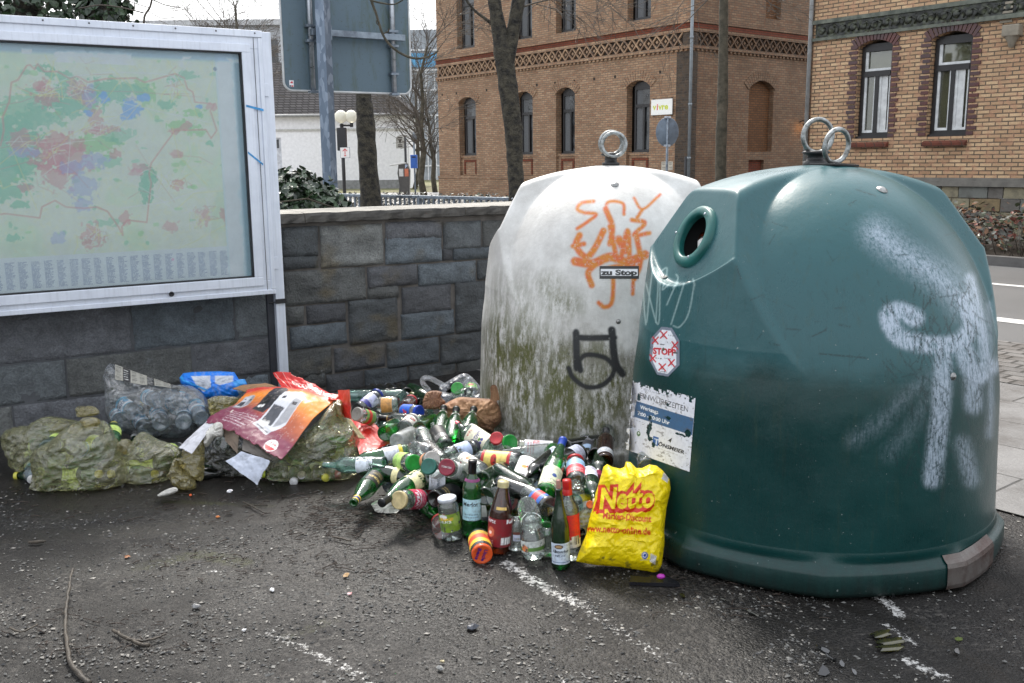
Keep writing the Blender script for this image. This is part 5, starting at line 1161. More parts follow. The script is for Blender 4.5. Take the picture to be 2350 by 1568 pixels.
# octagonal STOPP sticker
s_ = Canvas(0, 0, 1, 1.75, .012, lin((120, 128, 142))); n2 = fn(s_.X*20, s_.Y*20, 9, 4)
oc = lambda m: [(.28+m*.3, .03+m), (.62-m*.1, .0+m), (.97-m, .45), (.97-m, 1.28), (.72-m*.4, 1.72-m), (.38+m*.3, 1.74-m), (.05+m, 1.30), (.02+m, .55)]
s_.hole(1-s_.poly_mask(oc(0))); s_.poly(oc(.1), lin((225, 228, 234))); RD = lin((195, 25, 40))
s_.text('STOPP', .14, .77, .30, RD, bold=.05, width=.72)
for x, y, w_ in ((.46, 1.46, .10), (.2, 1.25, .09), (.82, 1.12, .09), (.14, .60, .09), (.72, .50, .09), (.44, .32, .10)):
    s_.line([(x-w_*.4, y-.07), (x-w_*.4, y+.09)], .02, (.05, .05, .06)); s_.line([(x-w_*.4, y-.07), (x+w_*.5, y-.07)], .02, (.05, .05, .06)); s_.line([(x-w_, y-.12), (x+w_, y+.12)], .045, RD); s_.line([(x-w_, y+.12), (x+w_, y-.12)], .045, RD)
for tx, x, y, w_ in (('Flachglas', .60, 1.44, .24), ('Glühbirnen', .26, 1.10, .24), ('Bleiglas', .56, 1.18, .2), ('Keramik', .22, .60, .2), ('Steingut', .5, .62, .2), ('Porzellan', .34, .14, .24)): s_.text(tx, x, y, .07, (.05, .05, .06), width=w_)
s_.hole((n2 > .66) & (np.abs(s_.X-.02) < .12) & (s_.Y > .9)); s_.ell(.46, .95, .04, .06, lin((80, 85, 60))); s_.ell(.84, .86, .08, .03, lin((90, 88, 85)))
mb = stick_on(s_, [(1487, 860), (1562, 868), (1562, 752), (1492, 748)], gbvh, gli, .0018); part('stopp_sticker', mb, M_STK, gb, 'eight-sided white sticker reading STOPP with crossed-out glass symbols')
# bolt on the dome, rings and plates
def dome_pt(px, py, bvh):
    d = Vector(ray(px, py)).normalized(); h, nr, _, _ = bvh.ray_cast(Vector(CC), d)
    if h is None: h = Vector(at_d(px, py, 4.3)); nr = Vector((0, 0, 1))
    return h, (nr if nr.dot(d) < 0 else -nr)
M_BOLT = mat('dull_steel', (.33, .33, .32), .35, .8, var=.4, vs=30); M_RUST = mat('rusty_steel', (.13, .115, .105), .4, .5, col2=(.055, .022, .014), vs=8, bs=60, bst=.3)
def bolt(parent, inv, h, nr, r_=.02, nm='bolt'):
    M_ = inv @ (Matrix.Translation(h) @ nr.to_track_quat('Z', 'Y').to_matrix().to_4x4()); mb = MB(); mb.lathe([(r_, -.002), (r_, .003), (r_*.62, .004), (r_*.6, .008), (r_*.3, .011), (0, .0115)], 18, M=M_); part(nm, mb, M_BOLT, parent)
bolt(gb, gli, *dome_pt(2024, 436, gbvh), .022); bolt(gb, gli, *dome_pt(2187, 864, gbvh), .014)
def ring(o, x, y, z, R_, rt, ang, tilt=0.0, mt=None):
    M_ = Matrix.Translation((x, y, z)) @ Matrix.Rotation(ang, 4, 'Z') @ Matrix.Rotation(tilt, 4, 'X')
    mb = MB(); mb.tube([M_ @ Vector((R_*cos(a), 0, R_+R_*sin(a))) for a in np.linspace(0, 2*pi, 36, endpoint=False)], rt, 10, closed=True); part('lifting_ring', mb, mt or M_STEELR, o)
M_STEELR = mat('worn_steel_ring', (.36, .38, .38), .4, .85, col2=(.14, .14, .13), vs=40, bs=80, bst=.3)
def inv2(c_, a): return Matrix.Translation((c_[0], c_[1], 0)) @ Matrix.Rotation(a, 4, 'Z')
# right ring stands on a square plate, left ring on a flanged post behind it
la = -gang
mb = MB(); mb.lathe([(.055, 0), (.052, .03), (.038, .035), (.036, .055), (.05, .06), (.06, .068), (.05, .075), (.0, .078)], 20, M=Matrix.Translation(gli @ Vector((GC[0]+.03, GC[1]+.12, 1.555)))); part('ring_post', mb, mat('black_iron', (.035, .035, .035), .5, .5), gb)
p = gli @ Vector((GC[0]+.035, GC[1]+.12, 1.622)); ring(gb, p.x, p.y, p.z, .070, .0105, la+.25)
mb = MB(); M_ = gli @ Matrix.Translation((GC[0]+.065, GC[1]-.02, 1.572)) @ Matrix.Rotation(.5, 4, 'Z') @ Matrix.Rotation(.05, 4, 'Y'); mb.bbox(-.07, -.07, -.006, .07, .07, .003, .002, M=M_); mb.lathe([(.03, .003), (.012, .012), (0, .013)], 12, M=M_); part('ring_plate', mb, mat('black_iron', (.035, .035, .035), .5, .5), gb)
p = gli @ Vector((GC[0]+.065, GC[1]-.02, 1.580)); ring(gb, p.x, p.y, p.z, .068, .0105, la+.5, .12)
# steel corner guard on the foot
fz_ = [at_z(2118, 1335, .0), at_z(2290, 1308, .0)]
a_ = [atan2(p[1]-GC[1], p[0]-GC[0]) for p in fz_]; th = np.linspace(a_[0], a_[1], 26)
def footr(t_, r_): tl = t_-gang; k_ = np.cos(pi/9)/np.cos((np.mod(tl+.35, 2*pi/9))-pi/9); return r_*(1+(k_-1)*.45)
P = np.array([[(GC[0]+footr(t_, r_)*cos(t_), GC[1]+footr(t_, r_)*sin(t_), z) for t_ in th] for r_, z in ((.819, .012), (.824, .03), (.822, .095), (.817, .112), (.804, .121), (.79, .137))]); P = np.array([[(gli @ Vector(q))[:] for q in row] for row in P])
mb = MB(); mb.grid(P, smooth=False); gd = part('corner_guard', mb, M_RUST, gb, 'rusty bare steel guard plate at the right front of the foot')
hb = at_z(2185, 1268, .125); bolt(gd, gli, Vector(hb)+Vector((0, 0, .002)), Vector((.2, -.4, 1)).normalized(), .014)

# --- white container: orange and black graffiti, grime
cv = Canvas(1080, 360, 1660, 1100, 1.4, (0, 0, 0))   # r: orange, g: black, b: algae weight
O = [([(1362, 462), (1335, 466), (1325, 480), (1340, 488), (1368, 492), (1350, 508), (1325, 525)], 9), ([(1395, 500), (1392, 470), (1405, 462), (1430, 468), (1432, 492)], 8), ([(1390, 480), (1405, 520), (1400, 560)], 14), ([(1455, 455), (1475, 480), (1515, 447)], 7), ([(1475, 480), (1462, 500)], 9), ([(1450, 505), (1480, 512), (1455, 540), (1490, 535)], 11),
     ([(1330, 540), (1322, 565), (1345, 590), (1365, 570), (1385, 530)], 16), ([(1400, 520), (1420, 600), (1440, 530), (1445, 600)], 13), ([(1460, 540), (1470, 600), (1455, 640)], 14), ([(1320, 600), (1360, 605), (1400, 590), (1440, 600), (1480, 585)], 22), ([(1375, 600), (1350, 625), (1358, 655)], 15), ([(1385, 620), (1420, 612), (1460, 615)], 14), ([(1408, 615), (1405, 690), (1388, 705), (1374, 695)], 11), ([(1455, 600), (1452, 675)], 9), ([(1420, 550), (1435, 575)], 20), ([(1315, 565), (1340, 560)], 12)]
for p, w_ in O:
    m = np.clip((w_*.95/2-cv.seg(curve(p, 6)))/5+.5, 0, 1); cv.c[..., 0] = np.maximum(cv.c[..., 0], m)
for p, w_ in [([(1322, 762), (1330, 775), (1410, 775)], 11), ([(1322, 765), (1324, 845)], 13), ([(1404, 758), (1412, 830), (1428, 858)], 14), ([(1305, 845), (1316, 868), (1345, 888), (1380, 885), (1405, 862), (1408, 840), (1385, 820), (1345, 815), (1325, 832)], 9), ([(1325, 815), (1332, 850)], 11)]:
    m = np.clip((w_*1.3/2-cv.seg(curve(p, 6)))/4+.5, 0, 1); cv.c[..., 1] = np.maximum(cv.c[..., 1], m)
for x, y, rx, ry, a in [(1260, 660, 40, 40, .6), (1290, 700, 60, 40, .7), (1200, 850, 50, 200, .9), (1290, 900, 60, 110, 1), (1400, 900, 60, 70, .9), (1330, 970, 90, 50, .9), (1150, 800, 40, 160, .8), (1240, 780, 50, 60, .6), (1130, 930, 40, 90, .7), (1380, 800, 50, 30, .5)]:
    m = np.clip(1.3-np.hypot((cv.X-x)/rx, (cv.Y-y)/ry), 0, 1)*a; cv.c[..., 2] = np.maximum(cv.c[..., 2], m)
t = NT('grimy_white_plastic'); c = t.co(); A = t.attr('Col'); sp = t.t.nodes.new('ShaderNodeSeparateColor'); t.t.links.new(A, sp.inputs[0]); so, sk, sa = sp.outputs[:3]
vz = t.n('Mapping', {'Vector': c, 'Scale': (1, 1, .3)}); k = t.noise(c, 4, 6, .65); kv = t.noise(vz, 26, 6, .75); kf = t.noise(c, 60, 5, .75)
geo = t.n('SeparateXYZ', {0: c}, 2)
col = t.mix(t.ramp(k, [(.4, .0), (.65, 1)]), (.50, .49, .465), (.66, .655, .63))
low = t.ramp(t.math('ADD', geo, t.math('MULTIPLY', k, .5)), [(.85, 1), (1.45, 0)])
col = t.mix(t.math('MULTIPLY', t.ramp(kv, [(.40, 0), (.58, 1)]), t.math('ADD', t.math('MULTIPLY', low, .62), .1)), col, (.16, .15, .125))
gm = t.math('MULTIPLY', t.ramp(t.math('ADD', kv, t.math('MULTIPLY', kf, .3)), [(.52, 0), (.72, 1)]), t.math('ADD', sa, t.math('MULTIPLY', low, .25)), True)
col = t.mix(gm, col, (.095, .10, .03)); col = t.mix(t.math('MULTIPLY', t.math('MULTIPLY', t.ramp(t.noise(c, 38, 6, .8), [(.56, 0), (.64, 1)]), low), .75), col, (.04, .042, .03))
scr = t.noise(t.n('Mapping', {'Vector': c, 'Scale': (60, 60, 5), 'Rotation': (.5, .4, 0)}), 3, 6, .85); scr2 = t.noise(t.n('Mapping', {'Vector': c, 'Scale': (50, 50, 4), 'Rotation': (-.7, .5, 0)}), 3, 6, .85)
col = t.mix(t.ramp(scr, [(.60, 0), (.66, .6)]), col, (.75, .75, .76)); col = t.mix(t.ramp(scr2, [(.62, 0), (.68, .5)]), col, (.12, .12, .11))
om = t.math('MULTIPLY', so, t.ramp(kf, [(.30, .3), (.46, 1)])); col = t.mix(om, col, t.mix(t.ramp(t.noise(c, 25), [(.42, 0), (.6, 1)]), (.52, .17, .005), (.55, .11, .02)))
col = t.mix(t.math('MULTIPLY', sk, t.ramp(kf, [(.25, .5), (.4, 1)])), col, (.012, .014, .016))
M_WHITE = t.done(t.pbr(col, t.ramp(k, [(.3, .36), (.7, .55)]), 0, t.bump(t.math('ADD', kf, scr), .22, .01, t.bump(t.noise(c, 3), .3, .04)), .5))
wb, wang, wP, wW = make_bin('glass_container', 'grimy off-white dome-shaped bottle bank with orange and black graffiti', WC, 279, (M_WHITE, mat('grey_white_ring', (.4, .4, .4), .5)), cv)
wbvh = bvh_of(wW); wli = inv2(WC, wang).inverted()
bolt(wb, wli, *dome_pt(1411, 424, wbvh), .022); bolt(wb, wli, *dome_pt(1419, 738, wbvh), .013)
s_ = Canvas(0, 0, 1, .34, .012, (.75, .75, .76)); s_.rect(0, 0, 1, .34, (.02, .02, .02)); s_.rect(.03, .08, .97, .26, (.75, .75, .77)); s_.text('zu Stop', .05, .10, .19, (.02, .02, .02), bold=.05, width=.9)
mb = stick_on(s_, [(1376, 640), (1466, 640), (1466, 611), (1376, 611)], wbvh, wli); part('sticker', mb, M_STK, wb)
cz = wli @ Vector((WC[0], WC[1], 1.565)); la = -wang
mb = MB(); M_ = Matrix.Translation((cz.x, cz.y, cz.z)) @ Matrix.Rotation(la, 4, 'Z'); mb.bbox(-.085, -.07, -.004, .085, .07, .004, .002, M=M_); part('ring_plate', mb, M_BOLT, wb)
mb = MB(); mb.lathe([(.05, .004), (.05, .02), (.035, .024), (.034, .055), (.055, .062), (.058, .07), (.02, .078), (0, .08)], 20, M=M_); part('ring_post', mb, mat('black_iron', (.035, .035, .035), .5, .5), wb)
ring(wb, cz.x, cz.y, cz.z+.065, .064, .011, la+.12, .05); p = wli @ Vector((WC[0]+.012, WC[1]-.05, 1.632)); ring(wb, p.x, p.y, p.z-.012, .066, .011, la-.1, -.1)
# ================================================================= BAGS, BOX, CARDBOARD
def resample(pts, n):
    P = np.array(list(pts)+[pts[0]], float); d = np.r_[0, np.cumsum(np.hypot(*np.diff(P, axis=0).T))]; t_ = np.linspace(0, d[-1], n, endpoint=False)
    return np.c_[np.interp(t_, d, P[:, 0]), np.interp(t_, d, P[:, 1])]
def pillow(outline, Y, lean, Tf, Tb, seed, wr=.02, N=240, Mr=64, center=None, canvas=None, fold=18, p_=2.4, yaw=0.0, smooth_out=True):
    """bag shape: outline (photograph points) laid on a real plane at distance Y, swelling to Tf in front and Tb behind.
    returns MB in world space relative to origin o (bottom centre)"""
    ol = np.array(outline, float); cpx = ol.mean(0); b = ol[np.argmax(ol[:, 1])]
    p0 = at_d(b[0], b[1], Y); n = np.array([sin(yaw), -cos(yaw)*cos(lean), sin(lean)]); n /= np.linalg.norm(n)
    if smooth_out: ol = np.array(curve([tuple(q) for q in ol]+[tuple(ol[0])], 6))[:-1]
    rs = resample(ol, N); W_ = np.array([on_pl(x, y, p0, n) for x, y in rs])
    c = on_pl(*(center if center is not None else cpx), p0, n)
    out = MB(); base = np.array([c[0], c[1], 0.0])
    sk = np.sin(np.linspace(0, pi/2, Mr)); th = np.linspace(0, 2*pi, N, endpoint=False)
    for side, T in ((1, Tf), (-1, Tb)):
        S, TH = np.meshgrid(sk, th, indexing='ij')
        P = c+(W_[None]-c)*S[..., None]; hgt = T*np.sqrt(np.clip(1-S**p_, 0, 1))
        x = P@np.array([1, 0, 0]); z = P[..., 2]
        a = fn(x*9+seed, z*9, seed, 3); r1 = (1-np.abs(fn(x*7+a*1.5, z*15+a*2, seed+3, 3)-.5)*4)*1.25; r2 = 1-np.abs(fn(x*26+a*3, z*22, seed+5, 3)-.5)*4
        rad_ = np.sin(TH*fold+a*9)*S**2
        w_ = wr*(r1*.7+r2*.35+rad_*.25+(fn(x*60, z*60, seed, 2)-.5)*.3)
        hgt = hgt+w_*np.clip((1-S)*6, 0, 1)
        P = P+n*side*hgt[..., None]; jit = (fn(x*30, z*30, seed+8, 3)-.5)*wr*.8*np.clip((1-S)*4, 0, 1); P[..., 0] += jit; P[..., 2] += jit
        P[..., 2] = np.maximum(P[..., 2], .004+.004*(1-S))
        colr = None
        if canvas is not None:
            q = P-CC; ww = q@CF; X = CX+FPX*(q@CR)/ww; Yp = CY-FPX*(q@CU)/ww; colr = canvas.samp(X, Yp); colr[..., 3] = 1
            if side < 0: colr = np.ones_like(colr)*np.array([*canvas.c[2, 2, :3], 1])
        P = P-base; h, w2 = P.shape[:2]
        fs = [(j*w2+i, j*w2+(i+1) % w2, (j+1)*w2+(i+1) % w2, (j+1)*w2+i)[::side] for j in range(h-1) for i in range(w2)]
        out.add(P.reshape(-1, 3), fs, 0, True, None if colr is None else colr.reshape(-1, 4))
    return out, tuple(base)
F_YEL = film('yellow_sack_film', (.98, .96, .80), (.98, .94, .52), .5, .12, 13)
F_YEL2 = film('yellow_sack_film_crumpled', (.8, .72, .4), (.80, .72, .36), .85, .18, 18, .8)
F_CLR = film('clear_sack_film', (.98, .98, .97), (.92, .95, .97), .34, .10, 9, .7)
def crumple(name, label, cat, outline, Y, seed, m, wr=.012, T=.03, **k):
    mb, b = pillow(outline, Y, .3, T, .015, seed, wr, 120, 30, **k); return solo(name, mb, m, label, cat, b)

# yellow recycling sacks
def sack(label, outline, Y, lean, Tf, Tb, seed, m, knot=None, wr=.022, **k):
    mb, b = pillow(outline, Y, lean, Tf, Tb, seed, wr, **k); o = thing('refuse_sack', label, 'sack', b, 0, 'translucent sacks of empties along the wall')
    part('film', mb, m, o)
    for kn in (knot or []):
        mk, _ = pillow(kn, Y, lean, .035, .02, seed+50, .014, 100, 26); mk.v = [(x+_[0]-b[0], y+_[1]-b[1], z) for x, y, z in mk.v]; part('knot', mk, F_YEL2, o)
    return o
z1 = lambda L: [Z1(*p) for p in L]; z2 = lambda L: [Z2(*p) for p in L]; z3 = lambda L: [Z3(*p) for p in L]; z4 = lambda L: [Z4(*p) for p in L]
sack('bulging yellow sack of bottles at the far left end of the row', z1([(65, 850), (90, 770), (200, 735), (330, 735), (390, 670), (470, 640), (600, 660), (700, 680), (760, 720), (700, 900), (560, 1200), (330, 1255), (270, 1240), (150, 1130), (100, 1000)]), 4.95, .2, .16, .15, 3, F_YEL,
     [z1([(480, 770), (560, 700), (640, 720), (610, 790), (520, 800)]), z1([(740, 600), (750, 550), (900, 545), (960, 610), (880, 640), (760, 650)])])
sack('knotted yellow sack with green bottles showing, in front of the leftmost sack', z1([(320, 1340), (345, 1200), (345, 980), (520, 860), (640, 760), (740, 690), (900, 690), (1000, 690), (1080, 800), (1150, 920), (1200, 1100), (1230, 1270), (1180, 1350), (1000, 1385), (700, 1390), (480, 1395)]), 4.72, .15, .17, .14, 7, F_YEL,
     [z1([(780, 690), (800, 660), (900, 650), (970, 690), (930, 760), (830, 750)]), z1([(660, 770), (720, 710), (790, 750), (760, 800), (690, 810)])])
sack('small yellow sack tied with black string, between the knotted sack and the torn cardboard', z1([(1135, 1130), (1180, 1060), (1250, 1000), (1290, 890), (1370, 790), (1480, 850), (1700, 940), (1740, 1060), (1680, 1200), (1640, 1320), (1500, 1360), (1300, 1340), (1190, 1250)]), 4.80, .2, .13, .12, 12, F_YEL,
     [z1([(1140, 930), (1150, 870), (1230, 860), (1290, 900), (1290, 960), (1220, 1010), (1150, 980)])])
cs_o = sack('clear sack full of water bottles with newspaper print along its top edge', z1([(1045, 350), (1030, 250), (1065, 150), (1120, 145), (1200, 220), (1400, 290), (1730, 345), (1850, 350), (1960, 430), (2040, 550), (2020, 650), (1900, 750), (1750, 850), (1400, 850), (1200, 800), (1060, 680), (1040, 520)]), 5.25, .35, .20, .12, 17, F_CLR, None, .02)
# newspaper
cvn = Canvas(0, 0, 1, .22, .006, lin((150, 148, 138))); 
for i, x in enumerate(np.arange(0, 1, .125)):
    if i % 3 == 1: cvn.rect(x, 0, x+.115, .22, (.015, .015, .016)); cvn.lines_of_text(x+.01, .02, x+.1, .2, 5, (.5, .5, .48), .8, i)
    else: cvn.lines_of_text(x+.01, .01, x+.11, .21, 12, (.03, .03, .03), .8, i)
def ruled(cv_, A, B, C, D, Y=None, nx=None, off=0.0, seed=1, amp=.01):
    """sheet between four placed 3-D corners (bl, br, tr, tl) printed with cv_"""
    h, w_ = cv_.c.shape[:2]; a, b_ = np.meshgrid(np.linspace(0, 1, w_), np.linspace(0, 1, h)); A, B, C, D = (np.array(q, float) for q in (A, B, C, D))
    P = (A*(1-a[..., None])+B*a[..., None])*(1-b_[..., None])+(D*(1-a[..., None])+C*a[..., None])*b_[..., None]
    n = np.cross(B-A, D-A); n /= np.linalg.norm(n); L = np.linalg.norm(B-A); H_ = np.linalg.norm(D-A)
    P = P+n*(((fn(a*L*7+seed, b_*H_*7, seed)-.5)*2*amp)+off)[..., None]; return P, n
def sheet(cv_, A, B, C, D, th=.004, back=(.25, .17, .10), seed=1, amp=.01, bend=None):
    P, n = ruled(cv_, A, B, C, D, seed=seed, amp=amp)
    if bend is not None: P = P+bend(*np.meshgrid(np.linspace(0, 1, P.shape[1]), np.linspace(0, 1, P.shape[0])))[..., None]*n
    keep = cv_.c[:-1, :-1, 3] > .5; col = cv_.c.copy(); col[..., 3] = 1; mb = MB(); mb.grid(P, col=col, keep=keep, smooth=True)
    bc = np.ones_like(col)*np.array([*back, 1]); o = len(mb.v); mb.grid(P-n*th, col=bc, keep=keep, smooth=True)
    # rim
    h, w_ = P.shape[:2]; k = keep
    for j in range(h-1):
        for i in range(w_-1):
            if not k[j, i]: continue
            for (dj, di, e) in ((-1, 0, (j*w_+i, j*w_+i+1)), (1, 0, ((j+1)*w_+i+1, (j+1)*w_+i)), (0, -1, ((j+1)*w_+i, j*w_+i)), (0, 1, (j*w_+i+1, (j+1)*w_+i+1))):
                jj, ii = j+dj, i+di
                if jj < 0 or ii < 0 or jj >= h-1 or ii >= w_-1 or not k[jj, ii]: mb.f.append((e[0], o+e[0], o+e[1], e[1])); mb.m.append(0); mb.sm.append(False)
    return mb
def quad3(px, Ys): return [at_d(x, y, Y) for (x, y), Y in zip(px, Ys)]
def sheet_thing(name, label, cat, cv_, px, Ys, **k):
    q = quad3(px, Ys); c = sum(q)/4; c[2] = min(p[2] for p in q); q = [p-c for p in q]; m = k.pop('mat', M_PRINT)
    return solo(name, sheet(cv_, *q, **k), m, label, cat, tuple(c))
M_PRINT = vmat('printed_board', .38, dirt=.2, ds=35, bst=.1); M_CARD = vmat('raw_cardboard', .8, dirt=.45, ds=20, bst=.3)
o = sheet_thing('newspaper', 'black and white printed newspaper strip over the clear sack', 'newspaper', cvn, z1([(1110, 285), (1730, 385), (1725, 345), (1110, 140)]), [5.12, 5.18, 5.22, 5.25], th=.001, back=(.3, .3, .28), amp=.012)
# blue shopping bag
cvb = Canvas(1, 0, 2, 1, .01, lin((25, 115, 215)));
cvb = Canvas(0, 0, 1, .9, .01, lin((28, 120, 220))); n1 = fn(cvb.X*6, cvb.Y*6, 2)
cvb.poly([(.17, .72), (.45, .74), (.47, .40), (.36, .24), (.28, .35)], lin((190, 195, 205))); cvb.poly([(.53, .74), (.80, .73), (.80, .55), (.60, .45), (.53, .5)], lin((190, 195, 205)))
cvb.put((fn(cvb.X*30, cvb.Y*9, 5) > .55)*((cvb.X > .17) & (cvb.X < .8)), (.35, .37, .42), .25)
cvb.line([(.0, .78), (.05, .6), (.4, .3)], .04, lin((60, 165, 240))); cvb.poly([(.78, .55), (.98, .68), (1, .5), (.85, .35)], lin((70, 160, 235))); cvb.poly([(.85, .3), (1, .45), (1, .05), (.9, .1)], lin((170, 200, 235)))
cvb.hole(cvb.Y > .9-.12*(cvb.X > .8)-.02*np.sin(cvb.X*9)); cvb.hole(cvb.X+cvb.Y*.1 < .03)
cvb.Xp = None
cvpx = Canvas(405, 845, 575, 925, 1.0, lin((28, 120, 220))); q = cvb.samp((cvpx.X-412)/155., .9-(cvpx.Y-850)/68.*.9); cvpx.c[..., :3] = q[..., :3]
mb, b = pillow(z2([(165, 270), (200, 225), (300, 212), (550, 205), (690, 215), (735, 290), (790, 280), (815, 330), (790, 400), (720, 450), (560, 470), (420, 475), (380, 430), (300, 370), (180, 330)]), 5.45, .2, .06, .08, 21, .012, 200, 50, canvas=cvpx, smooth_out=False)
solo('shopping_bag', mb, vmat('woven_plastic', .35, dirt=.1), 'bright blue woven shopping bag with grey panels behind the clear sack', 'bag', b)
crumple('refuse_sack', 'crumpled empty yellow sack between the blue bag and the coffee machine box', 'sack', z2([(440, 480), (520, 445), (700, 450), (760, 480), (700, 580), (560, 650), (470, 640), (455, 540)]), 5.2, 31, F_YEL2, .02, .06)
# sacks under the box
sack('large yellow sack of green bottles under the right side of the coffee machine box', z2([(1000, 1330), (980, 1200), (1040, 1080), (1120, 1040), (1300, 850), (1500, 680), (1600, 560), (1660, 500), (1700, 500), (1730, 600), (1830, 700), (1890, 800), (1900, 950), (1910, 1100), (1880, 1280), (1820, 1320), (1500, 1340), (1200, 1370)]), 4.85, .15, .18, .15, 41, F_YEL,
     [z2([(1660, 520), (1690, 480), (1730, 500), (1740, 600), (1780, 680), (1740, 690), (1690, 620)])])
sack('grimy sack of dark bottles under the torn white cardboard', z2([(380, 1240), (400, 1100), (400, 950), (560, 850), (700, 850), (1000, 1000), (1050, 1100), (1000, 1320), (850, 1300), (600, 1300), (470, 1330), (400, 1300)]), 4.9, .2, .12, .12, 47, film('grimy_sack_film', (.55, .56, .5), (.10, .10, .085), .55, .2, 12))
crumple('refuse_sack', 'dirty crumpled yellow sack remnant hanging left of the grimy sack', 'sack', z2([(130, 1050), (200, 1030), (210, 960), (330, 880), (400, 870), (405, 1000), (390, 1250), (300, 1240), (220, 1180), (160, 1110)]), 4.66, 51, F_YEL2, .02, .05)
crumple('refuse_sack', 'low yellow sack remnant lying at the foot of the torn cardboard', 'sack', z2([(60, 1210), (110, 1080), (140, 1045), (180, 1150), (300, 1230), (320, 1340), (200, 1350), (110, 1310)]), 4.62, 52, F_YEL2, .02, .06)

# coffee machine box: printed panel, red flap, side wall
OR, RE, MA = lin((235, 140, 45)), lin((205, 50, 40)), lin((118, 38, 68))
cb = Canvas(0, 0, 1.75, 1.0, .0065, MA); g = np.clip((cb.Y+cb.X*.18-.50)/.35+(fn(cb.X*2, cb.Y*2, 3)-.5)*.5, 0, 1); cb.put(g, OR); cb.put(np.clip((cb.Y-.82+cb.X*.02)/.12, 0, 1), RE)
cb.put(np.clip(.22-np.abs(cb.Y-.42-(fn(cb.X*3, cb.Y*3, 8)-.5)*.3), 0, 1)*2, lin((150, 45, 60)), .7)
def machine(x, y, s, body, dark):
    cb.poly([(x, y), (x+.42*s, y-.06*s), (x+.62*s, y+.10*s), (x+.60*s, y+.52*s), (x+.42*s, y+.62*s), (x+.08*s, y+.60*s)], body)
    cb.poly([(x+.38*s, y+.02*s), (x+.60*s, y+.14*s), (x+.60*s, y+.50*s), (x+.44*s, y+.58*s)], body*.55); cb.poly([(x+.06*s, y+.07*s), (x+.34*s, y+.03*s), (x+.36*s, y+.30*s), (x+.08*s, y+.34*s)], dark)
    cb.poly([(x-.04*s, y-.04*s), (x+.40*s, y-.12*s), (x+.45*s, y-.03*s), (x, y+.05*s)], body*.8); cb.line([(x+.02*s, y-.01*s), (x+.38*s, y-.07*s)], .02*s, dark)
    cb.rect(x+.12*s, y+.40*s, x+.34*s, y+.52*s, body*1.15); cb.rect(x+.15*s, y+.44*s, x+.23*s, y+.49*s, (.02, .02, .03)); cb.rect(x+.45*s, y+.36*s, x+.55*s, y+.41*s, (.02, .02, .03))
    for cx_ in (.12, .22): cb.ell(x+cx_*s, y+.06*s, .045*s, .04*s, (.75, .74, .72)); cb.ell(x+cx_*s, y+.085*s, .04*s, .015*s, (.5, .49, .47)); cb.line([(x+(cx_-.05)*s, y+.08*s), (x+(cx_-.07)*s, y+.05*s), (x+(cx_-.04)*s, y+.04*s)], .012*s, (.7, .69, .67))
machine(.12, .55, .42, lin((190, 190, 195)), lin((60, 60, 66))); machine(.58, .52, .62, lin((40, 38, 48)), lin((14, 14, 18))); machine(.86, .28, .85, lin((205, 206, 212)), lin((70, 72, 80)))
for i, tx in enumerate(('Macchina da caffè automatica', 'Fully automatic coffee machine', 'Machine à café expresso automatique', 'Kaffeevollautomat', 'Máquina de café automática', 'Máquina Super-Automática')):
    cb.text(tx, .30, .36-i*.052, .045, (.62, .52, .55), width=min(.018*len(tx), .6), rot=.0)
cb.poly([(.22, .44), (.27, .40), (.30, .30), (.25, .33)], (.6, .5, .45)); cb.put(np.hypot((cb.X-1.42)/.115, (cb.Y-.10)/.085) < 1, lin((235, 228, 225))); cb.put((np.hypot((cb.X-1.42)/.105, (cb.Y-.10)/.075) < 1) & (cb.Y < .085), lin((200, 35, 45)))
cb.text('SPIDEM', 1.35, .11, .05, lin((200, 35, 45)), bold=.03, width=.14)
nn = fn(cb.X*9, cb.Y*9, 6, 5); cb.hole((cb.X < .04+(nn-.4)*.12)); cb.hole(cb.Y < (nn-.42)*.08)
cb.put((np.abs(nn-.5) < .006), (.6, .5, .45), .5)
A, B_, C_, D_ = z2([(400, 700), (1130, 1055), (1720, 400), (800, 400)]); q = quad3([A, B_, C_, D_], [4.80, 4.56, 4.98, 5.2])
# print coordinates: left-bottom corner is A; long side A->B is the width
cbx = thing('cardboard_box', 'torn red and orange coffee machine box lying flattened over the sacks', 'box', (float(q[0][0]), float(q[0][1]), 0)); oo = np.array([q[0][0], q[0][1], 0]); q = [p-oo for p in q]
cr = Canvas(0, 0, 1, 1, .0068, (0, 0, 0)); px_ = cr.X; py_ = cr.Y
# printed picture reads along A->B (bottom) so map u->X, v->Y
src = cb.samp(px_*1.75, py_); cr.c = src
part('printed_panel', sheet(cr, *q, seed=4, amp=.012, bend=lambda a, b_: .05*np.sin(a*pi)*np.sin(b_*pi*.9)+.02*np.sin(b_*7+a*4)), M_PRINT, cbx)
cf = Canvas(0, 0, 1.6, .5, .008, lin((198, 40, 38))); cf.put(np.clip((.14-cf.Y)/.1+(cf.X-.3)*.5, 0, 1)*(cf.X < 1.0), lin((222, 90, 45)), .8)
cf.text('SPIDEM', .42, .20, .14, (.75, .6, .55), bold=.01, width=.42); cf.text('Villa', .98, .10, .28, (.8, .75, .72), bold=.01, width=.42, shear=.3)
n_ = fn(cf.X*8, cf.Y*8, 12, 5); cf.hole(cf.Y > .47-.1*n_*(cf.X > .5)); cf.hole((cf.X < .03+.05*n_)); cf.line([(.1, .45), (.25, .1)], .012, (.7, .55, .5)); cf.line([(.3, .5), (.34, .0)], .008, (.7, .55, .5)); cf.line([(.8, .5), (.9, .2), (.88, .0)], .01, (.55, .2, .2)); cf.rect(.82, .22, .96, .36, (.62, .45, .42)); cf.line([(1.3, .1), (1.55, .45)], .01, (.7, .5, .45))
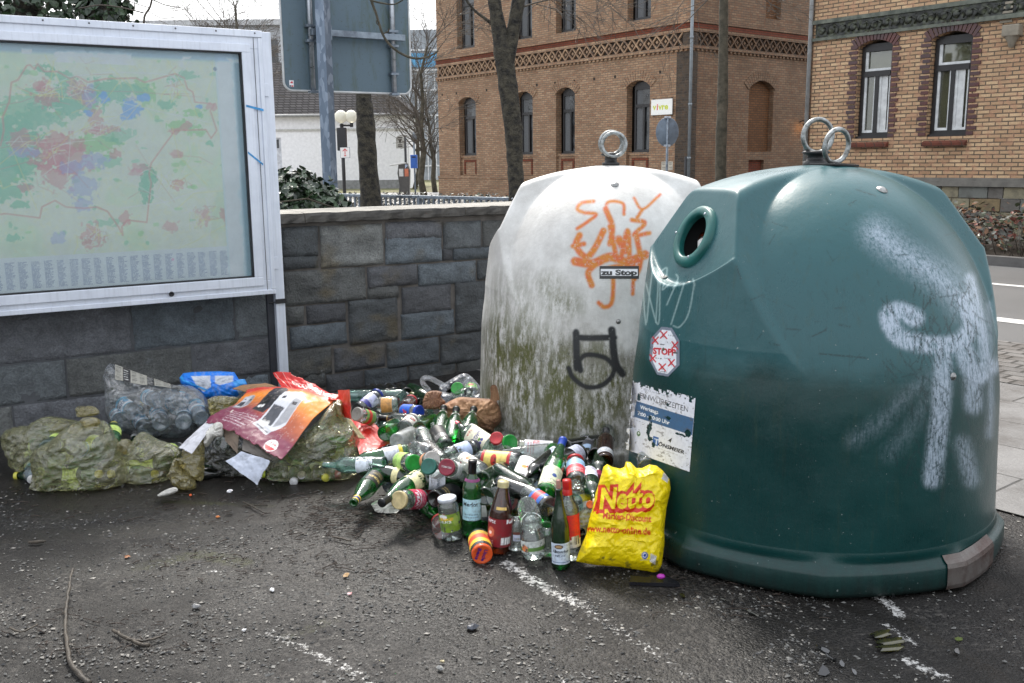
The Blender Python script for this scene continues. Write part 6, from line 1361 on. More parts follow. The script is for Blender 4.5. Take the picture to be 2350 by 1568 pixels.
qq = quad3(z2([(1150, 380), (1735, 520), (1700, 370), (1040, 215)]), [5.06, 4.90, 5.06, 5.22]); part('red_flap', sheet(cf, *[p-oo for p in qq], seed=9, amp=.03, back=lin((214, 120, 60)), bend=lambda a, b_: .05*np.sin(a*5)*b_), M_PRINT, cbx)
cg = Canvas(0, 0, .5, 1, .012, lin((192, 38, 34))); n_ = fn(cg.X*8, cg.Y*8, 3, 5); cg.hole(cg.X > .46-.06*n_); cg.put((cg.Y > .55)*1., lin((205, 80, 45)), .5)
qq = quad3(z2([(1700, 640), (1820, 670), (1800, 380), (1690, 390)]), [4.9, 4.72, 4.78, 5.0]); part('side_panel', sheet(cg, *[p-oo for p in qq], seed=2, amp=.03), M_PRINT, cbx)
cg = Canvas(0, 0, 1.6, .7, .012, lin((150, 112, 78))); n_ = fn(cg.X*7, cg.Y*7, 5, 5); cg.put(np.clip(n_-.4, 0, 1), lin((105, 78, 52)), .8); cg.hole(cg.Y < .10*n_); cg.hole((cg.X < .5) & (cg.Y > .35+cg.X*.6))
qq = quad3(z2([(660, 388), (1030, 430), (1180, 370), (900, 290)]), [5.25, 5.12, 5.10, 5.32]); part('brown_flap', sheet(cg, *[p-oo for p in qq], seed=6, amp=.012), M_CARD, cbx)
def card(label, colr, quad, Ys, seed, name='cardboard_piece', dirt=.5, tear=.08, amp=.02, m=None, w_=1.2, par=None):
    cg = Canvas(0, 0, w_, 1, .014, colr); n_ = fn(cg.X*6+seed, cg.Y*6, seed, 5); cg.put(np.clip((n_-.55)*6, 0, 1), np.array([.10, .085, .07]), dirt)
    cg.hole(cg.X < tear*n_); cg.hole(cg.Y < tear*n_); cg.hole(cg.X > w_-tear*n_*1.3); cg.hole(1-cg.Y < tear*.4*n_)
    return sheet_thing(name, label, 'cardboard', cg, quad, Ys, mat=m or M_CARD, seed=seed, amp=amp, back=(.2, .15, .1))
card('long torn white cardboard strip slanting left below the box', lin((200, 200, 206)), z2([(150, 940), (280, 1015), (515, 690), (430, 680)]), [4.55, 4.56, 4.80, 4.82], 3, tear=.05, dirt=.3)
card('pale grey torn cardboard flap hanging from the lower edge of the box', lin((188, 194, 208)), z2([(910, 1315), (1060, 1070), (760, 975), (615, 1080)]), [4.46, 4.5, 4.6, 4.6], 5, tear=.05, dirt=.2)
card('brown corrugated cardboard scrap under the box edge', lin((125, 110, 96)), z2([(600, 880), (720, 1010), (765, 800), (550, 640)]), [4.72, 4.66, 4.72, 4.82], 7)
card('grey cardboard inner flap along the lower edge of the box', lin((120, 114, 108)), z2([(760, 960), (1040, 1060), (1060, 1030), (780, 810)]), [4.66, 4.60, 4.62, 4.74], 9, tear=.03)
card('plain red cardboard panel lying on the glass right of the box', lin((196, 36, 28)), z3([(240, 1022), (605, 825), (245, 520), (125, 610)]), [4.72, 4.95, 5.35, 5.1], 11, tear=.02, dirt=.12, m=M_PRINT, amp=.012)
card('narrow tan cardboard edge sticking out between sack and red panel', lin((165, 150, 110)), z3([(215, 790), (285, 790), (150, 600), (110, 610)]), [4.75, 4.72, 4.9, 4.9], 13, tear=.05, w_=.5)
M_TIS = mat('wet_tissue', (.62, .60, .55), .7, var=.3, vs=25, bs=50, bst=.5)
crumple('paper_tissue', 'crumpled wet white paper on the asphalt left of the berry jar', 'paper', z3([(350, 1480), (420, 1440), (480, 1440), (540, 1400), (600, 1430), (610, 1500), (650, 1590), (600, 1610), (480, 1590), (400, 1560)]), 4.28, 61, M_TIS, .02, .04)
crumple('paper_tissue', 'crumpled white paper in front of the small yellow sack', 'paper', z1([(1520, 1400), (1600, 1350), (1690, 1325), (1715, 1360), (1640, 1400), (1540, 1418)]), 4.45, 62, M_TIS, .012, .02)
crumple('paper_tissue', 'crumpled white tissue wad between torn cardboard pieces', 'paper', z2([(400, 840), (450, 760), (520, 700), (580, 720), (580, 830), (500, 850), (420, 940)]), 4.72, 63, M_TIS, .02, .04)
crumple('foil_ball', 'small crumpled foil scrap on the ground under the box', 'foil', z2([(615, 1365), (640, 1345), (678, 1350), (672, 1380), (630, 1385)]), 4.32, 64, mat('foil', (.7, .7, .72), .25, .9, bs=80, bst=.6), .008, .012)

# white carrier bag with handles, full of jars
M_WBAG = film('white_carrier_film', (.8, .82, .88), (.74, .77, .84), .9, .25, 10, .6)
wbg = thing('carrier_bag', 'open white plastic carrier bag with loop handles full of jars by the wall', 'bag', tuple(at_z(*Z3(1250, 420), .0)))
wb0 = np.array(wbg.location); Yw = 5.75
mb, b = pillow(z3([(1060, 260), (1160, 190), (1320, 115), (1420, 170), (1490, 270), (1500, 360), (1420, 480), (1200, 480), (1080, 400)]), Yw+.12, .1, .02, .05, 71, .02, 160, 40); mb.v = [(x+b[0]-wb0[0], y+b[1]-wb0[1], z-wb0[2]) for x, y, z in mb.v]; part('back_sheet', mb, M_WBAG, wbg)
mb, b = pillow(z3([(1020, 300), (1120, 310), (1300, 380), (1480, 330), (1510, 360), (1480, 470), (1200, 500), (1040, 440)]), Yw-.1, .1, .04, .02, 72, .02, 160, 40); mb.v = [(x+b[0]-wb0[0], y+b[1]-wb0[1], z-wb0[2]) for x, y, z in mb.v]; part('front_sheet', mb, M_WBAG, wbg)
def strap(pts, Y, w_, par, o_, m, nm='handle'):
    P = [at_d(*p, Y) for p in curve(pts, 6)]; rows_ = []
    for i, p in enumerate(P):
        t_ = P[min(i+1, len(P)-1)]-P[max(i-1, 0)]; t_ /= np.linalg.norm(t_)+1e-9; s_ = np.cross(t_, CF); s_ /= np.linalg.norm(s_)+1e-9; rows_.append([p-s_*w_/2-o_, p-s_*w_*.1-o_+np.array([0, -.006, 0]), p+s_*w_*.1-o_-np.array([0, -.006, 0]), p+s_*w_/2-o_])
    mb = MB(); mb.grid(np.array(rows_)); part(nm, mb, m, par)
strap(z3([(960, 300), (900, 230), (890, 180), (930, 160), (1000, 180), (1090, 230), (1130, 250)]), Yw-.05, .032, wbg, wb0, M_WBAG); strap(z3([(1360, 300), (1345, 220), (1370, 160), (1430, 220), (1490, 290), (1440, 340), (1380, 360)]), Yw-.02, .03, wbg, wb0, M_WBAG)
# brown paper bag lying
t = NT('wet_brown_paper'); c = t.co(); k = t.noise(c, 4, 5, .6); wet = t.n('TexVoronoi', {'Vector': c, 'Scale': 90.0}); k5 = t.noise(c, 3.1, 3, .5)
cc = t.mix(t.ramp(k, [(.4, 0), (.6, 1)]), (.27, .13, .065), (.36, .20, .10)); cc = t.mix(t.math('MULTIPLY', t.ramp(k5, [(.45, 0), (.55, .8)]), t.ramp(wet, [(.2, .3), (.5, 1)])), cc, (.13, .055, .03))
M_BPB = t.done(t.pbr(cc, .7, 0, t.bump(t.noise(c, 14, 4, .6, 1.2), .5, .02)))
bp = thing('paper_bag', 'wet brown paper carrier bag lying on its side against the white container', 'bag', tuple(at_z(*Z3(1450, 700), .0))); bp0 = np.array(bp.location)
mb, b = pillow(z3([(1060, 480), (1130, 430), (1270, 365), (1420, 370), (1560, 380), (1640, 390), (1690, 460), (1715, 580), (1690, 640), (1640, 690), (1620, 740), (1500, 720), (1330, 690), (1200, 650), (1120, 580)]), 5.12, .3, .09, .08, 81, .02, 200, 50); mb.v = [(x+b[0]-bp0[0], y+b[1]-bp0[1], z-bp0[2]) for x, y, z in mb.v]; part('bag_body', mb, M_BPB, bp)
mb, b = pillow(z3([(890, 400), (930, 320), (1000, 295), (1090, 310), (1080, 360), (1130, 420), (1060, 480), (980, 490), (900, 480)]), 5.2, .3, .02, .02, 82, .012, 120, 30); mb.v = [(x+b[0]-bp0[0], y+b[1]-bp0[1], z-bp0[2]) for x, y, z in mb.v]; part('bag_mouth', mb, M_BPB, bp)
strap(z3([(1620, 400), (1625, 330), (1620, 270), (1640, 260), (1660, 330), (1670, 400)]), 5.1, .025, bp, bp0, M_BPB)

# yellow supermarket bag
YE = lin((238, 214, 10)); RR = lin((208, 52, 24)); cn = Canvas(1315, 1040, 1550, 1330, .8, YE)
n1 = fn(cn.X/16, cn.Y/16, 3, 5); cn.put(np.clip((n1-.60)*8, 0, 1)*np.clip((cn.Y-1230)/50, 0, 1), (.10, .09, .02), .8)
# red outlined logo and lettering, tilted like the bag
def NT_(x, y): return Z4(x, y)
L = [Z4(*p) for p in [(985, 940), (1020, 830), (1060, 800), (1450, 790), (1495, 830), (1500, 890), (1460, 925), (1200, 905), (1060, 915)]]
cn.poly(L, RR); ltx = Canvas(1315, 1040, 1550, 1330, .8, (0, 0, 0))
cn.text('Netto', *Z4(1028, 915), 68, RR, rot=-.03, bold=.15, width=130, flipy=True, shear=.15); cn.text('Netto', *Z4(1034, 908), 66, YE, rot=-.03, bold=.035, width=126, flipy=True, shear=.18)
cn.text('Marken-Discount', *Z4(1066, 992), 22, RR, rot=.075, bold=.03, width=112, flipy=True); cn.text('www.netto-online.de', *Z4(915, 1098), 22, RR, rot=.055, bold=.03, width=152, flipy=True)
cn.ell(*Z4(1420, 1302), 7.5, 8.5, lin((30, 80, 170))); cn.ell(*Z4(1420, 1300), 5, 5.6, (.75, .75, .72)); cn.ell(*Z4(1420, 1300), 3, 3.8, lin((30, 80, 170))); cn.rect(*Z4(1385, 1335), *Z4(1450, 1341), lin((90, 130, 160)), .6)
def qbar(x0, y0, x1, y1, k):  # little printed bar code, turned
    for i in range(12): cn.line([(x0+(x1-x0)*i/12, y0+(y1-y0)*i/12), (x0+(x1-x0)*i/12+k[0], y0+(y1-y0)*i/12+k[1])], 1.1, (.02, .02, .02), .8)
cn.poly([Z4(*p) for p in [(1470, 1285), (1518, 1310), (1508, 1375), (1462, 1352)]], (.78, .78, .76)); 
for i in range(5): a = Z4(1470-2*i, 1295+i*12); b_ = Z4(1516-2*i, 1318+i*12); cn.line([a, b_], 1.1, (.03, .03, .03), .8)
cn.poly([Z4(*p) for p in [(1580, 610), (1625, 640), (1610, 695), (1562, 660)]], (.78, .78, .8))
for i in range(5): a = Z4(1577-3*i, 620+i*9); b_ = Z4(1620-3*i, 648+i*9); cn.line([a, b_], 1.1, (.03, .03, .03), .8)
nb_out = z4([(845, 1350), (860, 1300), (900, 1200), (930, 1130), (955, 1000), (985, 900), (1010, 780), (1050, 650), (1075, 560), (1105, 537), (1150, 560), (1215, 575), (1255, 560), (1265, 515), (1300, 520), (1350, 570), (1400, 570), (1460, 540), (1520, 550), (1570, 590), (1625, 660), (1635, 740), (1600, 900), (1580, 1080), (1585, 1180), (1560, 1380), (1530, 1440), (1490, 1450), (1420, 1430), (1200, 1395), (1000, 1380)])
mb, b = pillow(nb_out, 3.585, .26, .09, .09, 91, .017, 320, 90, canvas=cn, fold=14, smooth_out=False, p_=3)
t = NT('yellow_bag_film'); c = t.co(); A = t.attr('Col'); n1 = t.noise(c, 12, 5, .6, 1.0); nm = t.bump(t.math('ADD', n1, t.math('MULTIPLY', t.noise(c, 50, 4, .6), .25)), .7, .02)
cc = t.mix(t.ramp(t.noise(c, 45, 5, .8), [(.68, 0), (.74, .7)]), A, (.05, .045, .02))
M_YBAG = t.done(t.n('MixShader', {0: .12, 1: t.pbr(cc, .27, 0, nm, .5), 2: t.n('BsdfTranslucent', {'Color': cc})}))
solo('carrier_bag', mb, M_YBAG, 'full yellow supermarket carrier bag reading Netto leaning on the green container', 'bag', b)
# small printed carrier bag behind the red-capped bottle
cn2 = Canvas(1310, 1140, 1370, 1260, .8, lin((222, 224, 226))); cn2.text('aussehen', *Z4(835, 920), 11, lin((70, 70, 74)), width=42, flipy=True, bold=.02)
for i, tx in enumerate(('Alle wollen', 'so sollen sie', 'die gut', 'aussehen', 'plus')): cn2.text(tx, *Z4(845, 965+i*40), 11, lin((205, 195, 70)), width=36 if i < 4 else 20, flipy=True, bold=.02)
cn2.put((cn2.Y < 1150)*1., lin((230, 205, 30)))
mb, b = pillow(z4([(830, 850), (860, 800), (930, 785), (990, 800), (1000, 880), (980, 1000), (940, 1100), (890, 1190), (840, 1180), (830, 1000)]), 3.98, .2, .05, .05, 95, .01, 160, 40, canvas=cn2)
solo('carrier_bag', mb, vmat('pale_bag_film', .3, dirt=.15, bst=.4, bs=30), 'small white and yellow printed carrier bag squeezed beside the yellow supermarket bag', 'bag', b)
# black broken plastic tray under the yellow bag
bt = at_z(*Z4(1490, 1530), 0.0); mb = MB(); M_ = Matrix.Rotation(-.05, 4, 'Z'); mb.prism([(-.09, -.02), (.10, -.03), (.085, .0), (.06, .035), (.03, .015), (.0, .045), (-.02, .025), (-.085, .04)], .008, .012, M=M_); mb.prism([(-.092, -.024), (.098, -.036), (.10, -.03), (-.09, -.02)], .0, .014, M=M_)
solo('broken_tray', mb, mat('black_glossy_plastic', (.012, .012, .015), .2), 'broken black plastic tray under the corner of the yellow supermarket bag', 'tray', tuple(bt), group=None)
mp_ = at_z(*Z4(1555, 1500), .02); mb = MB(); mb.sphere((0, 0, .012), .014, 14, sc=(1.2, .8, .7)); solo('bottle_cap', mb, mat('magenta_plastic', (.42, .03, .38), .3), 'round magenta cap on the black tray beneath the yellow bag', 'cap', tuple(mp_))
# ================================================================= BOTTLES AND JARS
GLS = {'g': glass('green_glass', (.10, .62, .16), (.02, .22, .04), .34), 'dg': glass('dark_green_glass', (.06, .28, .10), (.012, .07, .02), .4), 'br': glass('brown_glass', (.40, .13, .03), (.10, .025, .006), .4),
       'bk': glass('black_green_glass', (.05, .07, .04), (.008, .012, .008), .6), 'ol': glass('olive_glass', (.38, .36, .10), (.08, .075, .015), .35), 'cl': glass('clear_glass', (.90, .94, .92), (.55, .60, .58), .13),
       'tl': glass('teal_clear_glass', (.68, .88, .82), (.20, .38, .34), .26), 'mk': glass('milky_glass', (.85, .87, .85), (.62, .64, .62), .75), 'wb': glass('pet_blue', (.85, .92, .97), (.6, .7, .78), .35, .1), 'lg': glass('lime_green_glass', (.5, .85, .15), (.22, .5, .04), .5)}
PR = {
 'wine': [(.030, .004), (.037, .0), (.038, .012), (.038, .19), (.036, .205), (.028, .225), (.018, .24), (.0145, .255), (.0135, .29), (.0155, .292), (.0155, .30), (.012, .302), (.0115, .27)],
 'flute': [(.030, .004), (.036, .0), (.0385, .012), (.039, .15), (.036, .185), (.028, .225), (.020, .265), (.0145, .30), (.0135, .325), (.0155, .327), (.0155, .336), (.012, .338), (.0115, .30)],
 'burg': [(.033, .004), (.040, .0), (.042, .012), (.042, .14), (.039, .17), (.030, .20), (.020, .23), (.0155, .255), (.0145, .29), (.016, .292), (.016, .30), (.012, .302), (.0115, .27)],
 'champ': [(.033, .004), (.041, .0), (.044, .015), (.044, .14), (.041, .17), (.033, .205), (.023, .24), (.017, .265), (.016, .295), (.018, .297), (.018, .308), (.012, .31), (.0115, .27)],
 'juice': [(.034, .004), (.041, .0), (.043, .012), (.043, .14), (.038, .17), (.028, .205), (.020, .235), (.017, .25), (.0165, .262), (.012, .262)],
 'beer': [(.024, .003), (.030, .0), (.0305, .01), (.0305, .15), (.027, .175), (.018, .205), (.0135, .225), (.013, .25), (.0145, .252), (.0145, .262), (.010, .263)],
 'spirit': [(.030, .003), (.038, .0), (.041, .008), (.041, .17), (.039, .182), (.030, .192), (.018, .20), (.0135, .215), (.0130, .25), (.015, .252), (.015, .262), (.010, .263)],
 'vodka': [(.028, .003), (.035, .0), (.0365, .008), (.0365, .18), (.034, .195), (.022, .215), (.015, .232), (.0135, .27), (.015, .272), (.015, .284), (.010, .285)],
 'flask': [(.034, .003), (.040, .0), (.044, .008), (.044, .14), (.042, .152), (.030, .165), (.017, .172), (.0135, .185), (.0130, .215), (.015, .217), (.015, .226), (.010, .227)],
 'bulb': [(.034, .003), (.042, .0), (.047, .02), (.052, .06), (.050, .10), (.040, .135), (.025, .16), (.016, .18), (.0145, .225), (.016, .227), (.016, .237), (.011, .238)],
 'jar': [(.030, .003), (.037, .0), (.0385, .008), (.0385, .095), (.037, .105), (.032, .112), (.031, .128), (.029, .129), (.029, .11)],
 'jarT': [(.032, .003), (.040, .0), (.042, .01), (.042, .135), (.040, .147), (.034, .155), (.033, .172), (.031, .173), (.031, .15)],
 'jarS': [(.027, .003), (.033, .0), (.034, .007), (.034, .065), (.032, .074), (.028, .08), (.027, .094), (.025, .095), (.025, .08)],
 'jarW': [(.028, .003), (.036, .0), (.042, .012), (.045, .04), (.044, .075), (.038, .092), (.034, .098), (.034, .112), (.032, .113), (.032, .10)],
 'pet': [(.030, .004), (.042, .0), (.044, .012), (.044, .06), (.042, .066), (.044, .072), (.044, .19), (.040, .215), (.026, .25), (.015, .27), (.0135, .285), (.0135, .29)],
}
SQ = {'flask': .62}
CAPS = {}; LABM = vmat('bottle_label_print', .5, dirt=.6, ds=60, bst=.1)
def capmat(c_):
    k = tuple(round(float(x)*.72, 3) for x in c_)
    if k not in CAPS: CAPS[k] = mat('cap_paint', k, .35, var=.25, vs=50, bs=120, bst=.1)
    return CAPS[k]
_cache = {}
def glass_mesh(kind, colr):
    k = (kind, colr)
    if k not in _cache:
        mb = MB(); pr = PR[kind]; pr = [(0, pr[0][1]+.006)]+pr
        big = pr if kind.startswith('jar') else pr
        mb.lathe(big, 28, capb=False)
        if kind in SQ: mb.v = [(x, y*(SQ[kind] if z < .17 else 1), z) for x, y, z in mb.v]
        if kind == 'pet':
            pass
        _cache[k] = mb.mesh('bottle_glass' if not kind.startswith('jar') else 'jar_glass', GLS[colr])
    return _cache[k]
def top_mesh(kind, style, colr):
    k = ('cap', kind, style, tuple(round(float(x), 3) for x in colr))
    if k in _cache: return _cache[k]
    H_ = PR[kind][-3][1] if not kind.startswith('jar') else PR[kind][-3][1]; H_ = max(p[1] for p in PR[kind]); mb = MB()
    if kind.startswith('jar'):
        r_ = PR[kind][-3][0]+.004; h0 = H_-.014
        pr = [(r_-.002, h0), (r_+.001, h0+.001), (r_+.001, H_), (r_-.001, H_+.002), (r_-.005, H_+.0022), (r_-.007, H_+.001), (0, H_+.001)]
        mb.lathe(pr, 40, capb=False)
    elif style == 'foil':
        L = .075; pr = [(.0162, H_-L), (.0158, H_-L+.01), (.0158, H_-.012), (.0172, H_-.011), (.0172, H_+.001), (.015, H_+.003), (0, H_+.0032)]; mb.lathe([(r_*(1.12 if kind == 'champ' else 1), z) for r_, z in pr], 20, capb=False)
    elif style == 'screw':
        pr = [(.0165, H_-.05), (.0165, H_-.030), (.0155, H_-.029)]+[(.0165 if i % 2 else .0158, H_-.028+i*.0028) for i in range(11)]+[(.015, H_+.004), (0, H_+.0042)]; mb.lathe([(r_*(1.2 if kind == 'juice' else 1), z) for r_, z in pr], 22, capb=False)
    elif style == 'short':
        pr = [(.0165, H_-.018)]+[(.0168 if i % 2 else .0160, H_-.016+i*.003) for i in range(6)]+[(.0145, H_+.003), (0, H_+.0032)]; mb.lathe([(r_*(1.25 if kind in ('juice', 'pet') else 1), z) for r_, z in pr], 22, capb=False)
    elif style == 'cork':
        mb.lathe([(.0095, H_-.01), (.0095, H_+.03), (.009, H_+.033), (0, H_+.033)], 14, capb=False)
    me = mb.mesh('cap', capmat(colr)); _cache[k] = me; return me
def label_mesh(kind, z0, z1, half, paint, seed, wrap_r=None):
    k = ('lab', kind, z0, z1, half, getattr(paint, '__name__', ''), seed)
    if k in _cache: return _cache[k]
    prf = PR[kind]; rr_ = lambda z: float(np.interp(z, [p[1] for p in prf[1:-1]], [p[0] for p in prf[1:-1]]))
    W_ = 2*half*rr_((z0+z1)/2); cv_ = Canvas(0, 0, 1, (z1-z0)/W_, 1/46, (.7, .7, .68)); paint(cv_, seed); h, w_ = cv_.c.shape[:2]; P = np.zeros((h, w_, 3))
    for j in range(h):
        z = z0+(z1-z0)*j/(h-1); r_ = rr_(z)+.0008
        for i in range(w_):
            a = -pi/2-half+2*half*i/(w_-1); P[j, i] = (r_*cos(a), r_*sin(a)*(SQ.get(kind, 1)), z)
    n_ = fn(cv_.X*8+seed, cv_.Y*8, seed, 4)
    if seed % 5 == 3: cv_.hole((cv_.X > .75)*(n_ > .55)); cv_.hole((cv_.Y < .3)*(n_ > .62))
    keep = cv_.c[:-1, :-1, 3] > .5; mb = MB(); col = cv_.c.copy(); col[..., 3] = 1; mb.grid(P, col=col, keep=keep); me = mb.mesh('label', LABM); _cache[k] = me; return me
# paint functions: the printed labels
def LP(bg=(222, 222, 218), words=(), band=None, lines=4, col=(60, 60, 60), bar=False, pic=None, rot=False):
    def f(cv_, seed):
        T = (cv_.h-1)*cv_.step; cv_.put(np.ones(cv_.X.shape), lin(bg))
        if band: 
            for (a, b_, c_) in band: cv_.rect(0, a*T, 1, b_*T, lin(c_))
        if pic: 
            for (x, y, rx, ry, c_) in pic: cv_.ell(x, y*T, rx, ry, lin(c_))
        for w_ in words:
            tx, x, y, sz, wd, c_ = w_; cv_.text(tx, x, y*T, sz, lin(c_), width=wd, bold=.03)
        if lines: cv_.lines_of_text(.15, .08*T, .85, .36*T, lines, lin(col), .6, seed)
        if bar: cv_.barcode(.55, .1*T, .9, .35*T, seed)
    f.__name__ = str((bg, words, band, lines, col, bar, pic)); return f
front = [tuple(at_z(*p)[:2]) for p in [(760, 1130), (800, 1150), (880, 1165), (960, 1210), (1010, 1245), (1090, 1290), (1300, 1300), (1420, 1300)]]
def pile_h(x, y):
    d = -1e9
    fy = np.interp(x, [p[0] for p in front], [p[1] for p in front]); d = y-fy
    wall_d = float((np.array([x, y, 0])-W0)@(-WN))  # negative before the wall
    h = .17*min(max(d/.55, 0), 1); back = min(max(-wall_d/1.5, 0), 1); return h*(.35+.65*back)
SCL = 1.06; ALLB = []
def solve(kind, b, t_, mode='f', h=None, hd=None):
    """base and top points in the photograph -> matrix; mode f/n: top farther/nearer; s: standing; number in hd: at that distance"""
    L = max(p[1] for p in PR[kind])*SCL; R_ = max(p[0] for p in PR[kind])*SCL
    if hd is not None: P1 = at_d(*b, hd)
    else:
        z = 0.02 if h is None else h
        for _ in range(6):
            P1 = at_z(*b, z)
            if h is None: z = (0 if mode == 's' else R_*.95)+pile_h(P1[0], P1[1])
            else: break
    r2 = ray(*t_)
    if mode == 's':
        # upright: same ground point, scale to reach the top point
        k = (P1[:2]@r2[:2])/(r2[:2]@r2[:2]); P2 = CC+r2*k; s_ = (P2[2]-P1[2])/L; ax = P2-P1; ax /= np.linalg.norm(ax); return P1, ax, s_*SCL
    if hd is None and mode != 's' and not kind.startswith('jar'):
        Pg = at_z(t_[0], t_[1], P1[2]); Hl = np.linalg.norm(Pg-P1)
        if Hl < 1.3*L and Hl > .02:
            ax = (Pg-P1)/Hl; ax[2] += -.06 if P1[2] > .06 else -.02; ax /= np.linalg.norm(ax); return P1, ax, SCL
    q = CC-P1; a = r2@r2; b_ = 2*q@r2; c_ = q@q-L*L; D = b_*b_-4*a*c_
    if D <= 0: k = -b_/(2*a)
    else: k = (-b_+(1 if mode == 'f' else -1)*math.sqrt(D))/(2*a)
    P2 = CC+r2*k
    if mode != 'd' and P2[2] < .018: # keep above the ground
        k2 = (.018-EYE)/r2[2]; P2 = CC+r2*k2
    ax = P2-P1; ax /= np.linalg.norm(ax); return P1, ax, SCL
def B(kind, colr, b, t_, label, mode='f', cap=None, lab=None, cat=None, h=None, hd=None, group=None, name=None, face=0.0, seed=None, scale=1.0):
    P1, ax, s_ = solve(kind, b, t_, mode, h, hd); s_ *= scale; ax = Vector(ax); P1 = Vector(P1)
    v = (Vector(CC)-P1); v = (v-ax*v.dot(ax)).normalized(); y_ = -v; x_ = y_.cross(ax); 
    M_ = Matrix(((x_.x, y_.x, ax.x, P1.x), (x_.y, y_.y, ax.y, P1.y), (x_.z, y_.z, ax.z, P1.z), (0, 0, 0, 1))) @ Matrix.Rotation(face, 4, 'Z') @ Matrix.Scale(s_, 4)
    isj = kind.startswith('jar'); nm = name or ('glass_jar' if isj else ('plastic_bottle' if kind == 'pet' else 'glass_bottle'))
    o = thing(nm, label, cat or ('jar' if isj else 'bottle'), group=group, mat=M_); part('glass' , glass_mesh(kind, colr), None, o)
    if cap: part('lid' if isj else 'cap', top_mesh(kind, cap[0], lin(cap[1])), None, o)
    if lab:
        for L_ in (lab if isinstance(lab, list) else [lab]): part('label', label_mesh(kind, L_[1], L_[2], L_[3], L_[0], (seed or len(ALLB)) % 97), None, o)
    ALLB.append((P1, o)); return o
BK, SI, GO, RD_, BL_, WH_, PK_, GN = (22, 22, 26), (185, 188, 196), (205, 180, 110), (196, 40, 48), (35, 60, 160), (232, 232, 236), (226, 40, 130), (30, 160, 60)
G1_ = 'wine bottles and jars heaped before the containers'
def z(f, *a): return f(*a)
E_ = []
WL = lambda *a, **k: LP(*a, **k)
# --- row at the wall
B('wine', 'bk', Z3(410, 340), Z3(335, 205), 'dark bottle neck with silver foil pointing up at the wall, leftmost of the four', 'f', ('foil', SI))
B('wine', 'bk', Z3(530, 340), Z3(415, 240), 'dark bottle with pale silver foil leaning just right of the leftmost neck', 'f', ('foil', (205, 210, 225)))
B('wine', 'bk', Z3(595, 330), Z3(500, 185), 'dark bottle with long silver capsule, third neck from the left at the wall', 'f', ('foil', SI))
B('wine', 'bk', Z3(725, 330), Z3(618, 190), 'dark bottle with black and pink foil at the wall', 'f', ('foil', BK), (LP((214, 96, 120), lines=2, col=(240, 240, 240)), .262, .275, 1.5))
B('champ', 'dg', Z3(765, 285), Z3(900, 340), 'dark green sparkling wine bottle with its rounded base up by the wall', 'n')
B('wine', 'tl', Z3(370, 350), Z3(125, 335), 'pale teal bottle lying along the foot of the wall', 'f', ('screw', (210, 220, 225)))
B('flute', 'tl', Z3(700, 350), Z3(415, 335), 'teal clear bottle with ribbed silver cap pointing left below the wall', 'n', ('screw', SI))
B('wine', 'tl', Z3(600, 440), Z3(700, 330), 'clear bottle whose silver cap points right beside the olive capped one', 'f', ('screw', SI))
B('wine', 'dg', Z3(990, 420), Z3(805, 320), 'green bottle with olive gold capsule pointing left below the wall', 'n', ('foil', (110, 105, 50)))
B('jarT', 'cl', Z3(225, 500), Z3(425, 335), 'tall clear jar with dark blue lid near the red box side', 'f', ('lid', BL_), (LP((190, 195, 225), band=[(.0, .3, (60, 60, 150))], lines=3), .03, .12, 1.1))
B('bulb', 'cl', Z3(640, 440), Z3(435, 440), 'round clear bottle with a black neck pointing left', 'n', ('foil', BK), (LP((215, 160, 90), lines=3), .03, .09, .9))
B('jarS', 'cl', Z3(260, 490), Z3(340, 470), 'small clear jar lying below the blue-lidded jar', 'f')
B('beer', 'bk', Z3(300, 520), Z3(390, 430), 'small dark bottle between the blue-lidded jar and the round clear bottle', 'f', ('short', BK))
B('jar', 'cl', Z3(700, 470), Z3(770, 400), 'clear jar with red and white lid behind the round clear bottle', 'f', ('lid', RD_))
B('beer', 'bk', Z3(860, 430), Z3(770, 370), 'short black bottle right of the red-lidded clear jar', 'f', ('short', BK))
B('jar', 'cl', Z3(690, 510), Z3(855, 520), 'jar with bright blue label and blue lid facing right', 'n', ('lid', (30, 80, 210)), (LP((40, 100, 210), words=[('A', .4, .35, .5, .3, (220, 60, 60))], lines=0), .01, .09, 1.3))
B('vodka', 'cl', Z3(900, 620), Z3(430, 545), 'long clear bottle with a black and gold neck pointing left', 'n', ('foil', BK), (LP(BK, lines=0, band=[(.0, .15, GO), (.85, 1, GO)]), .225, .265, 1.8))
B('jar', 'cl', Z3(370, 590), Z3(200, 540), 'clear jar with a colourful label touching the red panel', 'n', ('lid', (200, 195, 190)), (LP((120, 170, 90), band=[(.4, .7, (200, 60, 50))], lines=2), .02, .09, 1.4))
B('jar', 'cl', Z3(695, 690), Z3(790, 600), 'clear jar with red leftovers seen through its base', 'f', ('lid', (225, 220, 215)), (LP((235, 228, 220), words=[('Rot', .3, .5, .3, .3, (190, 50, 60))], lines=2), .02, .09, 1.5))
B('wine', 'g', Z3(860, 690), Z3(1045, 545), 'green bottle with shiny gold screw cap leaning right', 'f', ('foil', GO))
B('champ', 'g', Z3(500, 740), Z3(605, 640), 'bright green bottle with red cap just above the red panel', 'f', ('short', RD_))
B('spirit', 'mk', Z3(620, 830), Z3(810, 700), 'milky white bottle with pink cap and pink collar', 'f', ('short', PK_), (LP(PK_, lines=0), .2, .215, 1.5))
B('champ', 'g', Z3(1065, 790), Z3(1112, 475), 'sparkling wine bottle with black foil, left of three upright necks', 'f', ('foil', BK), (LP((215, 215, 215), lines=0, pic=[(.5, .5, .2, .2, (60, 60, 60))]), .225, .24, 1.2))
B('wine', 'bk', Z3(1100, 620), Z3(1170, 490), 'black bottle neck close behind the left upright sparkling wine bottle', 'f', ('foil', BK))
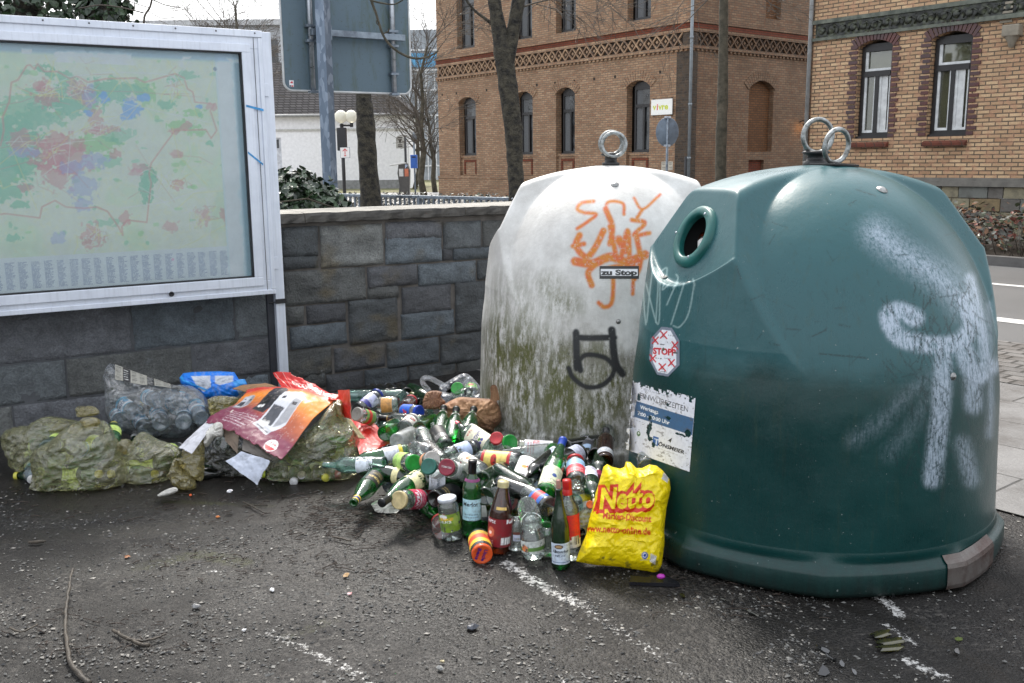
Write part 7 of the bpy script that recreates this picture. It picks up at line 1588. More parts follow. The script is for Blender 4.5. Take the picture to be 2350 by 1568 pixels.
B('champ', 'g', Z3(1195, 850), Z3(1242, 488), 'sparkling wine bottle with black foil, middle of three upright necks', 'f', ('foil', BK), (LP((215, 215, 215), lines=0, pic=[(.5, .5, .2, .2, (60, 60, 60))]), .225, .24, 1.2))
B('champ', 'g', Z3(1335, 810), Z3(1425, 488), 'sparkling wine bottle with black foil, right of three upright necks', 'f', ('foil', BK), (LP((215, 215, 215), lines=0, pic=[(.5, .5, .2, .2, (60, 60, 60))]), .225, .24, 1.2))
B('spirit', 'cl', Z3(1135, 890), Z3(1000, 650), 'square-shouldered clear bottle with black label and bar code', 'f', None, (LP(BK, lines=6, col=(200, 200, 200), bar=True), .03, .17, 1.0))
B('jarT', 'cl', Z3(930, 900), Z3(870, 720), 'open clear jar left of the black-labelled bottle', 'f')
B('vodka', 'cl', Z3(1105, 1045), Z3(850, 785), 'slim clear bottle with black neck and black label lying diagonally', 'f', ('foil', BK), (LP(BK, words=[('CD', .3, .6, .3, .4, WH_)], lines=3, col=(220, 220, 220)), .03, .17, 1.0))
B('bulb', 'cl', Z3(800, 900), Z3(990, 960), 'round clear carafe bottle left of the black-labelled slim bottle', 'n')
B('flask', 'cl', Z3(1610, 890), Z3(1285, 675), 'flat clear plum brandy flask with red cap and cream label', 'f', ('short', (210, 50, 80)), (LP((238, 232, 205), words=[('LITIVOVITZ', .08, .42, .26, .84, (60, 60, 140)), ('WEIN', .35, .85, .14, .3, (200, 60, 60))], lines=0, pic=[(.4, .2, .07, .07, (70, 70, 140)), (.55, .22, .07, .07, (70, 70, 140)), (.5, .32, .07, .06, (90, 140, 60))]), .02, .13, 1.15), scale=1.15)
B('jarS', 'cl', Z3(1700, 880), Z3(1660, 790), 'clear jar with round red lid beside the brandy flask', 'n', ('lid', RD_))
B('jar', 'cl', Z3(1700, 860), Z3(1805, 835), 'clear jar with bright green lid turned to the viewer', 'n', ('lid', GN))
B('jarT', 'cl', Z3(1140, 985), Z3(1440, 880), 'large clear jar with bar-coded blue and white label', 'f', ('lid', (50, 50, 70)), (LP((190, 205, 235), lines=5, bar=True, band=[(.0, .1, BK)]), .03, .12, 1.2))
B('wine', 'g', Z3(730, 930), Z3(330, 985), 'green wine bottle with white label poking from under the red panel', 'n', None, (LP((225, 228, 235), band=[(.0, .2, (230, 210, 40))], lines=5), .03, .12, 1.3))
B('jarT', 'cl', Z3(640, 1030), Z3(800, 1052), 'gherkin jar with green lid facing the viewer', 'n', ('lid', (40, 175, 70)), (LP((180, 220, 120), lines=2), .03, .12, 1.4))
B('jar', 'cl', Z3(570, 1165), Z3(560, 1015), 'open clear jar standing left of the gherkin jar', 's', None)
B('wine', 'dg', Z3(265, 1110), Z3(480, 1140), 'dark green bottle with cream neck band at the sack edge', 'f', ('foil', (60, 40, 25)), (LP((235, 225, 170), lines=0), .17, .2, 1.5))
B('wine', 'tl', Z3(500, 1070), Z3(320, 1060), 'pale bottle with white label lying below the red panel tip', 'n', None, (LP((215, 222, 230), lines=4), .05, .13, 1.2))
B('jarS', 'cl', Z3(440, 1160), Z3(510, 1110), 'small jar with yellow lid behind the front green bottle', 'f', ('lid', (215, 220, 50)), scale=.8)
B('champ', 'g', Z3(415, 1185), Z3(175, 1415), 'glossy green bottle with blue and yellow neck rings pointing at the viewer, far left', 'n', None, [(LP(BK, words=[('KRONEN', .1, .55, .3, .8, GO)], lines=3, col=GO), .04, .14, .9), (LP((30, 50, 120), band=[(.0, .22, (235, 200, 60)), (.78, 1, (235, 200, 60))], lines=0), .262, .292, 3.0)])
B('jar', 'cl', Z3(540, 1290), Z3(690, 1185), 'clear jar with white bottom facing the viewer and blue lid behind', 'f', ('lid', (40, 70, 190)), (LP((190, 205, 240), lines=4, col=(60, 80, 170)), .02, .09, 1.5))
B('jar', 'cl', Z3(660, 1150), Z3(740, 1130), 'small jar with tan label wedged behind the blue-lidded one', 'f', ('lid', (60, 60, 60)), (LP((190, 150, 110), lines=3), .02, .09, 1.3))
B('champ', 'g', Z3(880, 1195), Z3(560, 1370), 'green bottle with cream label and long black capsule at the lower left of the heap', 'n', ('foil', BK), (LP((236, 230, 180), lines=4), .04, .12, 1.2))
B('champ', 'dg', Z3(895, 1230), Z3(1370, 1190), 'long dark green bottle with plain white label lying across the heap', 'f', ('foil', (50, 90, 50)), (LP((222, 226, 235), words=[('Cuvee', .3, .5, .2, .5, (130, 140, 150))], lines=2), .02, .09, 1.3))
B('spirit', 'cl', Z3(700, 1330), Z3(1250, 1225), 'clear bottle with red and blue label lying above the berry jar', 'f', None, (LP((212, 60, 70), words=[('MAZZOTTI', .1, .75, .2, .8, WH_)], band=[(.7, 1, (50, 60, 130))], lines=4, col=WH_), .03, .15, 1.3))
B('jarT', 'cl', Z3(870, 1425), Z3(640, 1440), 'jar with pink wild lingonberry label and gold lid facing left', 'n', ('lid', (225, 205, 150)), (LP((190, 35, 80), words=[('Wild', .2, .62, .26, .55, WH_), ('Preiselbeeren', .1, .42, .18, .8, WH_)], lines=2, col=(240, 200, 210)), .02, .11, 1.4))
B('wine', 'bk', Z3(1010, 1430), Z3(1400, 1190), 'long black-green bottle lying diagonally behind the green merlot bottle', 'f', ('foil', BK), (LP((28, 28, 36), lines=2, col=GO), .03, .16, 1.1))
B('jar', 'cl', Z3(1080, 1150), Z3(950, 1085), 'jar with dark teal lid turned away to the left', 'n', ('lid', (20, 105, 90)), (LP((225, 228, 232), band=[(.0, .15, (90, 40, 40))], lines=4), .02, .09, 1.4))
B('jar', 'cl', Z3(1225, 1130), Z3(1140, 1095), 'jar with crimson lid reading TOMATEN facing the viewer', 'n', ('lid', (150, 25, 55)), (LP((225, 228, 232), lines=3), .02, .09, 1.4))
B('jar', 'cl', Z3(900, 1060), Z3(990, 1010), 'clear jar with orange rimmed label beside the gherkin jar', 'n', ('lid', (200, 195, 190)), (LP((225, 160, 120), lines=2), .06, .1, 1.5))
B('spirit', 'cl', Z3(1290, 1010), Z3(1500, 1115), 'clear bottle with apple picture label and worn red cap', 'n', ('short', (190, 50, 60)), (LP((236, 232, 220), lines=2, pic=[(.25, .6, .14, .14, (230, 120, 70))], words=[('Bio', .6, .3, .2, .2, (200, 60, 60))]), .03, .13, 1.2))
B('spirit', 'cl', Z5(1780, 260), Z5(1235, 185), 'clear rum bottle with red and yellow label and blackened neck pointing left', 'n', ('foil', BK), (LP((240, 214, 120), band=[(.0, .1, RD_), (.9, 1, RD_)], pic=[(.5, .55, .28, .14, (200, 50, 40))], words=[('Rum', .38, .45, .2, .25, BK)], lines=0), .03, .16, 1.2), scale=1.1)
B('jar', 'cl', Z5(1040, 360), Z5(1200, 340), 'clear jar with white label lying right of the crimson tomato lid', 'f', ('lid', (60, 90, 90)), (LP((225, 228, 235), lines=4), .02, .09, 1.3))
B('jarT', 'cl', Z5(1230, 380), Z5(1090, 300), 'clear jar with scratched lid behind the merlot bottle neck', 'f', ('lid', (150, 155, 150)))
B('wine', 'g', Z5(1270, 1015), Z5(1282, 240), 'upright green merlot bottle with black capsule and pale blue label', 's', ('foil', BK), [(LP((190, 228, 240), words=[('Merlot', .06, .68, .26, .72, (35, 40, 50))], lines=2, col=(90, 120, 140)), .07, .155, 1.15), (LP((130, 60, 110), lines=0), .222, .232, 3.1)], h=.0)
B('wine', 'dg', Z5(1380, 450), Z5(1565, 325), 'green bottle with black capsule right behind the merlot bottle', 'f', ('foil', (34, 38, 52)))
B('wine', 'dg', Z5(1405, 620), Z5(1490, 475), 'open dark green bottle mouth gaping upward right of the merlot bottle', 'n')
B('wine', 'dg', Z5(1540, 350), Z5(1675, 415), 'dark green bottle with maroon neck foil torn open', 'n', ('foil', (60, 28, 34)))
B('wine', 'bk', Z5(1560, 480), Z5(1705, 520), 'black bottle with wine-red capsule above the brown juice bottle', 'n', ('foil', (110, 30, 45)))
B('jarT', 'cl', Z5(1510, 620), Z5(1700, 680), 'round clear jar half hidden behind the brown juice bottle', 'f', None, (LP((200, 120, 130), lines=2), .1, .13, 1.2))
B('flask', 'cl', Z5(1880, 240), Z5(1760, 545), 'upside-down clear spirit flask with cherries on its white label', 'n', ('short', (215, 215, 220)), (LP((240, 240, 242), words=[('SAUERKIRSCH', .1, .12, .1, .8, (90, 90, 90))], lines=0, pic=[(.4, .55, .13, .1, (180, 50, 40)), (.62, .6, .12, .1, (225, 150, 60))]), .015, .135, 1.15), scale=1.15)
B('juice', 'br', Z5(1550, 1185), Z5(1605, 460), 'upright brown juice bottle with dark red label and gold screw cap', 's', ('short', (225, 212, 160)), [(LP((130, 22, 34), words=[('horst', .02, .84, .16, .34, WH_), ('Rab', .68, .84, .16, .3, WH_), ('RABE', .02, .1, .13, .3, (210, 180, 180))], lines=0, pic=[(.22, .5, .12, .16, (205, 110, 80)), (.2, .48, .05, .05, (245, 230, 220))], bar=True), .03, .135, 1.45), (LP((225, 190, 110), lines=0), .168, .178, .5)], h=.0)
B('jarT', 'cl', Z5(1070, 1050), Z5(1012, 625), 'upright clear pickle jar with white lid and green label', 's', ('lid', (226, 232, 240)), (LP((120, 150, 40), words=[('SPREEWALD', .12, .66, .14, .5, (240, 190, 70)), ('GURKEN', .16, .52, .12, .4, (240, 240, 240))], lines=0, pic=[(.25, .86, .16, .08, (235, 235, 235)), (.72, .6, .12, .2, (150, 175, 80))]), .04, .115, 1.35), h=.0)
B('burg', 'ol', Z5(1140, 820), Z5(1690, 770), 'olive wine bottle with off-white label lying behind the juice bottle', 'f', None, (LP((214, 212, 216), words=[('WEINGUT', .2, .55, .16, .6, (130, 130, 140))], lines=3), .03, .11, 1.2), h=.06)
B('burg', 'ol', Z5(2020, 730), Z5(1250, 890), 'brownish wine bottle with grey foil neck pointing left, base right of the juice bottle', 'f', ('foil', (84, 86, 96)), (LP((214, 220, 235), lines=4, bar=True), .03, .11, 1.2), h=.05)
B('wine', 'g', Z5(735, 660), Z5(990, 900), 'green bottle with white label sliding under the pickle jar', 'n', None, (LP((232, 232, 240), lines=5), .02, .1, 1.2), h=.03, scale=.82)
B('wine', 'g', Z5(1385, 960), Z5(1330, 900), 'green bottle base turned to the viewer behind the orange lid', 'f', hd=4.0, scale=.95)
B('jar', 'cl', Z5(960, 980), Z5(940, 880), 'jar with red bottom rim hidden behind the pickle jar', 'f', ('lid', (190, 40, 40)))
B('jar', 'cl', Z5(1345, 1050), Z5(1378, 1205), 'sauce jar lying with its orange lid toward the viewer, lettered Uncle Bens', 'n', ('lid', (240, 96, 40)), (LP((236, 190, 60), band=[(.3, .7, (215, 80, 50))], lines=3), .02, .1, 1.5), h=.045, scale=1.12)
B('jarT', 'cl', Z5(1738, 1165), Z5(1745, 845), 'upright open clear jar with small bar-code label right of the juice bottle', 's', None, (LP((200, 205, 225), lines=3, bar=True, band=[(.7, 1, (110, 60, 50))]), .06, .11, .45), h=.0)
B('jarW', 'cl', Z5(1925, 1250), Z5(1895, 935), 'clear round jar with torn green and white label, upright at the front', 's', None, (LP((205, 210, 205), band=[(.2, .5, (90, 130, 60))], lines=0, pic=[(.2, .4, .12, .12, (220, 130, 80))]), .03, .075, 1.2), h=.0, seed=3)
B('jar', 'cl', Z5(2080, 1220), Z5(2070, 920), 'clear jar between the round jar and the front green bottle', 's', None, None, h=.0)
B('jarT', 'cl', Z5(1900, 900), Z5(1850, 700), 'small clear jar standing on its mouth beside the bottle base', 'n')
B('beer', 'g', Z5(2040, 960), Z5(2005, 810), 'short green bottle with open mouth behind the round jar', 'n')
B('flute', 'dg', Z4(720, 1395), Z4(700, 735), 'upright dark green bottle with cork and cream label in front of the red cap', 's', ('cork', (190, 140, 125)), (LP((196, 208, 222), words=[('Alleswerber', .12, .55, .2, .76, (40, 50, 60)), ('RIESLING', .25, .38, .1, .5, (90, 100, 120))], lines=0, pic=[(.42, .84, .2, .1, (90, 66, 50)), (.42, .84, .14, .06, (170, 140, 100))], band=[(.08, .12, (120, 140, 170))]), .025, .115, 1.2), h=.0, seed=1)
B('vodka', 'cl', Z4(805, 1320), Z4(768, 675), 'upright clear bottle with red screw cap behind the corked green bottle', 's', ('screw', (214, 30, 30)), (LP((214, 40, 40), lines=2, bar=True, band=[(.0, .25, WH_)]), .05, .17, 1.3), h=.0)
B('flute', 'g', Z4(590, 790), Z4(722, 380), 'leaning green wine bottle with bright blue cap and cream label', 'f', ('foil', (40, 80, 190)), (LP((214, 220, 190), words=[('VIN DE PAYS', .2, .2, .1, .6, (90, 100, 90)), ('HALBTROCKEN', .05, .03, .1, .8, BK)], lines=0, pic=[(.6, .5, .1, .1, (50, 80, 150))]), .02, .125, 1.25), scale=1.12)
B('champ', 'g', Z4(650, 430), Z4(800, 600), 'bright green bottle with round base behind the blue-capped one', 'n', None, (LP((205, 215, 235), lines=3), .05, .14, 1.3))
B('jarT', 'cl', Z4(850, 700), Z4(838, 510), 'clear jar with red lid and red label left of the dark necks', 'f', ('lid', (200, 30, 40)), (LP((215, 70, 80), band=[(.6, 1, (150, 190, 225))], lines=3, col=WH_), .03, .13, 1.2))
B('jar', 'cl', Z4(845, 810), Z4(835, 720), 'clear jar standing right behind the red screw cap', 'f')
B('jarT', 'cl', Z4(620, 900), Z4(410, 760), 'clear jar with red and blue label left of the corked bottle', 'f', None, (LP((60, 110, 190), band=[(.3, .8, (205, 55, 60))], lines=0), .02, .09, 1.2))
B('wine', 'dg', Z4(1060, 440), Z4(1035, 575), 'green bottle pointing at the viewer with raspberry red capsule', 'n', ('foil', (170, 40, 90)))
B('wine', 'dg', Z4(945, 600), Z4(1005, 820), 'dark green bottle with white label and pale cork end pointing down beside the yellow bag', 'n', ('cork', (200, 180, 150)), (LP((215, 215, 235), lines=4), .03, .12, 1.2))
B('wine', 'br', Z4(1085, 520), Z4(1098, 250), 'upright dark bottle with black neck beside the green container', 'f', ('foil', BK), (LP((225, 228, 232), lines=2), .03, .07, 1.3))
B('jarS', 'cl', Z4(1106, 300), Z4(1104, 215), 'small red-capped sauce jar behind the dark upright neck', 'f', ('lid', (205, 25, 30)))
B('vodka', 'cl', Z4(925, 340), Z4(955, 560), 'clear bottle with dark label standing on its neck among the dark bottles', 'n', None, (LP((60, 60, 66), band=[(.7, 1, (160, 185, 215))], lines=3, col=WH_), .02, .16, 1.2))
B('wine', 'bk', Z4(1010, 470), Z4(1040, 330), 'black bottle with dark teal cap behind the dark-labelled clear bottle', 'f', ('screw', (20, 60, 66)))
B('wine', 'bk', Z4(650, 470), Z4(520, 560), 'open black bottle mouth facing left beside the cherry flask', 'n')
B('wine', 'bk', Z4(760, 400), Z4(880, 370), 'black bottle lying in front of the white container with its base left', 'f')
B('champ', 'bk', Z4(880, 440), Z4(780, 480), 'dark bottle in shadow under the dark-labelled clear bottle', 'n', None, (LP((205, 210, 230), lines=4), .02, .08, 1.3))
B('wine', 'cl', Z4(620, 430), Z4(410, 440), 'clear bottle with bright green capsule pointing left', 'n', ('foil', (40, 170, 70)))
B('spirit', 'cl', Z4(360, 400), Z4(690, 400), 'clear bottle with red and white figures on its label lying by the white container', 'f', None, (LP((228, 228, 232), words=[('01', .05, .3, .4, .2, RD_)], lines=3, col=RD_), .03, .16, 1.3))
B('jar', 'cl', Z4(250, 450), Z4(330, 420), 'clear jar behind the rum bottle with no lid', 'f')
B('jarS', 'cl', Z4(1445, 570), Z4(1428, 480), 'open jar mouth rising from the top of the yellow supermarket bag', 'f', None, None, 'jar', hd=3.83, scale=1.15)
B('wine', 'cl', Z4(1290, 1080), Z4(1362, 1125), 'bottle neck with pale foil poking through a hole in the yellow bag', 'n', ('foil', (190, 180, 180)), hd=3.70, scale=.5)
B('jarS', 'cl', Z4(960, 900), Z4(968, 850), 'tiny jar with orange cap beside the edge of the yellow bag', 'n', ('lid', (240, 110, 40)), hd=3.9, scale=.5)
# inside the white carrier bag
B('jar', 'cl', Z3(1310, 330), Z3(1250, 270), 'jar with green lid lying in the white carrier bag', 'n', ('lid', (60, 180, 70)), hd=5.72)
B('wine', 'bk', Z3(1200, 330), Z3(1262, 170), 'dark bottle with cork sticking up in the white carrier bag', 'f', ('cork', (190, 140, 110)), hd=5.78)
B('jar', 'cl', Z3(1400, 330), Z3(1395, 250), 'jar with green and red label in the white carrier bag', 'f', None, (LP((110, 180, 60), pic=[(.5, .5, .15, .15, (210, 60, 50))], lines=0), .02, .09, 1.4), hd=5.74)
B('jarT', 'cl', Z3(1200, 390), Z3(1370, 325), 'clear bottle-shaped jar at the front of the white carrier bag', 'n', hd=5.66)
# lettering on lids of single jars
def lid_text(o, tx, colr, sz, kind, ang=0.0, w_=None):
    H_ = max(p[1] for p in PR[kind])+.0035; v, tr, wd = text_tris(tx, .02); w_ = w_ or sz*2; k_ = w_/wd; mb = MB()
    c, s_ = cos(ang), sin(ang); P = [((x*k_-w_/2)*c-(y*sz-sz*.35)*s_, (x*k_-w_/2)*s_+(y*sz-sz*.35)*c, H_) for x, y in v]
    mb.add(P, tr); part('lettering', mb, capmat(lin(colr)), o)
for P_, o in list(ALLB):
    lb = o['label']
    if 'Uncle Bens' in lb: 
        for k_, tx in enumerate(('Uncle', 'Bens')):
            v, tr, wd = text_tris(tx, .03); H_ = max(p[1] for p in PR['jar'])+.0032; mb = MB(); a = radians(62)+0
            x0, y0 = -.022, (.002 if k_ == 0 else -.020); sz = .017
            q = [(x*.044/wd+x0, y*sz+y0) for x, y in v]; q = [(x*cos(a)-y*sin(a), x*sin(a)+y*cos(a)) for x, y in q]; mb.add([(x, y, H_) for x, y in q], tr); part('lettering', mb, capmat(lin((70, 30, 130))), o)
    if 'TOMATEN' in lb: lid_text(o, 'TOMATEN', (235, 225, 225), .011, 'jar', radians(-80), .045)

# --- bottles inside the sacks
IN = [('pet', 'g', Z1(480, 1080), Z1(760, 1040), 4.76, 'green plastic bottle with lime cap inside the knotted sack', (150, 215, 40)), ('wine', 'g', Z1(1000, 980), Z1(640, 1240), 4.74, 'long green bottle slanting inside the knotted sack', None), ('pet', 'lg', Z1(560, 1050), Z1(480, 1200), 4.74, 'lime green bottle inside the knotted sack', (190, 230, 60)),
      ('pet', 'cl', Z1(960, 1240), Z1(860, 1210), 4.72, 'clear plastic bottle with pale cap low in the knotted sack', (230, 232, 150)), ('pet', 'wb', Z1(700, 930), Z1(950, 1010), 4.76, 'pale plastic bottle with yellow cap high in the knotted sack', (225, 220, 60)), ('wine', 'dg', Z1(1100, 1330), Z1(820, 1340), 4.76, 'dark bottle on the ground of the knotted sack', None),
      ('pet', 'g', Z1(420, 1280), Z1(660, 1330), 4.72, 'green plastic bottle at the bottom left of the knotted sack', (240, 240, 230)), ('pet', 'wb', Z1(1060, 1150), Z1(880, 1080), 4.77, 'white-labelled bottle in the middle of the knotted sack', (230, 235, 240)),
      ('pet', 'cl', Z1(400, 930), Z1(170, 930), 4.98, 'clear bottle with green and red cap inside the far left sack', (120, 190, 40)), ('pet', 'g', Z1(250, 1150), Z1(140, 1010), 4.98, 'green bottle with yellow cap inside the far left sack', (225, 215, 60)), ('wine', 'tl', Z1(520, 820), Z1(280, 770), 5.0, 'pale bottle near the top of the far left sack', None), ('pet', 'wb', Z1(330, 1120), Z1(300, 1220), 4.95, 'pale plastic bottle low in the far left sack', (235, 235, 235)),
      ('pet', 'g', Z1(1650, 1080), Z1(1400, 1150), 4.85, 'green bottle in the small yellow sack', (190, 220, 60)), ('wine', 'br', Z1(1600, 1250), Z1(1280, 1250), 4.85, 'brown bottle lying in the small yellow sack', None), ('pet', 'tl', Z1(1450, 1150), Z1(1620, 1020), 4.88, 'turquoise bottle in the small yellow sack', (60, 180, 170)), ('jar', 'cl', Z1(1240, 1180), Z1(1400, 1210), 4.83, 'clear jar with red lid in the small yellow sack', (190, 70, 60)),
      ('pet', 'wb', Z1(1420, 780), Z1(1300, 620), 5.18, 'water bottle slanting in the lower left of the clear sack', (240, 242, 245)), ('pet', 'wb', Z1(1180, 720), Z1(1100, 560), 5.2, 'water bottle at the left edge of the clear sack', (240, 242, 245)), ('pet', 'wb', Z1(1550, 710), Z1(1520, 590), 5.16, 'water bottle with its round base toward the viewer, left of two', None), ('pet', 'wb', Z1(1770, 700), Z1(1780, 570), 5.16, 'water bottle with its round base toward the viewer, right of two', None),
      ('pet', 'wb', Z1(1520, 490), Z1(1370, 430), 5.24, 'water bottle with dark blue label high in the clear sack', (240, 242, 245)), ('pet', 'wb', Z1(1940, 660), Z1(1850, 450), 5.2, 'water bottle at the right edge of the clear sack', (240, 242, 245)), ('pet', 'wb', Z1(1320, 620), Z1(1090, 450), 5.26, 'water bottle whose white cap touches the left side of the clear sack', (240, 242, 245)), ('pet', 'wb', Z1(1700, 560), Z1(1780, 400), 5.26, 'water bottle pointing up in the middle of the clear sack', None),
      ('pet', 'mk', Z2(1080, 1200), Z2(1420, 900), 4.88, 'big milky plastic canister bottle in the sack under the box', (235, 235, 225)), ('pet', 'g', Z2(1540, 920), Z2(1800, 1040), 4.84, 'green bottle with red cap at the upper right of the sack under the box', (200, 50, 60)), ('pet', 'g', Z2(1330, 1160), Z2(1740, 1150), 4.82, 'green bottle with pink cap in the middle of the sack under the box', (200, 80, 110)), ('pet', 'g', Z2(1200, 1270), Z2(1760, 1250), 4.80, 'green bottle with pink cap at the bottom of the sack under the box', (200, 70, 100)),
      ('pet', 'g', Z2(1500, 1300), Z2(1120, 1250), 4.82, 'green bottle with lime band at the bottom left of the sack under the box', (200, 220, 70)), ('pet', 'wb', Z2(1480, 1080), Z2(1700, 1080), 4.85, 'pale blue bottle behind the green ones in the sack under the box', (220, 225, 235)), ('wine', 'g', Z2(1720, 880), Z2(1500, 880), 4.88, 'square green bottle high in the sack under the box', None),
      ('wine', 'bk', Z2(700, 1180), Z2(440, 1260), 4.85, 'black bottle in the grimy sack', None), ('jarT', 'cl', Z2(560, 900), Z2(700, 960), 4.9, 'clear jar high in the grimy sack', None), ('wine', 'dg', Z2(900, 1260), Z2(620, 1160), 4.9, 'dark green bottle lying in the grimy sack', None)]
WATER = LP((225, 235, 245), words=[('H2O', .15, .3, .3, .5, (50, 60, 130))], band=[(.75, 1, (90, 180, 220)), (.0, .08, (90, 180, 220))], pic=[(.75, .5, .14, .2, (90, 170, 215))], lines=0)
ir = random.Random(9)
for nm_, (x0, y0, x1, y1), Y_, n_ in (('knotted sack', Z1(420, 900)+Z1(1100, 1300), 4.78, 9), ('far left sack', Z1(150, 800)+Z1(420, 1150), 5.02, 5), ('small yellow sack', Z1(1250, 1020)+Z1(1600, 1280), 4.88, 4), ('sack under the box', Z2(1150, 900)+Z2(1800, 1250), 4.90, 7), ('clear sack', Z1(1150, 420)+Z1(1900, 760), 5.28, 5)):
    for i in range(n_):
        x, y = ir.uniform(x0, x1), ir.uniform(y0, y1); a = ir.uniform(0, 2*pi); wt_ = nm_ == 'clear sack'; cl_ = 'wb' if wt_ else ir.choice(['g', 'g', 'cl', 'dg', 'tl'])
        IN.append(('pet', cl_, (x, y), (x+60*cos(a), y+45*sin(a)), Y_+ir.uniform(0, .04), 'one of the %s bottles packed inside the %s' % ({'wb': 'pale blue', 'g': 'green', 'cl': 'clear', 'dg': 'dark green', 'tl': 'pale teal'}[cl_], nm_), ir.choice([(225, 220, 90), (235, 235, 235), (60, 150, 70)])))
for kd, cl_, b_, t__, Y_, lb, cp in IN:
    b_ = (max(b_[0], 75), min(b_[1], 1088)); t__ = (max(t__[0], 75), min(t__[1], 1088))
    B(kd, cl_, b_, t__, lb, 'f', ('short', cp) if cp else None, (WATER, .075, .17, 1.2) if cl_ == 'wb' else ((LP((200, 225, 120), lines=2), .08, .16, 1.2) if kd == 'pet' else None), hd=Y_+(.04 if max(b_[1], t__[1]) > 1060 else -.05), group=lb if lb.startswith('one of') else 'empties inside the translucent sacks', seed=2, scale=.95)

# --- the lower layers of the heap, mostly hidden
fr_ = random.Random(21); FD = {'g': 'green', 'dg': 'dark green', 'cl': 'clear', 'bk': 'black-green', 'br': 'brown', 'ol': 'olive', 'tl': 'pale teal'}
hull = [Z3(60, 360), Z3(900, 330), Z3(1050, 560), (1150, 1010), (1395, 1030), (1380, 1130), (1320, 1190), (1180, 1170), (1060, 1120), (950, 1090), (870, 1070), (840, 1040), (900, 1000)]
hv = Canvas(780, 880, 1420, 1270, 2, (0, 0, 0)); hm = hv.poly_mask(hull); n_f = 0
while n_f < 125:
    x, y = fr_.uniform(790, 1410), fr_.uniform(895, 1255)
    if hm[int((y-880)/2), int((x-780)/2)] < .5: continue
    kd = fr_.choice(['wine', 'wine', 'champ', 'flute', 'burg', 'jar', 'jarT', 'jar', 'jarS', 'beer', 'spirit']); isj = kd.startswith('jar'); cl_ = fr_.choice(['cl', 'cl', 'tl']) if isj or kd == 'spirit' else fr_.choice(['g', 'dg', 'dg', 'bk', 'cl', 'ol', 'br'])
    a = fr_.uniform(0, 2*pi); L_ = fr_.uniform(45, 90); ex_, ey_ = x+L_*cos(a), y+L_*sin(a)*.5
    if not (785 < ex_ < 1415 and 885 < ey_ < 1265) or hm[int((ey_-880)/2), int((ex_-780)/2)] < .5: continue
    L_ = L_; capc = fr_.choice([BK, BK, SI, GO, (40, 60, 110), (90, 30, 40), (40, 130, 60)]) if fr_.random() < .6 else None
    cn_ = {BK: 'black', SI: 'silver', GO: 'gold', RD_: 'red', (40, 60, 110): 'navy', (90, 30, 40): 'maroon', (40, 130, 60): 'green'}.get(capc)
    P0 = at_z(x, y, .03); hh = pile_h(P0[0], P0[1])*.30+.035
    wht = 'jar' if isj else 'bottle'; end = ('with %s %s' % (cn_, 'lid' if isj else 'cap')) if capc else 'without a cap'
    lb_ = '%s %s %s deep in the heap of glass' % (FD[cl_], wht, end)
    st_ = 'lid' if isj else fr_.choice(['foil', 'screw', 'short'])
    lab_ = (LP(fr_.choice([(225, 225, 222), (214, 208, 180), (190, 205, 225), (60, 60, 66)]), lines=4), .03, .09 if kd != 'jarS' else .06, 1.2) if fr_.random() < .5 else None
    B(kd, cl_, (x, y), (x+L_*cos(a), y+L_*sin(a)*.5), lb_, fr_.choice('fn'), (st_, capc) if capc else None, lab_, h=hh, group='bottles and jars deep in the heap: '+lb_.split(' deep')[0], seed=fr_.choice([1, 2, 3, 4])); n_f += 1
# broken glass and grit filling the gaps
mb = MB()
for i in range(2600):
    x, y = fr_.uniform(790, 1410), fr_.uniform(890, 1262)
    if hm[int((min(y, 1258)-880)/2), int((x-780)/2)] < .5: continue
    p = at_z(x, y, 0); hh = pile_h(p[0], p[1]); c_ = Vector((p[0], p[1], fr_.uniform(0, hh*.6)+.005)); s_ = fr_.uniform(.008, .03)
    v = [c_+Vector((fr_.gauss(0, 1), fr_.gauss(0, 1), fr_.gauss(0, .6)))*s_ for _ in range(4)]; mb.add(v, [(0, 1, 2), (0, 2, 3)], fr_.randrange(3))
struct('broken_glass', mb, [GLS['dg'], GLS['cl'], GLS['bk']], 'stuff')
# jar and rubbish seen inside the green container's port
pin = gl @ Vector((.50, 0, 1.27)); 
pc = gl @ Vector((.575, 0, 1.292)); iw = gl.to_3x3() @ Vector((-.92, 0, -.39)); pa = pc+iw*.06+Vector((0, 0, -.065)); pb = pc+iw*.055+Vector((0, .0, .05)); B('jar', 'br', proj(np.array(pa)), proj(np.array(pb)), 'spread jar with red lettered white label inside the green container opening', 'f', None, (LP((226, 224, 220), words=[('lla', .35, .55, .35, .4, (200, 30, 40))], lines=0, pic=[(.35, .25, .1, .1, (190, 110, 40)), (.55, .25, .1, .1, (220, 150, 60))]), .03, .09, 1.5), hd=float(pa.y), scale=.8)
B('wine', 'bk', proj(np.array(pa+Vector((0, -.02, -.01)))), proj(np.array(pa+Vector((-.06, -.05, .02)))), 'dark bottle inside the green container opening', 'f', ('foil', (226, 226, 230)), hd=float(pa.y)-.03, scale=.35)
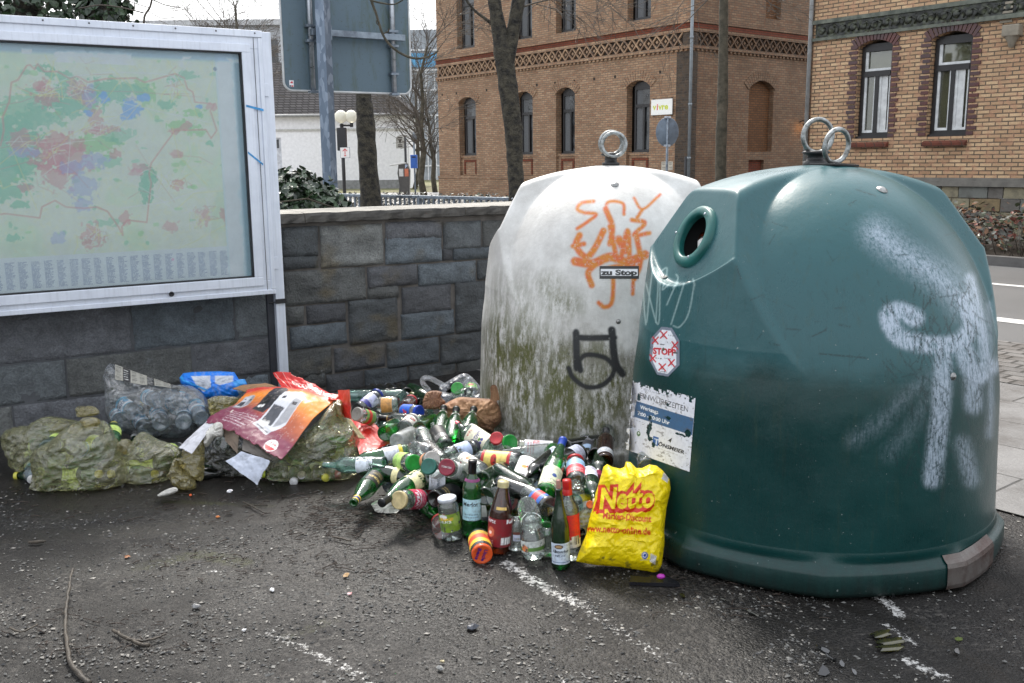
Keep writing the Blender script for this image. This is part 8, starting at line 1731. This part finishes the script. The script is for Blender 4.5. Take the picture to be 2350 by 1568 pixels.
# ================================================================= LITTER, CHIPS, TWIGS
M_CH = [mat('grey_chip', (.12, .118, .11), .45, vs=80, bs=200), mat('dark_chip', (.03, .03, .03), .4, vs=80, bs=200), mat('pale_chip', (.24, .225, .20), .5, vs=80, bs=200)]
gr = np.random.default_rng(5); mb = MB(); n_ = 0
oct_f = [(0, 2, 4), (2, 1, 4), (1, 3, 4), (3, 0, 4), (2, 0, 5), (1, 2, 5), (3, 1, 5), (0, 3, 5)]
while n_ < 12000:
    px_, py_ = gr.uniform(-40, 2390), gr.uniform(1080, 1600)
    dens = .06+.94*np.clip(fn(np.array(px_/120.), np.array(py_/50.), 3)*5-2.1, 0, 1)
    if px_ < 900 and py_ > 1200: dens += .12
    if px_ > 1900: dens *= .35
    if gr.random() > dens: continue
    p = at_z(px_, py_, 0); s_ = .0018+gr.random()**3*.0075; a = gr.uniform(0, pi); c_, sn_ = cos(a), sin(a); sx, sy, sz = s_*gr.uniform(.8, 1.5), s_*gr.uniform(.5, 1), s_*gr.uniform(.25, .6)
    z0 = sz*.3-.002
    v = [(sx, 0, 0), (-sx, 0, gr.normal(0, sz*.3)), (0, sy, 0), (sx*.2, -sy, gr.normal(0, sz*.3)), (sx*.2*gr.normal(), 0, sz), (0, 0, -sz)]
    mb.add([(p[0]+x*c_-y*sn_, p[1]+x*sn_+y*c_, z0+zz_) for x, y, zz_ in v], oct_f, int(gr.choice([0, 0, 0, 1, 1, 2]))); n_ += 1
struct('loose_chippings', mb, M_CH, 'stuff')
M_LF = mat('rotting_debris', (.035, .022, .015), .7, vs=60)
mb = MB()
for (x0, y0, x1, y1, n) in [(1000*1.0, 1120, 1400*0+1000, 1200, 0), (640, 1130, 1000, 1240, 260), (0, 1080, 640, 1200, 160), (300, 1230, 900, 1330, 120), (1480, 1290, 1900, 1420, 60), (0, 1400, 500, 1500, 90), (700, 1150, 1000, 1215, 260)]:
    for i in range(n):
        x, y = rg.uniform(x0, x1), rg.uniform(y0, y1); p = at_z(x, y, .003); a = rg.gauss(0, .8); L = rg.uniform(.01, .05)*(2.2 if rg.random() < .15 else 1); m = Vector((p[0]+cos(a)*L*.5, p[1]+sin(a)*L*.5+rg.gauss(0, .004), .006)); mb.tube([(p[0], p[1], .002), m, (p[0]+cos(a)*L, p[1]+sin(a)*L, .003)], rg.uniform(.0008, .0024), 4)
struct('twig_litter', mb, M_LF, 'stuff')
def gtube(name, label, cat, paths, m):
    b = at_z(*paths[0][0][:2], 0); mb = MB()
    for pts in paths:
        P = [Vector(at_z(x, y, z_))-Vector((b[0], b[1], 0)) for x, y, z_, r_ in pts]; P = [Vector(q) for q in curve(P, 5)]; R_ = np.interp(np.linspace(0, 1, len(P)), np.linspace(0, 1, len(pts)), [q[3] for q in pts]); P = [q+Vector((rg.gauss(0, .0022), rg.gauss(0, .0022), 0)) for q in P]; mb.tube(P, [q*rg.uniform(.85, 1.2) for q in R_], 8)
    return solo(name, mb, m, label, cat, (b[0], b[1], 0))
M_STK2 = mat('wet_stick_bark', (.055, .043, .03), .6, vs=30, bs=90, bst=.8, col2=(.02, .016, .012))
gtube('stick', 'long crooked stick lying toward the viewer at the lower left', 'stick', [[(205, 1568, .006, .008), (180, 1545, .01, .008), (158, 1510, .012, .007), (150, 1440, .014, .0065), (152, 1385, .03, .006), (160, 1340, .05, .005), (168, 1304, .07, .0055)]], M_STK2)
gtube('stick', 'curved forked twig right of the long crooked stick', 'stick', [[(262, 1446, .01, .006), (285, 1462, .01, .0055), (320, 1470, .01, .005), (355, 1466, .01, .004), (380, 1455, .012, .003)], [(290, 1463, .008, .006), (315, 1476, .008, .006), (342, 1482, .008, .0065)]], M_STK2)
gtube('stick', 'short dark twig at the bottom left edge', 'stick', [[(22, 1440, .01, .004), (50, 1450, .012, .003), (88, 1432, .01, .003)]], M_STK2)
gtube('stick', 'thin dark twig left of the white crumpled paper', 'stick', [[(560, 1152, .01, .003), (585, 1165, .01, .004), (610, 1178, .008, .003)]], M_STK2)
gtube('stick', 'short knobbly twig on the asphalt below the crumpled paper', 'stick', [[(760, 1232, .006, .003), (785, 1236, .01, .005), (805, 1242, .006, .004)]], M_STK2)
gtube('stick', 'dark wet bark piece near the puddle edge', 'stick', [[(65, 1245, .006, .005), (85, 1244, .01, .008), (108, 1242, .006, .004)]], M_STK2)
def shard(name, label, cat, px, py, s_, m, seed, tilt=.3, n=6, th=.003, grp=None):
    R_ = random.Random(seed); b = at_z(px, py, 0); pts = [(s_*R_.uniform(.6, 1.2)*cos(2*pi*i/n), s_*R_.uniform(.35, .8)*sin(2*pi*i/n)) for i in range(n)]
    mb = MB(); mb.prism(pts, 0, th, M=Matrix.Translation((0, 0, s_*abs(sin(tilt))*.6+.001)) @ Matrix.Rotation(tilt, 4, 'X') @ Matrix.Rotation(R_.uniform(-.3, .3), 4, 'Y')); return solo(name, mb, m, label, cat, (b[0], b[1], 0), R_.uniform(0, 3), grp)
MG = mat('olive_glass_shard', (.05, .045, .008), .08, spec=.9, vs=20, bst=.03, col2=(.01, .012, .004)); MD = mat('black_glass_shard', (.012, .012, .013), .1, spec=.9, bst=.03); MW = mat('white_fragment', (.72, .72, .72), .4)
def curved_shard(label, px, py, L, ang, seed, m):
    R_ = random.Random(seed); b = at_z(px, py, 0); mb = MB(); P = np.zeros((7, 9, 3))
    for j in range(7):
        for i in range(9): a = -.55+1.1*j/6; P[j, i] = (L*(i/8-.5)*(1-.4*abs(j-3)/3*R_.uniform(.6, 1))+.01*((j*7+seed) % 3), .038*sin(a), .038*cos(a)-.026)
    P[..., 2] += .002; P[..., 0] += (fn(P[..., 0]*90, P[..., 1]*90, seed)-.5)*.012; mb.grid(P); Q = P.copy(); Q[..., 2] -= .003; mb.grid(Q)
    return solo('glass_shard', mb, m, label, 'shard', (b[0], b[1], 0), ang)
curved_shard('largest curved olive shard of a broken bottle at the lower right', 2035, 1478, .10, .25, 1, MG); curved_shard('olive shard leaning over the largest one at the lower right', 2015, 1462, .08, .5, 2, MG); curved_shard('narrow olive shard in front of the largest one', 2035, 1492, .09, .1, 3, MG)
sh = [(1700, 1316, 'dark glass shard under the foot of the green container'), (1565, 1370, 'black flat shard between tray and olive leaf'), (1660, 1380, 'olive leaf-shaped shard on the asphalt below the green container'), (1722, 1410, 'tiny black shard right of the olive leaf-shaped one'), (1880, 1490, 'pair-forming dark shard, upper one, below the green container'), (1893, 1497, 'shiny dark shard beside the upper dark shard'),
      (1907, 1515, 'long black shard at the bottom right centre'), (1930, 1528, 'black shard with white edge below the long black shard'), (1960, 1548, 'dark ring-like shard at the bottom edge'), (1890, 1546, 'dull black shard at the bottom edge left of the ring-like shard'), (2194, 1498, 'small grey shard at far right bottom'), (2050, 1372, 'black speck shard beside the worn paint patch')]
for i, (x, y, l_) in enumerate(sh): shard('glass_shard', l_, 'shard', x, y, .018 if i % 3 else .026, MG if 'olive' in l_ else MD, i+5, .5)
for i, (x, y, l_, s_, m_) in enumerate([(1085, 1443, 'angular dark blue stone in the middle of the foreground', .022, mat('slate_stone', (.06, .065, .08), .4)), (625, 1356, 'bright white chip left of the centre foreground', .013, MW), (803, 1365, 'white and red plastic fragment in the middle foreground', .011, mat('red_white_plastic', (.7, .12, .1), .3, col2=(.8, .8, .8), vs=60)), (560, 1448, 'white chip near the curved forked twig', .010, MW),
      (450, 1395, 'grey angular stone left of the centre foreground', .018, mat('grey_stone', (.22, .22, .22), .5)), (1015, 1520, 'small pale yellow pebble at the bottom centre', .009, mat('yellow_pebble', (.45, .38, .22), .5)), (500, 1188, 'orange cigarette end by the shallow puddle', .010, mat('orange_filter', (.65, .22, .06), .5)), (437, 1138, 'orange-red stub in front of the small yellow sack', .010, mat('red_filter', (.7, .12, .03), .5)),
      (795, 1323, 'dry tan leaf scrap in the middle foreground', .018, mat('tan_leaf', (.36, .22, .09), .6)), (292, 1280, 'orange-brown leaf scrap left foreground', .016, mat('rust_leaf', (.32, .13, .05), .6)), (1010, 1566-30, 'grey stone near the bottom centre', .014, mat('grey_stone', (.25, .25, .24), .5)), (2120, 1355, 'small white-grey stone by the rusty corner guard', .012, MW), (1895, 1345, 'small moss clump against the foot of the green container', .016, mat('moss', (.10, .13, .03), .8)), (2200, 1470, 'small moss tuft in the crack at far right', .014, mat('moss', (.10, .13, .03), .8)), (1930, 1360, 'white bead-like stone below the container foot', .009, MW), (1740, 1300, 'brown leaf under the rim of the green container', .02, mat('dark_leaf', (.14, .04, .025), .6))]):
    k_ = 'pebble' if ('stone' in l_ or 'chip' in l_ or 'pebble' in l_) else ('leaf' if 'leaf' in l_ else ('moss_clump' if 'moss' in l_ else 'litter_fragment'))
    b = at_z(x, y, 0); mb = MB(); R_ = random.Random(i); mb.sphere((0, 0, s_*.35), s_, 9, sc=(1, .65, .5 if 'leaf' not in l_ else .12)); mb.v = [(q[0]+R_.gauss(0, s_*.12), q[1]+R_.gauss(0, s_*.1), max(q[2]+R_.gauss(0, s_*.08), 0)) for q in mb.v]; mb.sm = [False]*len(mb.f)
    solo(k_, mb, m_, l_, k_.replace('_', ' ').replace('litter fragment', 'litter'), (b[0], b[1], 0), R_.uniform(0, 3))
